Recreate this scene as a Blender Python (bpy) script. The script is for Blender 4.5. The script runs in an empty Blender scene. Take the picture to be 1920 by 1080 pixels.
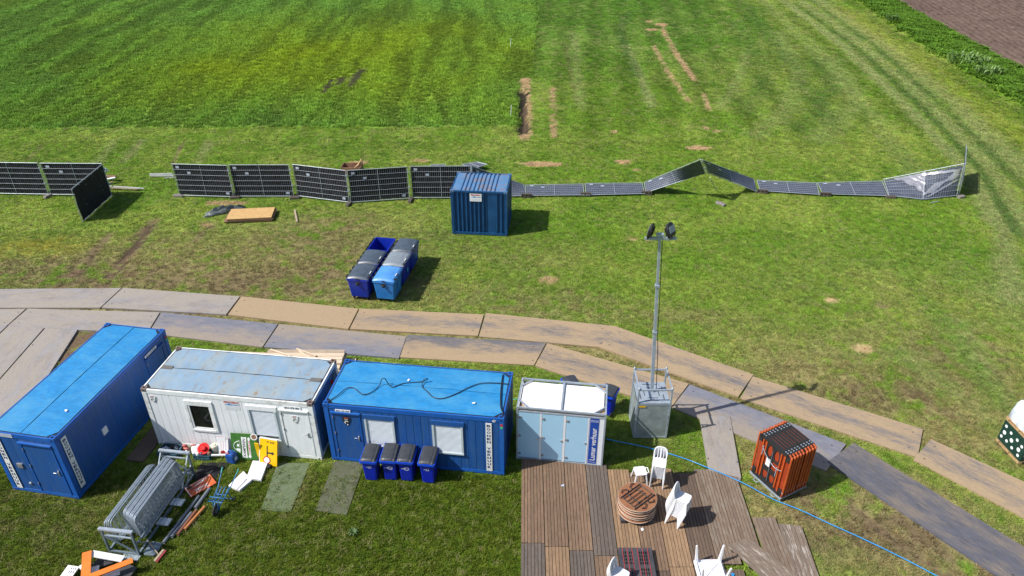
import bpy, math, random
import numpy as np
from mathutils import Vector, Matrix

random.seed(7)
S = bpy.context.scene
COL = S.collection
R = math.radians

# ------------------------------------------------------------------ camera
CAM_H, PITCH, FPX = 18.584, R(31.728), 1376.535
cd = bpy.data.cameras.new('drone_camera')
cam = bpy.data.objects.new('drone_camera', cd)
COL.objects.link(cam)
cam.location = (0, 0, CAM_H)
cam.rotation_euler = (math.pi / 2 - PITCH, 0, 0)
cd.sensor_width = 36
cd.lens = 36 * FPX / 1920
cd.clip_end = 4000
S.camera = cam

# ------------------------------------------------------------------ sky + sun
SUN_TRAVEL = Vector((2.23, 0.70, -2.58)).normalized()
elev = math.asin(-SUN_TRAVEL.z)
world = bpy.data.worlds.new('World')
S.world = world
world.use_nodes = True
wn = world.node_tree
bg = wn.nodes['Background']
sky = wn.nodes.new('ShaderNodeTexSky')
sky.sky_type = 'NISHITA'
sky.sun_disc = False
sky.sun_elevation = elev
sky.sun_rotation = math.atan2(-SUN_TRAVEL.x, -SUN_TRAVEL.y)
sky.dust_density = 1.5
wn.links.new(sky.outputs[0], bg.inputs[0])
bg.inputs[1].default_value = 0.10
sl = bpy.data.lights.new('sun', 'SUN')
sl.energy = 4.6
sl.angle = R(0.5)
sl.color = (1.0, 0.955, 0.88)
sun = bpy.data.objects.new('sun', sl)
COL.objects.link(sun)
sun.rotation_euler = SUN_TRAVEL.to_track_quat('-Z', 'Y').to_euler()
sun.location = (-30, -10, 40)
S.view_settings.view_transform = 'Standard'
S.view_settings.look = 'None'
S.view_settings.exposure = 0.34
S.view_settings.gamma = 1.0
S.view_settings.use_curve_mapping = False


# ------------------------------------------------------------------ helpers
def G(px, py, z=0.0):
    """ground point (or point at height z) seen at pixel of the 1920x1080 photograph"""
    X = (px - 960) / FPX
    Y = (540 - py) / FPX
    c, s = math.cos(PITCH), math.sin(PITCH)
    t = (CAM_H - z) / (s - c * Y)
    return Vector((t * X, t * (c + s * Y), z))


def tag(o, label=None, cat=None, group=None, kind=None):
    if label: o['label'] = label
    if cat: o['category'] = cat
    if group: o['group'] = group
    if kind: o['kind'] = kind
    return o


def thing(name, label, cat, loc=(0, 0, 0), rz=0.0, group=None):
    o = bpy.data.objects.new(name, None)
    o.empty_display_size = 0.3
    COL.objects.link(o)
    o.location = loc
    o.rotation_euler = (0, 0, rz)
    return tag(o, label, cat, group)


def copy_tree(o, parent=None):
    c = o.copy()
    COL.objects.link(c)
    c.parent = parent
    for ch in KIDS.get(o.name, []):
        copy_tree(ch, c)
    return c


KIDS = {}


def link(name, me, mat, parent=None):
    ob = bpy.data.objects.new(name, me)
    COL.objects.link(ob)
    if mat is not None and len(me.materials) == 0:
        me.materials.append(mat)
    if parent is not None:
        ob.parent = parent
        KIDS.setdefault(parent.name, []).append(ob)
    return ob


class MB:
    """collects shapes and links them as one mesh object"""

    def __init__(s):
        s.v, s.f, s.sm, s.marks = [], [], [], []

    def add(s, vs, fs, smooth=False):
        n = len(s.v)
        s.v.extend([tuple(p) for p in vs])
        s.f.extend([tuple(i + n for i in q) for q in fs])
        s.sm.extend([smooth] * len(fs))
        return s

    def mark(s):
        s.marks.append((len(s.v), len(s.f)))

    def obox(s, o, u, v, w):
        s.mark()
        o, u, v, w = Vector(o), Vector(u), Vector(v), Vector(w)
        if u.cross(v).dot(w) < 0: u, v = v, u
        P = [o, o + u, o + u + v, o + v, o + w, o + u + w, o + u + v + w, o + v + w]
        return s.add(P, [(3, 2, 1, 0), (4, 5, 6, 7), (0, 1, 5, 4), (1, 2, 6, 5), (2, 3, 7, 6), (3, 0, 4, 7)])

    def box(s, x0, x1, y0, y1, z0, z1):
        return s.obox((x0, y0, z0), (x1 - x0, 0, 0), (0, y1 - y0, 0), (0, 0, z1 - z0))

    def bar(s, p0, p1, w, h, up=(0, 0, 1)):
        p0, p1 = Vector(p0), Vector(p1)
        d = (p1 - p0)
        x = d.cross(Vector(up))
        if x.length < 1e-6: x = d.cross(Vector((1, 0, 0)))
        x.normalize()
        y = x.cross(d).normalized()
        return s.obox(p0 - x * w / 2 - y * h / 2, x * w, y * h, d)

    def path(s, pts, r, n=6, closed=False, caps=True):
        s.mark()
        pts = [Vector(p) for p in pts]
        m = len(pts)
        base = len(s.v)
        ref = None
        vs, fs = [], []
        for i, p in enumerate(pts):
            a = pts[(i - 1) % m] if (closed or i > 0) else p
            b = pts[(i + 1) % m] if (closed or i < m - 1) else p
            t = (b - a).normalized()
            if ref is None:
                ref = t.cross(Vector((0, 0, 1)))
                if ref.length < 1e-3: ref = Vector((1, 0, 0))
            ref = (ref - t * ref.dot(t))
            if ref.length < 1e-5: ref = t.orthogonal()
            ref.normalize()
            q = t.cross(ref)
            rr = r[i] if isinstance(r, (list, tuple)) else r
            for k in range(n):
                an = 2 * math.pi * k / n
                vs.append(p + ref * math.cos(an) * rr + q * math.sin(an) * rr)
        for i in range(m if closed else m - 1):
            j = (i + 1) % m
            for k in range(n):
                l = (k + 1) % n
                fs.append((i * n + k, i * n + l, j * n + l, j * n + k))
        s.add(vs, fs, True)
        if caps and not closed:
            s.add(vs[:n], [tuple(range(n - 1, -1, -1))])
            s.add(vs[-n:], [tuple(range(n))])
        return s

    def tube(s, p0, p1, r, n=8):
        return s.path([p0, p1], r, n)

    def prism(s, poly, z0, z1):
        s.mark()
        n = len(poly)
        a = sum(poly[i][0] * poly[(i + 1) % n][1] - poly[(i + 1) % n][0] * poly[i][1] for i in range(n))
        if a < 0: poly = list(poly)[::-1]
        vs = [(p[0], p[1], z0) for p in poly] + [(p[0], p[1], z1) for p in poly]
        fs = [tuple(range(n - 1, -1, -1)), tuple(range(n, 2 * n))]
        fs += [(i, (i + 1) % n, n + (i + 1) % n, n + i) for i in range(n)]
        return s.add(vs, fs)

    def loft(s, rings, cap0=True, cap1=True, smooth=False):
        s.mark()
        n = len(rings[0])
        vs = [p for r in rings for p in r]
        fs = []
        for i in range(len(rings) - 1):
            for k in range(n):
                l = (k + 1) % n
                fs.append((i * n + k, i * n + l, (i + 1) * n + l, (i + 1) * n + k))
        s.add(vs, fs, smooth)
        if cap0: s.add(rings[0], [tuple(range(n - 1, -1, -1))])
        if cap1: s.add(rings[-1], [tuple(range(n))])
        return s

    def lathe(s, prof, n=24, c=(0, 0, 0), smooth=True):
        rings = [[(c[0] + r * math.cos(2 * math.pi * k / n), c[1] + r * math.sin(2 * math.pi * k / n), c[2] + z)
                  for k in range(n)] for r, z in prof]
        return s.loft(rings, smooth=smooth)

    def grid(s, fn, nu, nv, smooth=True, thick=0):
        vs = [fn(i / nu, j / nv) for j in range(nv + 1) for i in range(nu + 1)]
        fs = [(j * (nu + 1) + i, j * (nu + 1) + i + 1, (j + 1) * (nu + 1) + i + 1, (j + 1) * (nu + 1) + i)
              for j in range(nv) for i in range(nu)]
        return s.add(vs, fs, smooth)

    def xf(s, M):
        s.v = [tuple(M @ Vector(p)) for p in s.v]
        return s

    def mesh(s, name):
        me = bpy.data.meshes.new(name)
        me.from_pydata(s.v, [], s.f)
        me.polygons.foreach_set('use_smooth', s.sm)
        me.update()
        return me

    def each(s, name, mat, parent):
        """every shape added so far becomes an object of its own"""
        mk = s.marks + [(len(s.v), len(s.f))]
        out = []
        for (v0, f0), (v1, f1) in zip(mk[:-1], mk[1:]):
            if v1 == v0: continue
            p = MB()
            p.v, p.sm = s.v[v0:v1], s.sm[f0:f1]
            p.f = [tuple(i - v0 for i in q) for q in s.f[f0:f1]]
            out.append(p.build(name, mat, parent))
        return out

    def build(s, name, mat, parent=None, kind=None, label=None):
        ob = link(name, s.mesh(name), mat, parent)
        if kind: ob['kind'] = kind
        if label: ob['label'] = label
        return ob


def rrect(hx, hy, r, z, cx=0, cy=0, seg=3):
    """rounded rectangle ring"""
    out = []
    for sx, sy, a0 in ((1, 1, 0), (-1, 1, 90), (-1, -1, 180), (1, -1, 270)):
        for k in range(seg + 1):
            a = R(a0 + 90 * k / seg)
            out.append((cx + sx * (hx - r) + r * math.cos(a), cy + sy * (hy - r) + r * math.sin(a), z))
    return out


def frame_matrix(o, u, v):
    """matrix with local x along u, local y along v, z = u x v"""
    u = Vector(u).normalized()
    w = u.cross(Vector(v)).normalized()
    v = w.cross(u)
    M = Matrix.Identity(4)
    for i in range(3):
        M[i][0], M[i][1], M[i][2], M[i][3] = u[i], v[i], w[i], Vector(o)[i]
    return M


def text(s, w, h, M, mat, parent, name='lettering', bold=0.0, keep=False):
    """flat lettering that fills a w x h box centred on M's origin, in M's xy plane"""
    cu = bpy.data.curves.new('text', 'FONT')
    cu.body = s
    cu.offset = bold
    cu.resolution_u = 2
    ob = bpy.data.objects.new('text', cu)
    COL.objects.link(ob)
    dg = bpy.context.evaluated_depsgraph_get()
    me = bpy.data.meshes.new_from_object(ob.evaluated_get(dg))
    bpy.data.objects.remove(ob)
    bpy.data.curves.remove(cu)
    me.name = name
    n = len(me.vertices)
    co = np.empty(n * 3, np.float32)
    me.vertices.foreach_get('co', co)
    co = co.reshape(-1, 3)
    lo, hi = co.min(0), co.max(0)
    c = (lo + hi) / 2
    sx, sy = w / max(hi[0] - lo[0], 1e-6), h / max(hi[1] - lo[1], 1e-6)
    if keep: sx = sy = min(sx, sy)
    for v in me.vertices:
        v.co = M @ Vector(((v.co.x - c[0]) * sx, (v.co.y - c[1]) * sy, 0.0015))
    me.materials.clear()
    return link(name, me, mat, parent)


# ------------------------------------------------------------------ materials
def mat(name, col, rough=0.6, metal=0.0, var=0.12, scale=2.5, dirt=None, dirt_amt=0.3, dirt_scale=1.5,
        bump=0.0, bscale=30, rnd=0.0, stretch=(1, 1, 1), spec=0.5, sharp=0.12, coat=0.0, trans=0.0, tone=None):
    m = bpy.data.materials.new(name)
    m.use_nodes = True
    nt = m.node_tree
    L = nt.links.new
    b = nt.nodes['Principled BSDF']
    b.inputs['Roughness'].default_value = rough
    b.inputs['Metallic'].default_value = metal
    b.inputs['Specular IOR Level'].default_value = spec
    if coat: b.inputs['Coat Weight'].default_value = coat
    if trans: b.inputs['Transmission Weight'].default_value = trans
    tc = nt.nodes.new('ShaderNodeTexCoord')
    oi = nt.nodes.new('ShaderNodeObjectInfo')
    mp = nt.nodes.new('ShaderNodeMapping')
    mp.inputs['Scale'].default_value = stretch
    off = nt.nodes.new('ShaderNodeVectorMath'); off.operation = 'MULTIPLY'
    comb = nt.nodes.new('ShaderNodeCombineXYZ')
    L(oi.outputs['Random'], comb.inputs[0]); L(oi.outputs['Random'], comb.inputs[1])
    off.inputs[1].default_value = (57, 31, 0)
    L(comb.outputs[0], off.inputs[0])
    L(off.outputs[0], mp.inputs['Location'])
    L(tc.outputs['Object'], mp.inputs['Vector'])

    def noise(sc, det=5, ro=0.6):
        n = nt.nodes.new('ShaderNodeTexNoise')
        n.inputs['Scale'].default_value = sc
        n.inputs['Detail'].default_value = det
        n.inputs['Roughness'].default_value = ro
        L(mp.outputs[0], n.inputs['Vector'])
        return n.outputs['Fac']

    def mr(v, a, bb, c, d):
        n = nt.nodes.new('ShaderNodeMapRange')
        for i, x in enumerate((a, bb, c, d)): n.inputs[i + 1].default_value = x
        L(v, n.inputs[0])
        return n.outputs[0]

    def mix(f, a, bcol, mode='MIX'):
        n = nt.nodes.new('ShaderNodeMix')
        n.data_type = 'RGBA'
        n.blend_type = mode
        L(f, n.inputs[0])
        for k, x in ((6, a), (7, bcol)):
            if hasattr(x, 'node'): L(x, n.inputs[k])
            else: n.inputs[k].default_value = (*x, 1)
        return n.outputs[2]

    def mul(c, f):
        n = nt.nodes.new('ShaderNodeVectorMath'); n.operation = 'SCALE'
        if hasattr(c, 'node'): L(c, n.inputs[0])
        else: n.inputs[0].default_value = c
        L(f, n.inputs['Scale'])
        return n.outputs[0]

    c = mul(col, mr(noise(scale), 0.3, 0.7, 1 - var, 1 + var))
    if tone is not None:          # second paint tone in large weathered patches
        c = mix(mr(noise(scale * 0.6, 6, 0.65), 0.38, 0.66, 0, 1), c, tone)
    if rnd:
        c = mul(c, mr(oi.outputs['Random'], 0, 1, 1 - rnd, 1 + rnd))
    if dirt is not None:
        nn = noise(dirt_scale, 8, 0.7)
        t = 0.72 - 0.4 * dirt_amt
        c = mix(mr(nn, t - sharp, t + sharp, 0, 1), c, dirt)
    L(c, b.inputs['Base Color'])
    if bump:
        bn = nt.nodes.new('ShaderNodeBump')
        bn.inputs['Strength'].default_value = bump
        bn.inputs['Distance'].default_value = 0.02
        L(noise(bscale, 4), bn.inputs['Height'])
        L(bn.outputs[0], b.inputs['Normal'])
    if rough > 0.15:
        L(mr(noise(scale * 3), 0.3, 0.7, max(0.05, rough - 0.12), min(1, rough + 0.12)), b.inputs['Roughness'])
    return m


def attr_mat(name, attr, kind, rough=0.8, bump=0.0, trans=0.0):
    """colour from a colour attribute of the mesh (GEOMETRY) or of the instance (INSTANCER)"""
    m = bpy.data.materials.new(name)
    m.use_nodes = True
    nt = m.node_tree
    L = nt.links.new
    b = nt.nodes['Principled BSDF']
    b.inputs['Roughness'].default_value = rough
    b.inputs['Specular IOR Level'].default_value = 0.10
    a = nt.nodes.new('ShaderNodeAttribute')
    a.attribute_type = kind
    a.attribute_name = attr
    tc = nt.nodes.new('ShaderNodeTexCoord')
    n = nt.nodes.new('ShaderNodeTexNoise')
    n.inputs['Scale'].default_value = 9 if kind == 'GEOMETRY' else 12
    n.inputs['Detail'].default_value = 6
    n.inputs['Roughness'].default_value = 0.7
    L(tc.outputs['Object'], n.inputs['Vector'])
    r = nt.nodes.new('ShaderNodeMapRange')
    for i, x in enumerate((0.3, 0.7, 0.62, 1.38)): r.inputs[i + 1].default_value = x
    L(n.outputs['Fac'], r.inputs[0])
    s = nt.nodes.new('ShaderNodeVectorMath'); s.operation = 'SCALE'
    L(a.outputs['Color'], s.inputs[0]); L(r.outputs[0], s.inputs['Scale'])
    L(s.outputs[0], b.inputs['Base Color'])
    if bump:
        bn = nt.nodes.new('ShaderNodeBump')
        bn.inputs['Strength'].default_value = bump
        bn.inputs['Distance'].default_value = 0.06
        L(n.outputs['Fac'], bn.inputs['Height']); L(bn.outputs[0], b.inputs['Normal'])
    if trans:
        t = nt.nodes.new('ShaderNodeBsdfTranslucent')
        L(s.outputs[0], t.inputs[0])
        ms = nt.nodes.new('ShaderNodeMixShader')
        ms.inputs[0].default_value = trans
        L(b.outputs[0], ms.inputs[1]); L(t.outputs[0], ms.inputs[2])
        L(ms.outputs[0], nt.nodes['Material Output'].inputs[0])
    return m


RUST = (0.16, 0.07, 0.03)
M = {}
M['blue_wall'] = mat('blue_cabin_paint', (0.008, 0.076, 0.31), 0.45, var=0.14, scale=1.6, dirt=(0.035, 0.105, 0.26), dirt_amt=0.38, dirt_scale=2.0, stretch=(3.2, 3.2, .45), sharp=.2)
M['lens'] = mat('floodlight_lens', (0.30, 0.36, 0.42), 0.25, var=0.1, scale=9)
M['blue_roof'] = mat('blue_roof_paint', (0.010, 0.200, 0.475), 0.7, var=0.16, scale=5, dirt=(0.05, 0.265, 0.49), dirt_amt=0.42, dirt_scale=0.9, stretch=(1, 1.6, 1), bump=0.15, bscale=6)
M['blue_frame'] = mat('blue_frame_paint', (0.010, 0.10, 0.42), 0.42, var=0.1, dirt=(0.03, 0.13, 0.4), dirt_amt=0.3)
M['white_wall'] = mat('white_cabin_paint', (0.83, 0.86, 0.90), 0.45, var=0.03, dirt=(0.72, 0.74, 0.75), dirt_amt=0.22, dirt_scale=2.0, stretch=(3, 3, .5), sharp=.2)
M['white_frame'] = mat('white_frame_paint', (0.80, 0.83, 0.84), 0.5, var=0.05, dirt=(0.36, 0.33, 0.28), dirt_amt=0.24, dirt_scale=2.2)
M['pale_roof'] = mat('weathered_pale_blue_roof', (0.205, 0.315, 0.435), 0.6, var=0.12, scale=1.6, dirt=(0.26, 0.18, 0.10), dirt_amt=0.22, dirt_scale=3.4, stretch=(1.7, 0.8, 1), bump=0.15, bscale=5, sharp=0.08, tone=(0.285, 0.335, 0.355))
M['mid_blue'] = mat('faded_blue_end_wall', (0.05, 0.16, 0.36), 0.5, var=0.12, dirt=(0.10, 0.24, 0.42), dirt_amt=0.35)
M['seal'] = mat('black_seal', (0.012, 0.012, 0.014), 0.7)
M['grey_patch'] = mat('grey_bitumen_patch', (0.13, 0.125, 0.115), 0.8, bump=0.3)
M['rusty'] = mat('rusty_casting', (0.20, 0.19, 0.20), 0.7, dirt=RUST, dirt_amt=0.55, dirt_scale=9)
M['dark'] = mat('dark_recess', (0.01, 0.011, 0.013), 0.8)
M['glass'] = mat('window_glass', (0.012, 0.014, 0.012), 0.06, var=0.3, scale=4, spec=0.8)
M['shutter'] = mat('grey_white_shutter', (0.55, 0.60, 0.66), 0.5, var=0.05, dirt=(0.42, 0.46, 0.5), dirt_amt=0.25)
M['shutter_frame'] = mat('light_grey_shutter_frame', (0.50, 0.56, 0.60), 0.5, var=0.05)
M['white'] = mat('white_print', (0.78, 0.79, 0.80), 0.5, var=0.04)
M['white_plate'] = mat('white_plastic_board', (0.78, 0.78, 0.80), 0.5, var=0.06, dirt=(0.6, 0.59, 0.57), dirt_amt=0.25)
M['black'] = mat('black_print', (0.012, 0.014, 0.025), 0.6)
M['navy_print'] = mat('navy_print', (0.012, 0.03, 0.12), 0.6)
M['red_print'] = mat('red_print', (0.45, 0.03, 0.04), 0.6)
M['orange_print'] = mat('orange_print', (0.65, 0.10, 0.03), 0.6)
M['cyan_print'] = mat('cyan_print', (0.03, 0.26, 0.58), 0.6)
M['pink_print'] = mat('pink_print', (0.65, 0.25, 0.3), 0.6)
M['grey_print'] = mat('grey_print', (0.42, 0.47, 0.58), 0.6)
M['green_print'] = mat('green_print', (0.05, 0.42, 0.25), 0.6)
M['steel'] = mat('bright_steel', (0.55, 0.57, 0.60), 0.35, 0.7, var=0.1)
M['galv'] = mat('galvanised_steel', (0.36, 0.42, 0.49), 0.5, 0.35, var=0.15, scale=6)
M['galv_dull'] = mat('dull_galvanised_sheet', (0.25, 0.29, 0.29), 0.55, 0.15, var=0.25, scale=2.5, dirt=(0.34, 0.42, 0.46), dirt_amt=0.3, dirt_scale=2.6)
M['galv_dark'] = mat('dark_galvanised_rack', (0.17, 0.22, 0.26), 0.5, 0.35, var=0.2, scale=5)
M['galv_fence'] = mat('galvanised_fence_tube', (0.42, 0.47, 0.52), 0.45, 0.4, var=0.15, scale=4)
M['wire'] = mat('fence_wire', (0.36, 0.40, 0.46), 0.5, 0.3, var=0.1)
M['cloth'] = mat('black_privacy_mesh', (0.012, 0.012, 0.016), 0.75, var=0.35, scale=3, spec=0.3, bump=0.3, bscale=4)
M['cloth_flat'] = mat('sunlit_black_privacy_mesh', (0.062, 0.074, 0.108), 0.6, var=0.25, scale=2, spec=0.5, bump=0.3, bscale=4)  # same black cloth, lightened: glancing sun put into the colour
M['silver_tarp'] = mat('silver_plastic_sheet', (0.52, 0.51, 0.54), 0.22, 0.65, var=0.15)
M['pale_blue_door'] = mat('pale_blue_toilet_door', (0.36, 0.60, 0.80), 0.4, var=0.03)
M['toilet_white'] = mat('toilet_white_panel', (0.74, 0.77, 0.82), 0.4, var=0.03)
M['roof_white'] = mat('white_fibreglass_roof', (0.86, 0.86, 0.86), 0.5, var=0.02)
M['toilet_blue'] = mat('royal_blue_banner', (0.008, 0.06, 0.36), 0.5, var=0.04)
M['ply'] = mat('birch_ply', (0.42, 0.29, 0.19), 0.7)
M['lock'] = mat('grey_hinge', (0.28, 0.28, 0.29), 0.5, 0.3)
M['bin_blue'] = mat('bin_blue_plastic', (0.004, 0.018, 0.40), 0.38, var=0.08, dirt=(0.01, 0.03, 0.3), dirt_amt=0.2)
M['bin_rim'] = mat('bin_rim_blue', (0.006, 0.06, 0.55), 0.38, var=0.06)
M['bin_blue2'] = mat('bin_royal_blue_plastic', (0.004, 0.022, 0.33), 0.4, var=0.1, dirt=(0.02, 0.05, 0.3), dirt_amt=0.2)
M['bin_light'] = mat('bin_faded_light_blue', (0.012, 0.15, 0.50), 0.45, var=0.12, tone=(0.03, 0.22, 0.55))
M['bin_light_lid'] = mat('bin_faded_light_blue_lid', (0.055, 0.23, 0.60), 0.42, var=0.2, tone=(0.10, 0.30, 0.65))
M['lid_dark'] = mat('dark_grey_lid', (0.045, 0.050, 0.06), 0.42, var=0.2, scale=6)
M['lid_slate'] = mat('slate_grey_lid', (0.065, 0.085, 0.115), 0.36, var=0.2, scale=4)
M['lid_pale'] = mat('pale_grey_lid', (0.20, 0.235, 0.27), 0.4, var=0.15, scale=4)
M['rubber'] = mat('black_rubber', (0.014, 0.014, 0.015), 0.75)
M['chair'] = mat('white_garden_plastic', (0.72, 0.73, 0.77), 0.35, var=0.03)
M['black_plastic'] = mat('black_recycled_plastic', (0.045, 0.047, 0.055), 0.55, var=0.2, scale=5, dirt=(0.075, 0.073, 0.075), dirt_amt=0.4)
M['red_stripe'] = mat('faded_red_stripe', (0.33, 0.04, 0.05), 0.6)
M['tabletop'] = mat('brown_hardboard_tabletop', (0.27, 0.12, 0.058), 0.5, var=0.14, scale=3, dirt=(0.26, 0.06, 0.04), dirt_amt=0.16, dirt_scale=4, rnd=0.08)
M['table_edge'] = mat('pale_table_edge', (0.55, 0.46, 0.38), 0.5)
M['black_metal'] = mat('black_powder_coat', (0.015, 0.015, 0.017), 0.4, var=0.2)
M['stage_orange'] = mat('orange_powder_coat', (0.43, 0.078, 0.014), 0.45, var=0.15, scale=6, dirt=(0.30, 0.05, 0.015), dirt_amt=0.35, dirt_scale=4)
M['stage_sheet'] = mat('shaded_orange_sheet', (0.27, 0.036, 0.010), 0.5, var=0.2, scale=4)  # shadow on the sheets between the ribs put into the colour
M['sign_yellow'] = mat('yellow_road_sign', (0.78, 0.47, 0.0), 0.4, var=0.04)
M['sign_green'] = mat('green_sign_print', (0.045, 0.155, 0.025), 0.5, var=0.25, scale=9)
M['sign_orange'] = mat('orange_sign_print', (0.60, 0.13, 0.035), 0.5, var=0.1, tone=(0.42, 0.07, 0.035))
M['can_blue'] = mat('jerrycan_blue', (0.012, 0.075, 0.32), 0.4, var=0.08)
M['bright_red'] = mat('bright_red_felt', (0.72, 0.012, 0.012), 0.7, var=0.06)
M['salmon'] = mat('faded_salmon_paint', (0.55, 0.16, 0.14), 0.5, var=0.15, scale=8)
M['cream'] = mat('cream_plastic', (0.70, 0.66, 0.52), 0.5, var=0.08)
M['crate_blue'] = mat('dark_teal_crate', (0.03, 0.09, 0.13), 0.5, var=0.1)
M['cart_blue'] = mat('cart_blue_paint', (0.02, 0.15, 0.36), 0.45, var=0.15)
M['teal'] = mat('teal_grip', (0.03, 0.33, 0.30), 0.5)
M['pipe_grey'] = mat('grey_pvc', (0.165, 0.185, 0.225), 0.45, var=0.1)
M['pipe_brown'] = mat('brown_pvc', (0.24, 0.10, 0.06), 0.5, var=0.15)
M['pipe_orange'] = mat('orange_pvc', (0.50, 0.20, 0.07), 0.45, var=0.08)
M['broom_red'] = mat('red_broom', (0.28, 0.035, 0.035), 0.7, var=0.2)
M['orange_board'] = mat('orange_painted_board', (0.80, 0.20, 0.025), 0.45, var=0.06, dirt=(0.62, 0.16, 0.03), dirt_amt=0.2)
M['wood_pale'] = mat('pale_planed_timber', (0.60, 0.48, 0.36), 0.7, var=0.12, scale=3, stretch=(1, 6, 6), rnd=0.1)
M['wood_grey'] = mat('weathered_timber', (0.34, 0.27, 0.20), 0.8, var=0.2, scale=4, stretch=(1, 6, 6), rnd=0.15)
M['pallet_wood'] = mat('pallet_wood', (0.42, 0.28, 0.14), 0.75, var=0.15, scale=5, rnd=0.1)
M['osb'] = mat('osb_board', (0.55, 0.36, 0.155), 0.7, var=0.28, scale=16, dirt=(0.44, 0.25, 0.09), dirt_amt=0.4, dirt_scale=9)
M['brown_ply'] = mat('brown_shuttering_ply', (0.22, 0.12, 0.075), 0.65, var=0.2, scale=5, dirt=(0.33, 0.2, 0.12), dirt_amt=0.3)
M['tarp'] = mat('grey_green_tarp', (0.13, 0.15, 0.15), 0.35, var=0.35, scale=5)
M['concrete'] = mat('concrete_block', (0.22, 0.20, 0.185), 0.85, var=0.2, scale=8, bump=0.4)
M['foot_rubber'] = mat('recycled_rubber_foot', (0.09, 0.075, 0.065), 0.85, var=0.25, scale=8, bump=0.4)
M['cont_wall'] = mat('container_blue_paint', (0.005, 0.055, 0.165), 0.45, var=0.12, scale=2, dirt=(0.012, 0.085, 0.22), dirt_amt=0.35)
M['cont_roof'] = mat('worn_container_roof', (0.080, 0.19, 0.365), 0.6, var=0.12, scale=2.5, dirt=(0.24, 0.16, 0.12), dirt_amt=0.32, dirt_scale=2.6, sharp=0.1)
M['hose_blue'] = mat('blue_hose', (0.02, 0.26, 0.62), 0.4, var=0.1)
M['cable'] = mat('black_cable', (0.012, 0.012, 0.014), 0.6)
M['crate_green'] = mat('dark_green_box', (0.008, 0.038, 0.030), 0.5, var=0.15)
M['wrap'] = mat('milky_stretch_wrap', (0.70, 0.76, 0.86), 0.22, var=0.14, scale=6, dirt=(0.48, 0.57, 0.78), dirt_amt=0.35, dirt_scale=5, bump=0.4, bscale=8)
M['green_mat'] = mat('green_grass_mat', (0.105, 0.140, 0.070), 0.9, var=0.2, scale=7, bump=0.5, bscale=60, dirt=(0.12, 0.15, 0.10), dirt_amt=0.35, dirt_scale=3)
M['green_mat2'] = mat('muddy_grass_mat', (0.090, 0.105, 0.055), 0.9, var=0.22, scale=7, bump=0.5, bscale=60, dirt=(0.105, 0.10, 0.07), dirt_amt=0.45, dirt_scale=3)
M['brown_mat'] = mat('brown_board_mat', (0.12, 0.085, 0.06), 0.85, var=0.15, scale=4, bump=0.3)
M['aluminium'] = mat('aluminium_profile', (0.62, 0.62, 0.60), 0.4, 0.3, var=0.1)
# ------------------------------------------------------------------ ground cover maps (world space)
def _h(ix, iy, s):
    a = (ix.astype(np.int64) * 374761393 + iy.astype(np.int64) * 668265263 + s * 974634777) & 0xffffffff
    a = ((a ^ (a >> 13)) * 1274126177) & 0xffffffff
    return ((a ^ (a >> 16)) & 0xffff) / 65535.0


def vnoise(x, y, s=0):
    ix, iy = np.floor(x), np.floor(y)
    fx, fy = x - ix, y - iy
    fx = fx * fx * (3 - 2 * fx); fy = fy * fy * (3 - 2 * fy)
    a, b = _h(ix, iy, s), _h(ix + 1, iy, s)
    c, d = _h(ix, iy + 1, s), _h(ix + 1, iy + 1, s)
    return (a + (b - a) * fx) * (1 - fy) + (c + (d - c) * fx) * fy


def fbm(x, y, sc, s=0, o=4):
    t, amp, tot = 0, 1.0, 0
    f = 1.0 / sc
    for k in range(o):
        t = t + amp * vnoise(x * f + 17.3 * k, y * f - 9.1 * k, s + k)
        tot += amp; amp *= 0.55; f *= 2.03
    return t / tot


def sstep(a, b, x):
    t = np.clip((x - a) / (b - a), 0, 1)
    return t * t * (3 - 2 * t)


def gxy(px, py):
    g = G(px, py)
    return (g.x, g.y)


def seg_dist(x, y, pts):
    d = np.full(x.shape, 1e9)
    for (ax, ay), (bx, by) in zip(pts[:-1], pts[1:]):
        vx, vy = bx - ax, by - ay
        t = np.clip(((x - ax) * vx + (y - ay) * vy) / (vx * vx + vy * vy + 1e-9), 0, 1)
        d = np.minimum(d, np.hypot(x - ax - t * vx, y - ay - t * vy))
    return d


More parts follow.
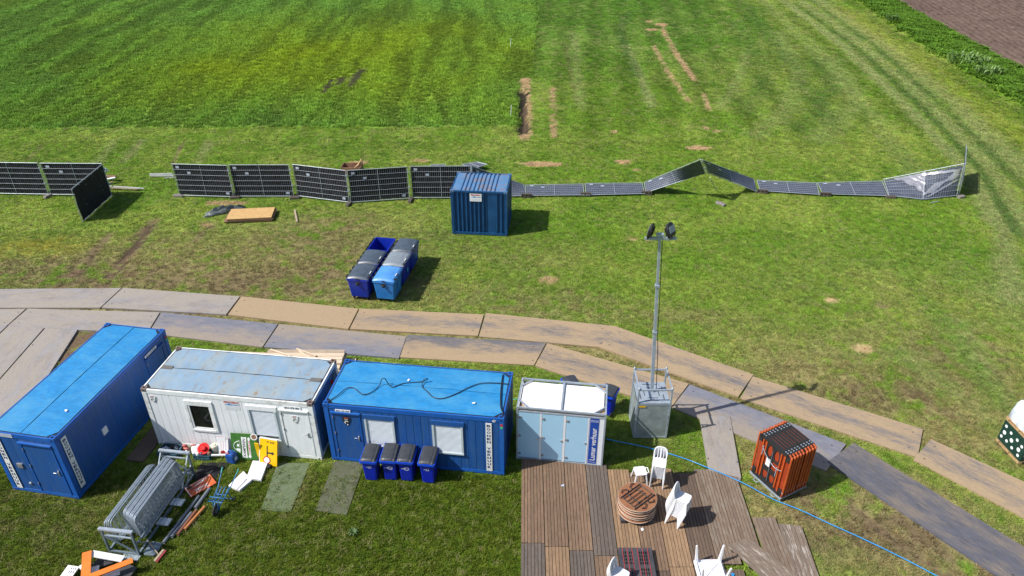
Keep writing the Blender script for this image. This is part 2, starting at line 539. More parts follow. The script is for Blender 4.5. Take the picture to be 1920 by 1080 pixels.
TYPES = {'soil': (0.150, 0.105, 0.066), 'dry': (0.27, 0.240, 0.098), 'mud': (0.085, 0.060, 0.040), 'straw': (0.49, 0.345, 0.185), 'yellow': (0.31, 0.31, 0.045),
         'light': (0.24, 0.29, 0.095), 'lush': (0.12, 0.235, 0.03), 'dark': (0.028, 0.024, 0.018), 'deep': (0.07, 0.135, 0.03)}
BLOBS = [  # px, py, rx m, ry m, type, strength
    (100, 500, 9, 3.5, 'dry', .75), (300, 495, 10, 4, 'dry', .85), (560, 520, 9, 4, 'dry', 1.0), (600, 450, 6, 4.5, 'dry', .7),
    (330, 515, 8, 2, 'soil', .7), (560, 530, 9, 2.2, 'soil', .62), (60, 510, 6, 2.0, 'soil', .5), (590, 455, 4, 4, 'soil', .42),
    (850, 560, 7, 2, 'dry', .55), (1080, 580, 5, 1.5, 'dry', .7), (700, 420, 6, 3, 'dry', .4), (460, 470, 8, 4, 'dry', .5),
    (80, 462, 3.2, 1.4, 'yellow', 1.0), (1020, 480, 4, 3, 'dry', .35), (850, 470, 4, 2, 'dry', .35),
    (1620, 650, 4, 2, 'dry', .55), (1660, 570, .75, .5, 'soil', .95), (1560, 562, .3, .22, 'straw', 1), (1618, 652, .45, .35, 'straw', .9),
    (1840, 665, 1.6, 1.8, 'soil', .65), (1830, 660, 3, 3, 'dry', .55), (1560, 715, 3.4, 1.4, 'soil', .7), (1700, 770, 6, 2.2, 'dry', .95),
    (1860, 750, 4, 2.5, 'dry', .7), (1500, 690, 4, 1.7, 'dry', .95), (1430, 640, 2.6, 1.3, 'dry', .7), (1310, 600, 4, 1.4, 'dry', .6),
    (1780, 690, 3, 2, 'soil', .4), (1640, 740, 3, 1.2, 'soil', .55), (1880, 850, 2.5, 1.4, 'soil', .55), (1780, 830, 2.5, 1.2, 'dry', .95),
    (1700, 560, 9, 5, 'dry', .33), (1880, 560, 2, 5, 'light', .5), (1750, 480, 6, 4, 'lush', .4), (1450, 480, 6, 4, 'lush', .35),
    (1230, 660, 4, 1.0, 'dry', .8), (1640, 980, 5, 2.2, 'dry', 1.0), (1760, 1040, 3, 1.4, 'dry', 1.0), (1540, 1010, 1.8, 1.2, 'lush', .5),
    (1600, 960, 6, 2.4, 'dry', 1.1), (1800, 1060, 4, 2, 'dry', 1.1), (1690, 1000, 4.5, 1.0, 'soil', .5), (1580, 1040, 3, 1, 'soil', .35), (1480, 960, 1.5, 1, 'dry', .9), (1520, 950, 1.2, 1.0, 'soil', .8), (1650, 1000, 3, 1.0, 'soil', .35), (1840, 1075, 2.0, .8, 'soil', .6), (1400, 850, 1.0, 1.8, 'dry', .9),  # soil patch beside the orange panel trolley also paints in its shadow
    (1290, 800, .9, .9, 'soil', .45), (1270, 830, 1.4, 1.0, 'dry', .5), (1160, 840, 2, 1.4, 'deep', .5), (1200, 760, 1.8, .7, 'dry', .5),
    (1015, 307, 1.9, .40, 'straw', 1.3), (1165, 303, .85, .45, 'straw', 1.2), (1196, 318, .4, .22, 'straw', 1), (1312, 277, 1.1, .50, 'straw', 1.2),
    (1345, 245, .35, .25, 'straw', .8), (1326, 240, .2, .3, 'straw', .8), (1150, 246, .3, .35, 'straw', .8), (1215, 450, .3, .2, 'straw', 1),
    (1188, 448, .3, .22, 'straw', .9), (385, 421, .6, .35, 'straw', .9), (1028, 525, .5, .4, 'straw', .5), (1070, 545, .8, .5, 'soil', .5),
    (672, 305, .6, .3, 'straw', .8), (790, 300, .9, .3, 'straw', .6), (425, 380, 1.2, .3, 'straw', .6), (1218, 40, .6, .5, 'straw', 1), (1240, 46, .7, .7, 'straw', 1),
    (1222, 55, .6, .5, 'straw', .9), (1247, 62, .5, .6, 'straw', .9), (150, 960, 3, 1.5, 'dry', .3), (60, 1000, 2, 1, 'soil', .35), (90, 930, 1.6, .5, 'soil', .5),
    (300, 950, 2, 1.5, 'lush', .25), (560, 920, .5, 1.4, 'dry', .45), (150, 650, 2.0, 2.4, 'soil', 1.3), (160, 630, 1.2, 1.0, 'soil', 1.4), (400, 655, 3, .4, 'soil', .4), (1310, 800, 1, .5, 'soil', .5),
    (1600, 800, 2, .8, 'dry', 1), (1360, 690, 1.5, .6, 'dry', .7)]
LINES = [  # px polyline, half width m, type, strength
    ([(0, 579), (280, 585), (450, 598), (650, 624), (900, 638), (1120, 656), (1250, 700), (1370, 755), (1560, 835), (1700, 910), (1900, 1055)], .6, 'dry', 1.0),
    ([(1240, 690), (1370, 755), (1560, 830), (1700, 905), (1900, 1050)], .35, 'soil', .8),
    ([(0, 579), (280, 586), (450, 598)], .25, 'soil', .6),
    ([(190, 536), (240, 476), (270, 432), (290, 412)], .5, 'soil', 1.1), ([(120, 538), (165, 482), (205, 440)], .5, 'soil', .9), ([(222, 490), (248, 462), (282, 422)], .2, 'mud', 1.1), ([(196, 540), (225, 505), (262, 450)], .13, 'mud', .9), ([(150, 520), (178, 476)], .16, 'mud', .7), ([(262, 462), (285, 430)], .12, 'mud', .8), ([(560, 470), (620, 430)], .3, 'soil', .6), ([(600, 520), (690, 455)], .3, 'soil', .5), ([(640, 430), (700, 400)], .25, 'soil', .5),
    ([(395, 425), (365, 450)], .3, 'soil', .8), ([(392, 266), (372, 302)], .4, 'light', .8), ([(268, 262), (232, 302)], .4, 'light', .8),
    ([(215, 262), (185, 302)], .4, 'light', .7), ([(345, 262), (325, 305)], .22, 'soil', .9), ([(262, 268), (240, 296)], .18, 'soil', .7),
    ([(80, 270), (50, 300)], .25, 'soil', .7), ([(700, 240), (680, 300)], .3, 'soil', .4),
    ([(985, 148), (985, 258)], .62, 'straw', .9), ([(979, 172), (981, 248)], .60, 'dark', 1.6), ([(986, 195), (984, 240)], .35, 'mud', 1.1),
    ([(1036, 165), (1038, 255)], .38, 'straw', .5), ([(1075, 60), (1090, 200)], .5, 'light', .5), ([(1062, 90), (1080, 190)], .35, 'soil', .4),
    ([(1240, 48), (1262, 92), (1302, 150)], .36, 'straw', .85), ([(1225, 85), (1250, 130), (1290, 190)], .34, 'straw', .5),
    ([(1175, 82), (1200, 140), (1221, 198)], .45, 'light', .9), ([(1180, 20), (1160, 60), (1195, 140)], .5, 'deep', .6), ([(1318, 175), (1331, 208)], .26, 'straw', .8),
    ([(1400, 100), (1380, 160), (1350, 200)], .6, 'light', .5), ([(1460, 60), (1500, 140), (1480, 200), (1420, 250)], 1.0, 'light', .45),
    ([(1380, 40), (1440, 130), (1400, 210)], 1.2, 'deep', .4), ([(1560, 110), (1600, 190), (1540, 260)], 1.2, 'light', .4), ([(1520, 90), (1560, 170), (1500, 240)], 1.0, 'deep', .4),
    ([(1470, 0), (1590, 92), (1710, 208), (1815, 320), (1880, 430), (1900, 560)], .7, 'light', 1.0),
    ([(1500, 0), (1620, 85), (1745, 195), (1860, 320), (1935, 440)], .8, 'light', .9), ([(1490, 5), (1610, 92), (1735, 206), (1845, 325), (1910, 440)], .35, 'deep', .8),
    ([(1535, 0), (1660, 85), (1800, 200), (1930, 330)], 1.3, 'light', .9), ([(1575, 15), (1710, 105), (1930, 270)], 1.8, 'yellow', .32),
    ([(1520, 0), (1640, 85), (1775, 205), (1930, 360)], .4, 'deep', .7), ([(1430, 0), (1540, 100), (1640, 220), (1720, 330)], .9, 'light', .4), ([(1390, 0), (1480, 110), (1560, 230)], 1.0, 'deep', .45),
    ([(1540, 905), (1640, 985), (1760, 1075)], .35, 'soil', .8), ([(1600, 905), (1720, 1000), (1800, 1060)], .3, 'soil', .6),
    ([(1720, 740), (1830, 800), (1930, 870)], .4, 'soil', .45), ([(1690, 660), (1800, 740), (1900, 830)], .5, 'light', .5), ([(1790, 600), (1850, 700), (1930, 800)], .6, 'light', .5),
    ([(1690, 500), (1780, 620), (1880, 760)], .6, 'lush', .5)]
_lines = [([gxy(*p) for p in pts], w, t, k) for pts, w, t, k in LINES]
_blobs = [(*gxy(px, py), rx, ry, t, k) for px, py, rx, ry, t, k in BLOBS]
CROP = [(-80.0, 52.6), (0.75, 53.3), (2.6, 102.0), (3.4, 125.0), (-95, 125.0)]
BANK_L = [(44.2, 102), (41.6, 80), (40.6, 59.0), (40.2, 40)]      # left and right edge of the rough bank
PL_EDGE = [(53, 125), (49.5, 102), (47.5, 80), (46.2, 66.0), (45.2, 50), (44.8, 35)]


def crop_mask(x, y):
    edge = 53.0 + (vnoise(x / 1.3, y * 0, 91) - .5) * .5 + (x + 20) * 0.01
    right = np.where(y < 66.2, .42 + (y - 53) * .012, 1.75 + (y - 66) * .040) + (vnoise(y / 1.1, x * 0, 92) - .5) * .4
    return sstep(-0.15, 0.15, y - edge) * sstep(-0.15, 0.15, right - x)


def plough_mask(x, y):
    e = np.interp(y, [35, 50, 66, 80, 102, 125], [44.8, 45.2, 46.2, 47.5, 49.5, 53])
    e = e + (vnoise(y / 1.5, x * 0, 93) - .5) * .9
    return sstep(-0.3, 0.3, x - e) * (y > 20)


def bank_mask(x, y):
    l = np.interp(y, [30, 40, 59, 80, 102, 125], [40.8, 41.0, 41.6, 42.8, 45.4, 48])
    l = l + (vnoise(y / 1.8, x * 0, 94) - .5) * 1.2
    r = np.interp(y, [35, 50, 66, 80, 102, 125], [44.8, 45.2, 46.2, 47.5, 49.5, 53])
    return sstep(-0.4, 0.4, x - l) * (1 - sstep(0.1, 0.7, x - r)) * (y > 20)


def cover(x, y):
    """albedo of the ground cover, bareness 0..1, straw 0..1 and sward height in m"""
    n1 = fbm(x, y, 9.0, 1); n2 = fbm(x, y, 2.2, 11); n3 = fbm(x, y, 0.40, 21, 4)
    warp = n2 - .5
    col = np.empty(x.shape + (3,))
    A = np.array((0.145, 0.252, 0.025)); B = np.array((0.238, 0.315, 0.054)); C = np.array((0.080, 0.178, 0.018))
    t = sstep(0.38, 0.66, n1 * .5 + n2 * .5)[..., None]
    col[:] = A + (B - A) * t
    t = sstep(0.5, 0.75, n3 * .6 + fbm(x, y, 3.5, 31) * .4)[..., None]
    col[:] = col + (C - col) * t * .7
    hgt = 0.075 + 0.04 * (n2 - .5) + 0.03 * (n3 - .5)
    bare = np.zeros(x.shape); straw = np.zeros(x.shape)
    # faint mowing lines running away from the camera in the far meadow
    st = np.sin((x - y * 0.10 + warp * 1.2) * 2.1) * .5 + .5
    far = sstep(44, 56, y)
    col *= (1 - far * .26 * st)[..., None]
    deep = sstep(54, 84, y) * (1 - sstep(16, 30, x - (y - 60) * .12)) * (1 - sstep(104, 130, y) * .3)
    col *= 1 - deep[..., None] * np.array((.34, .20, .20))  # far meadow: deeper green, with cloud shade painted into the colour
    sw = fbm(x + warp * 2, y * .12, 1.1, 47, 3)
    col *= (1 + far * .5 * (sw - .5))[..., None]
    # the lower lawn is taller, darker and deeper green
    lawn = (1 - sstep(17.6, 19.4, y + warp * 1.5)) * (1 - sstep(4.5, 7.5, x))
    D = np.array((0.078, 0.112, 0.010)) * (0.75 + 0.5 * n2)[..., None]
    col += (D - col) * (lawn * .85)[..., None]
    hgt += .03 * lawn
    # trodden strip along the roadway
    def put(mask, ty, k):
        nonlocal col, bare, straw
        m = np.clip(mask * k, 0, 1)
        col += (np.array(TYPES[ty]) - col) * m[..., None]
        if ty in ('soil', 'dark', 'mud'): bare = np.maximum(bare, m)
        if ty in ('dark', 'mud'): straw *= 1 - m
        if ty == 'dry': bare = np.maximum(bare, m * .3)
        if ty == 'straw':
            bare = np.maximum(bare, m * .9); straw = np.maximum(straw, m)
    for bx, by, rx, ry, ty, k in _blobs:
        d = np.hypot((x - bx) / rx, (y - by) / ry) + (n2 - .5) * 1.1 + (n3 - .5) * .9
        if ty in ('dry', 'lush', 'light', 'deep', 'yellow'):
            put((1 - sstep(.35, 1.25, d)) * sstep(.30, .62, n3 * .65 + n2 * .35), ty, k * 1.1)
        elif ty == 'soil':
            put((1 - sstep(.5, 1.1, d)) * sstep(.36, .60, n3 * .6 + n2 * .4), ty, k * 1.1)
        else:
            put(1 - sstep(.72, 1.0, d), ty, k)
    for pts, w, ty, k in _lines:
        d = seg_dist(x, y, pts) / w + (n2 - .5) * .9 + (n3 - .5) * 1.1
        sharp = ty in ('straw', 'soil', 'dark', 'mud')
        m = 1 - sstep(.45 if sharp else .2, 1.0 if sharp else 1.4, d)
        if ty in ('straw', 'soil'): m = m * sstep(.38, .52, n3 * .5 + n2 * .5 + .03)
        put(m, ty, k)
    # tall crop
    cm = crop_mask(x, y)
    drill = fbm(x + (fbm(x, y, 6, 71) - .5) * 2.0 + y * .05, y * .09, 0.9, 41, 3)
    yel = np.exp(-(((x + 14) / 23) ** 2 + ((y - 75) / 17) ** 2) * 1.0) + .5 * np.exp(-(((x + 28) / 10) ** 2 + ((y - 65) / 8) ** 2))
    yel = np.clip(yel * .78 - .06 + (fbm(x, y, 7, 51) - .5) * .7, 0, 1)
    K = np.array((0.152, 0.282, 0.046)) * (1 - yel)[..., None] + np.array((0.250, 0.330, 0.018)) * yel[..., None]
    edge = sstep(102, 112, y * 1.0 - x * .12)
    K = K * (.70 + .60 * sstep(.25, .75, drill))[..., None]
    left = sstep(-60, -66, x - (y - 102) * .25)
    K += (np.array((.15, .22, .03)) - K) * (left * .7)[..., None]
    col += (K - col) * cm[..., None]
    chole = np.zeros(x.shape)
    for pts in ([(608, 172), (622, 150)], [(634, 158), (640, 146)], [(655, 160), (680, 130)]):
        chole = np.maximum(chole, 1 - sstep(.4, 1.1, seg_dist(x, y, [gxy(*p) for p in pts]) / .55 + (n3 - .5) * 1.4))
    chole *= cm
    col += (np.array((.05, .05, .025)) - col) * chole[..., None]
    chh = (.15 + .15 * sstep(.40, .66, drill) * (1 - .6 * yel) + .06 * (n2 - .5)) * (1 - chole * .9)
    hgt = hgt * (1 - cm) + chh * cm
    bare = np.maximum(bare * (1 - cm), chole * .8)
    # ploughed field
    pm = plough_mask(x, y)
    fur = np.sin((x * .93 - (y - 60) * .15) * 2 * math.pi / .75 + n2 * 3) * .5 + .5
    P = np.array((0.180, 0.125, 0.100)) * (.62 + .42 * fur + .8 * (n3 - .5) + .35 * (n1 - .5))[..., None]
    col += (P - col) * pm[..., None]
    bare = np.maximum(bare, pm)
    bm = bank_mask(x, y)
    Bk = np.array((0.088, 0.180, 0.018)) * (.6 + .8 * n2)[..., None]
    col += (Bk - col) * bm[..., None]
    bare *= (1 - bm); straw *= (1 - cm)
    return col, bare, straw, hgt, cm, bm, pm


def ground_z(x, y):
    z = -0.045 + (fbm(x, y, 3.0, 61, 3) - .5) * .05 + (vnoise(x / .3, y / .3, 62) - .5) * .012
    z = np.minimum(z, -0.012)
    d = seg_dist(x, y, [gxy(978, 172), gxy(979, 246)])
    z = z - .28 * (1 - sstep(.15, .6, d))
    d = seg_dist(x, y, [gxy(190, 536), gxy(240, 476), gxy(290, 412)])
    z = z - .06 * (1 - sstep(.1, .4, d))
    pm = plough_mask(x, y)
    z = z + pm * (.22 * (vnoise(x / .45, y / .45, 63) - .3) + .05 * np.sin(x * 8.4))
    bm = bank_mask(x, y)
    return z + bm * .25


xs = np.unique(np.concatenate([np.arange(-36, 34.01, .22), np.linspace(-110, -36, 130), np.linspace(34, 80, 130),
                               np.linspace(-1500, -110, 14), np.linspace(80, 1500, 14)]))
ys = np.unique(np.concatenate([np.arange(10, 48.01, .22), np.linspace(48, 130, 230), np.linspace(-300, 10, 10), np.linspace(130, 2600, 24)]))
XX, YY = np.meshgrid(xs, ys)
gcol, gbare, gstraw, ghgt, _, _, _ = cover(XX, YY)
ZZ = ground_z(XX, YY)
nx, ny = len(xs), len(ys)
me = bpy.data.meshes.new('ground')
me.vertices.add(nx * ny)
me.vertices.foreach_set('co', np.stack([XX, YY, ZZ], -1).astype(np.float32).ravel())
I, J = np.meshgrid(np.arange(nx - 1), np.arange(ny - 1))
q = (J * nx + I).ravel()
quads = np.stack([q, q + 1, q + nx + 1, q + nx], 1).astype(np.int32)
me.loops.add(quads.size)
me.loops.foreach_set('vertex_index', quads.ravel())
me.polygons.add(len(quads))
me.polygons.foreach_set('loop_start', np.arange(0, quads.size, 4, dtype=np.int32))
me.polygons.foreach_set('use_smooth', np.ones(len(quads), bool))
me.update(calc_edges=True)
ca = me.attributes.new('tint', 'FLOAT_COLOR', 'POINT')
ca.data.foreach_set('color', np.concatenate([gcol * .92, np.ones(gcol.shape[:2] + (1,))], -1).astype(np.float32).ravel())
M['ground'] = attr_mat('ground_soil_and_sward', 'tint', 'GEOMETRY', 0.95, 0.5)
ground = link('ground', me, M['ground'])
ground['kind'] = 'structure'

EXCL = []      # footprints where no grass grows: (list of xy, margin)


def foot(pts, margin=0.05, prob=1.0):
    EXCL.append(([(p[0], p[1]) for p in pts], margin, prob))


# ------------------------------------------------------------------ roadway of plastic track mats
def track_mat(name, slate, sand, amt, ky=0.0, edge=0.3, mud=0.0):
    """dusty plastic plate: slate rubbed bare in streaks along the driving direction, sand blown over the rest"""
    m = mat(name, slate, 0.75, var=0.16, scale=3.0, bump=0.3, bscale=22, rnd=0.05, spec=0.3, dirt=(0.17, 0.115, 0.07) if mud else None, dirt_amt=mud, dirt_scale=.9, stretch=(.7, 1.5, 1), sharp=.15)
    nt = m.node_tree
    L = nt.links.new
    b = nt.nodes['Principled BSDF']
    base = b.inputs['Base Color'].links[0].from_socket
    tc = [n for n in nt.nodes if n.type == 'TEX_COORD'][0]
    off = [n for n in nt.nodes if n.type == 'VECT_MATH' and n.operation == 'MULTIPLY'][0]

    def nz(scale, vec, det, ro):
        mp = nt.nodes.new('ShaderNodeMapping')
        mp.inputs['Scale'].default_value = vec
        L(off.outputs[0], mp.inputs['Location']); L(tc.outputs['Object'], mp.inputs['Vector'])
        n = nt.nodes.new('ShaderNodeTexNoise')
        n.inputs['Scale'].default_value = scale; n.inputs['Detail'].default_value = det; n.inputs['Roughness'].default_value = ro
        L(mp.outputs[0], n.inputs['Vector'])
        return n.outputs['Fac']

    def math_(op, a, c):
        n = nt.nodes.new('ShaderNodeMath'); n.operation = op
        for k, x in enumerate((a, c)):
            if hasattr(x, 'node'): L(x, n.inputs[k])
            else: n.inputs[k].default_value = x
        return n.outputs[0]
    sep = nt.nodes.new('ShaderNodeSeparateXYZ'); L(tc.outputs['Object'], sep.inputs[0])
    y = sep.outputs[1]
    ay = math_('ABSOLUTE', y, 0)
    f = math_('ADD', math_('MULTIPLY', nz(1.0, (.6, 1.7, 1), 6, .62), 1.25), math_('MULTIPLY', nz(1.0, (2.0, 24, 1), 7, .75), 1.5))
    f = math_('ADD', f, math_('MULTIPLY', nz(26, (1, 1.8, 1), 4, .75), .75))
    f = math_('ADD', f, math_('MULTIPLY', ay, edge))
    f = math_('ADD', f, math_('MULTIPLY', y, ky))
    mr = nt.nodes.new('ShaderNodeMapRange'); mr.interpolation_type = 'SMOOTHSTEP'
    L(f, mr.inputs[0])
    mean = .5 * (1.25 + 1.5 + .75) + .3 * edge
    mr.inputs[1].default_value = mean - amt - .26; mr.inputs[2].default_value = mean - amt + .26
    mx = nt.nodes.new('ShaderNodeMix'); mx.data_type = 'RGBA'
    L(mr.outputs[0], mx.inputs[0]); L(base, mx.inputs[6])
    sc = nt.nodes.new('ShaderNodeVectorMath'); sc.operation = 'SCALE'
    sc.inputs[0].default_value = sand
    g = nt.nodes.new('ShaderNodeMapRange')
    for k, v_ in enumerate((.3, .7, .82, 1.16)): g.inputs[k + 1].default_value = v_
    L(nz(9, (1, 3, 1), 6, .75), g.inputs[0]); L(g.outputs[0], sc.inputs['Scale'])
    L(sc.outputs[0], mx.inputs[7]); L(mx.outputs[2], b.inputs['Base Color'])
    return m


SAND = (0.355, 0.262, 0.165); PALE = (0.310, 0.275, 0.240); SLATE = (0.128, 0.126, 0.140)
M['track_slate'] = track_mat('slate_track_mat', (0.165, 0.172, 0.215), (0.285, 0.240, 0.20), .02, -.35, .1)
M['track_mixed'] = track_mat('sandy_slate_track_mat', SLATE, SAND, .10, 0, .35)
M['track_mixed2'] = track_mat('half_sanded_track_mat', SLATE, SAND, .12, -.6, .2)
M['track_sand'] = track_mat('sand_covered_track_mat', (0.26, 0.205, 0.15), SAND, .50)
M['track_sand2'] = track_mat('sandy_track_mat_rubbed_middle', (0.155, 0.148, 0.155), SAND, .08, 0, .55)
M['track_pale'] = track_mat('dusty_pale_track_mat', (0.245, 0.245, 0.275), PALE, .12, -.15, .1, .34)
M['track_dark'] = track_mat('dark_slate_track_mat', (0.088, 0.092, 0.116), (0.20, 0.165, 0.135), -.10, .1, .1)
HOLE = MB().prism([(.045 * math.cos(t), .022 * math.sin(t)) for t in np.linspace(0, 6.283, 9)[:-1]], -.002, .003).mesh('lifting_hole')
M['hole_dark'] = mat('dusty_hole', (.05, .045, .04), .9)
ROADGRP = 'plastic track mats of the roadway'
LABELS_SEEN = {}


def plate(poly, mk, label, name='track_mat', group=ROADGRP, cat='track mat', z=0.0, th=0.04, ex=True, studs=True):
    P = [G(*p) for p in poly]
    c = sum(P, Vector()) / len(P)
    e = max(((P[(i + 1) % len(P)] - P[i]) for i in range(len(P))), key=lambda v: v.length)
    rz = math.atan2(e.y, e.x)
    loc = [Vector((math.cos(rz) * (p - c).x + math.sin(rz) * (p - c).y, -math.sin(rz) * (p - c).x + math.cos(rz) * (p - c).y, 0)) for p in P]
    mb = MB().prism([(p.x, p.y) for p in loc], -0.05, th)
    root = mb.build(name, M[mk])
    root.location = (c.x, c.y, z)
    root.rotation_euler = (0, 0, rz)
    tag(root, label, cat, group)
    # dark lifting holes near the two short ends
    if studs and len(loc) == 4:
        for k in (0, 1):
            for s in (.2, .8):
                a = loc[0].lerp(loc[3], .5).lerp(loc[1].lerp(loc[2], .5), .05 if k == 0 else .95)
                w = (loc[3] - loc[0]) * (s - .5)
                ho = link('lifting_hole', HOLE, M['hole_dark'], root)
                ho.location = (a.x + w.x, a.y + w.y, th)
    if ex: foot(P, 0.015, 1.0 if name != 'grass_mat' else .74)
    return root


UP = [  # upper lane
    ([(-200, 545), (228, 541), (188, 578), (-230, 579)], 'track_pale', 'pale dusty track mat at the left edge of the upper lane'),
    ([(231, 541), (450, 557), (424, 591), (191, 578)], 'track_pale', 'dusty grey track mat left of the bare sand-coloured mat in the upper lane'),
    ([(453, 557), (672, 580), (653, 618), (428, 591)], 'track_sand', 'sand-coloured track mat just below the large bins, left part of the upper lane'),
    ([(675, 580), (907, 591), (896, 631), (656, 618)], 'track_sand2', 'sandy track mat with a dark rubbed middle, straight below the six large bins'),
    ([(911, 588), (1157, 613), (1124, 652), (898, 632)], 'track_mixed', 'sandy track mat with broad dark stripe, in the upper lane before the light mast'),
    ([(1156, 614), (1412, 704), (1384, 745), (1124, 652)], 'track_mixed', 'track mat crossed by the light mast in the picture, half slate and half sand'),
    ([(1411, 707), (1730, 806), (1720, 859), (1388, 748)], 'track_mixed', 'long sandy slate track mat above the orange panel trolley'),
    ([(1745, 825), (2040, 960), (2030, 1030), (1712, 863)], 'track_mixed', 'last track mat of the upper lane, running out at the right edge')]
LO = [
    ([(-120, 583), (49, 580), (12, 613), (-170, 616)], 'track_pale', 'muddy pale track mat at the left edge of the lower lane'),
    ([(53, 580), (300, 587), (276, 626), (15, 613)], 'track_pale', 'pale bluish track mat behind the left blue cabin'),
    ([(303, 587), (521, 609), (492, 652), (279, 626)], 'track_slate', 'bluish slate track mat behind the white cabin'),
    ([(524, 609), (762, 632), (748, 673), (495, 652)], 'track_slate', 'slate track mat behind the timber stack, dusted with sand'),
    ([(764, 629), (1024, 644), (1001, 686), (750, 671)], 'track_mixed2', 'sandy track mat with dark tyre tracks behind the middle blue cabin'),
    ([(1026, 645), (1291, 721), (1257, 767), (1003, 687)], 'track_mixed', 'sandy track mat running behind the light mast'),
    ([(1293, 722), (1586, 834), (1549, 884), (1260, 765)], 'track_slate', 'bare dark slate track mat behind the orange panel trolley'),
    ([(1600, 832), (1960, 1052), (1905, 1105), (1550, 868)], 'track_dark', 'darkest track mat, worn slate blue, beside the orange panel trolley')]
for i, (p, mk, lb) in enumerate(UP):
    plate(p, mk, lb, z=0.0 + .006 * (i % 2))
for i, (p, mk, lb) in enumerate(LO):
    plate(p, mk, lb, z=0.0 + .006 * (i % 2))
SIDE = [
    ([(86, 616), (146, 619), (20, 815), (-75, 800)], 'track_pale', 'muddy track mat leading off the roadway, nearest the left blue cabin'),
    ([(16, 613), (83, 616), (-78, 800), (-170, 790)], 'track_pale', 'pale track mat leading off the roadway, second from the left blue cabin'),
    ([(-60, 613), (13, 613), (-175, 790), (-260, 780)], 'track_pale', 'track mat in the left corner of the picture beyond the two pale ones')]
for i, (p, mk, lb) in enumerate(SIDE):
    plate(p, mk, lb, group='track mats leading off the roadway', z=.003 * i)
plate([(1311, 783), (1368, 783), (1389, 899), (1328, 884)], 'track_pale', 'short grey loading mat lying between light mast and wooden deck',
      group=None, z=.045, th=.03)
plate([(1328, 884), (1388, 898), (1388, 902), (1330, 891)], 'track_slate', 'narrow dark strip at the front end of the short grey loading mat', name='mat_strip', group=None, cat='strip', z=.02, th=.02, studs=False)
for p, mk, lb in (([(520, 868), (581, 868), (545, 960), (489, 956)], 'green_mat', 'light green grass mat on the lawn in front of the white cabin door'),
                  ([(627, 864), (683, 867), (650, 966), (591, 957)], 'green_mat2', 'darker green grass mat in front of the blue cabin door, left of the wheelie bins')):
    plate(p, mk, lb, name='grass_mat', group='grass mats in front of the doors', cat='mat', th=.02, studs=False, z=-.018)
plate([(287, 801), (298, 829), (269, 866), (236, 863)], 'brown_mat', 'brown board lying between left blue cabin and white cabin', name='ground_board', group=None, cat='board', studs=False)
for p, lb in (([(457, 886), (473, 902), (449, 922), (429, 913)], 'lower white plastic sheet on the lawn, next to the blue hand cart'),
              ([(475, 867), (503, 869), (490, 903), (463, 899)], 'upper white plastic sheet on the lawn, at the foot of the yellow sign')):
    plate(p, 'white_plate', lb, name='white_sheet', group='white sheets on the lawn', cat='sheet', th=.05, studs=False, z=.02 + .02 * (p[0][0] > 470))
# ------------------------------------------------------------------ site cabins
class Face:
    """a wall face: a runs along u, d outward along n, z up"""

    def __init__(s, o, u, n):
        s.o, s.u, s.n = Vector(o), Vector(u), Vector(n)

    def P(s, a, d, z):
        return s.o + s.u * a + s.n * d + Vector((0, 0, z))

    def box(s, mb, a0, a1, z0, z1, d0, d1):
        return mb.obox(s.P(a0, d0, z0), s.u * (a1 - a0), s.n * (d1 - d0), (0, 0, z1 - z0))

    def M(s, a, z, d=0.004):
        return frame_matrix(s.P(a, d, z), s.u, (0, 0, 1))


def casting(root, x, y, z, sx, sy, m, h=.12):
    """hollow ISO corner casting: x,y outer corner, sx,sy point inwards"""
    a, b = .178, .162
    mb = MB()
    x0, x1 = sorted((x - sx * .006, x + sx * a)); y0, y1 = sorted((y - sy * .006, y + sy * b))
    mb.box(x0, x1, y0, y1, z, z + h * .5)
    t = .045
    z1 = z + h
    zz = z + h * .5
    mb.box(x0, x1, y0, y0 + t, zz, z1); mb.box(x0, x1, y1 - t, y1, zz, z1)
    mb.box(x0, x0 + t, y0 + t, y1 - t, zz, z1); mb.box(x1 - t, x1, y0 + t, y1 - t, zz, z1)
    ob = mb.build('corner_casting', m, root)
    hb = MB()
    hb.lathe([(.0001, 0), (.026, 0), (.026, .006), (.0001, .006)], 10, smooth=False)
    yy = y0 if sy > 0 else y1
    Mx = frame_matrix(((x0 + x1) / 2, yy + (-.001 if sy > 0 else .001), z + h * .42), (1, 0, 0), (0, 0, 1) if sy > 0 else (0, 0, -1))
    hb.xf(Mx)
    hb.build('casting_hole_shade', M['dark'], ob)  # dark disc on the side face, painting the shade of an open hole


def wall(root, F, L, H, pitch, openings, m, lo=.13, hi=.17, post=.16, name='wall_panel', rec=.018, gap=.012):
    a0, a1, z0, z1 = post, L - post, lo, H - hi
    n = max(1, round((a1 - a0) / pitch))
    # cut positions snap to opening edges so that panels end at frames
    for k in range(n):
        b0, b1 = a0 + (a1 - a0) * k / n + gap / 2, a0 + (a1 - a0) * (k + 1) / n - gap / 2
        segs = [(b0, b1, z0, z1)]
        for (o0, o1, q0, q1) in openings:
            new = []
            for (s0, s1, t0, t1) in segs:
                if s1 <= o0 or s0 >= o1 or t1 <= q0 or t0 >= q1:
                    new.append((s0, s1, t0, t1)); continue
                if s0 < o0: new.append((s0, o0, t0, t1))
                if s1 > o1: new.append((o1, s1, t0, t1))
                c0, c1 = max(s0, o0), min(s1, o1)
                if t0 < q0: new.append((c0, c1, t0, q0))
                if t1 > q1: new.append((c0, c1, q1, t1))
            segs = new
        for (s0, s1, t0, t1) in segs:
            if s1 - s0 > .02 and t1 - t0 > .02:
                F.box(MB(), s0, s1, t0, t1, -rec - .03, -rec).build(name, m, root)


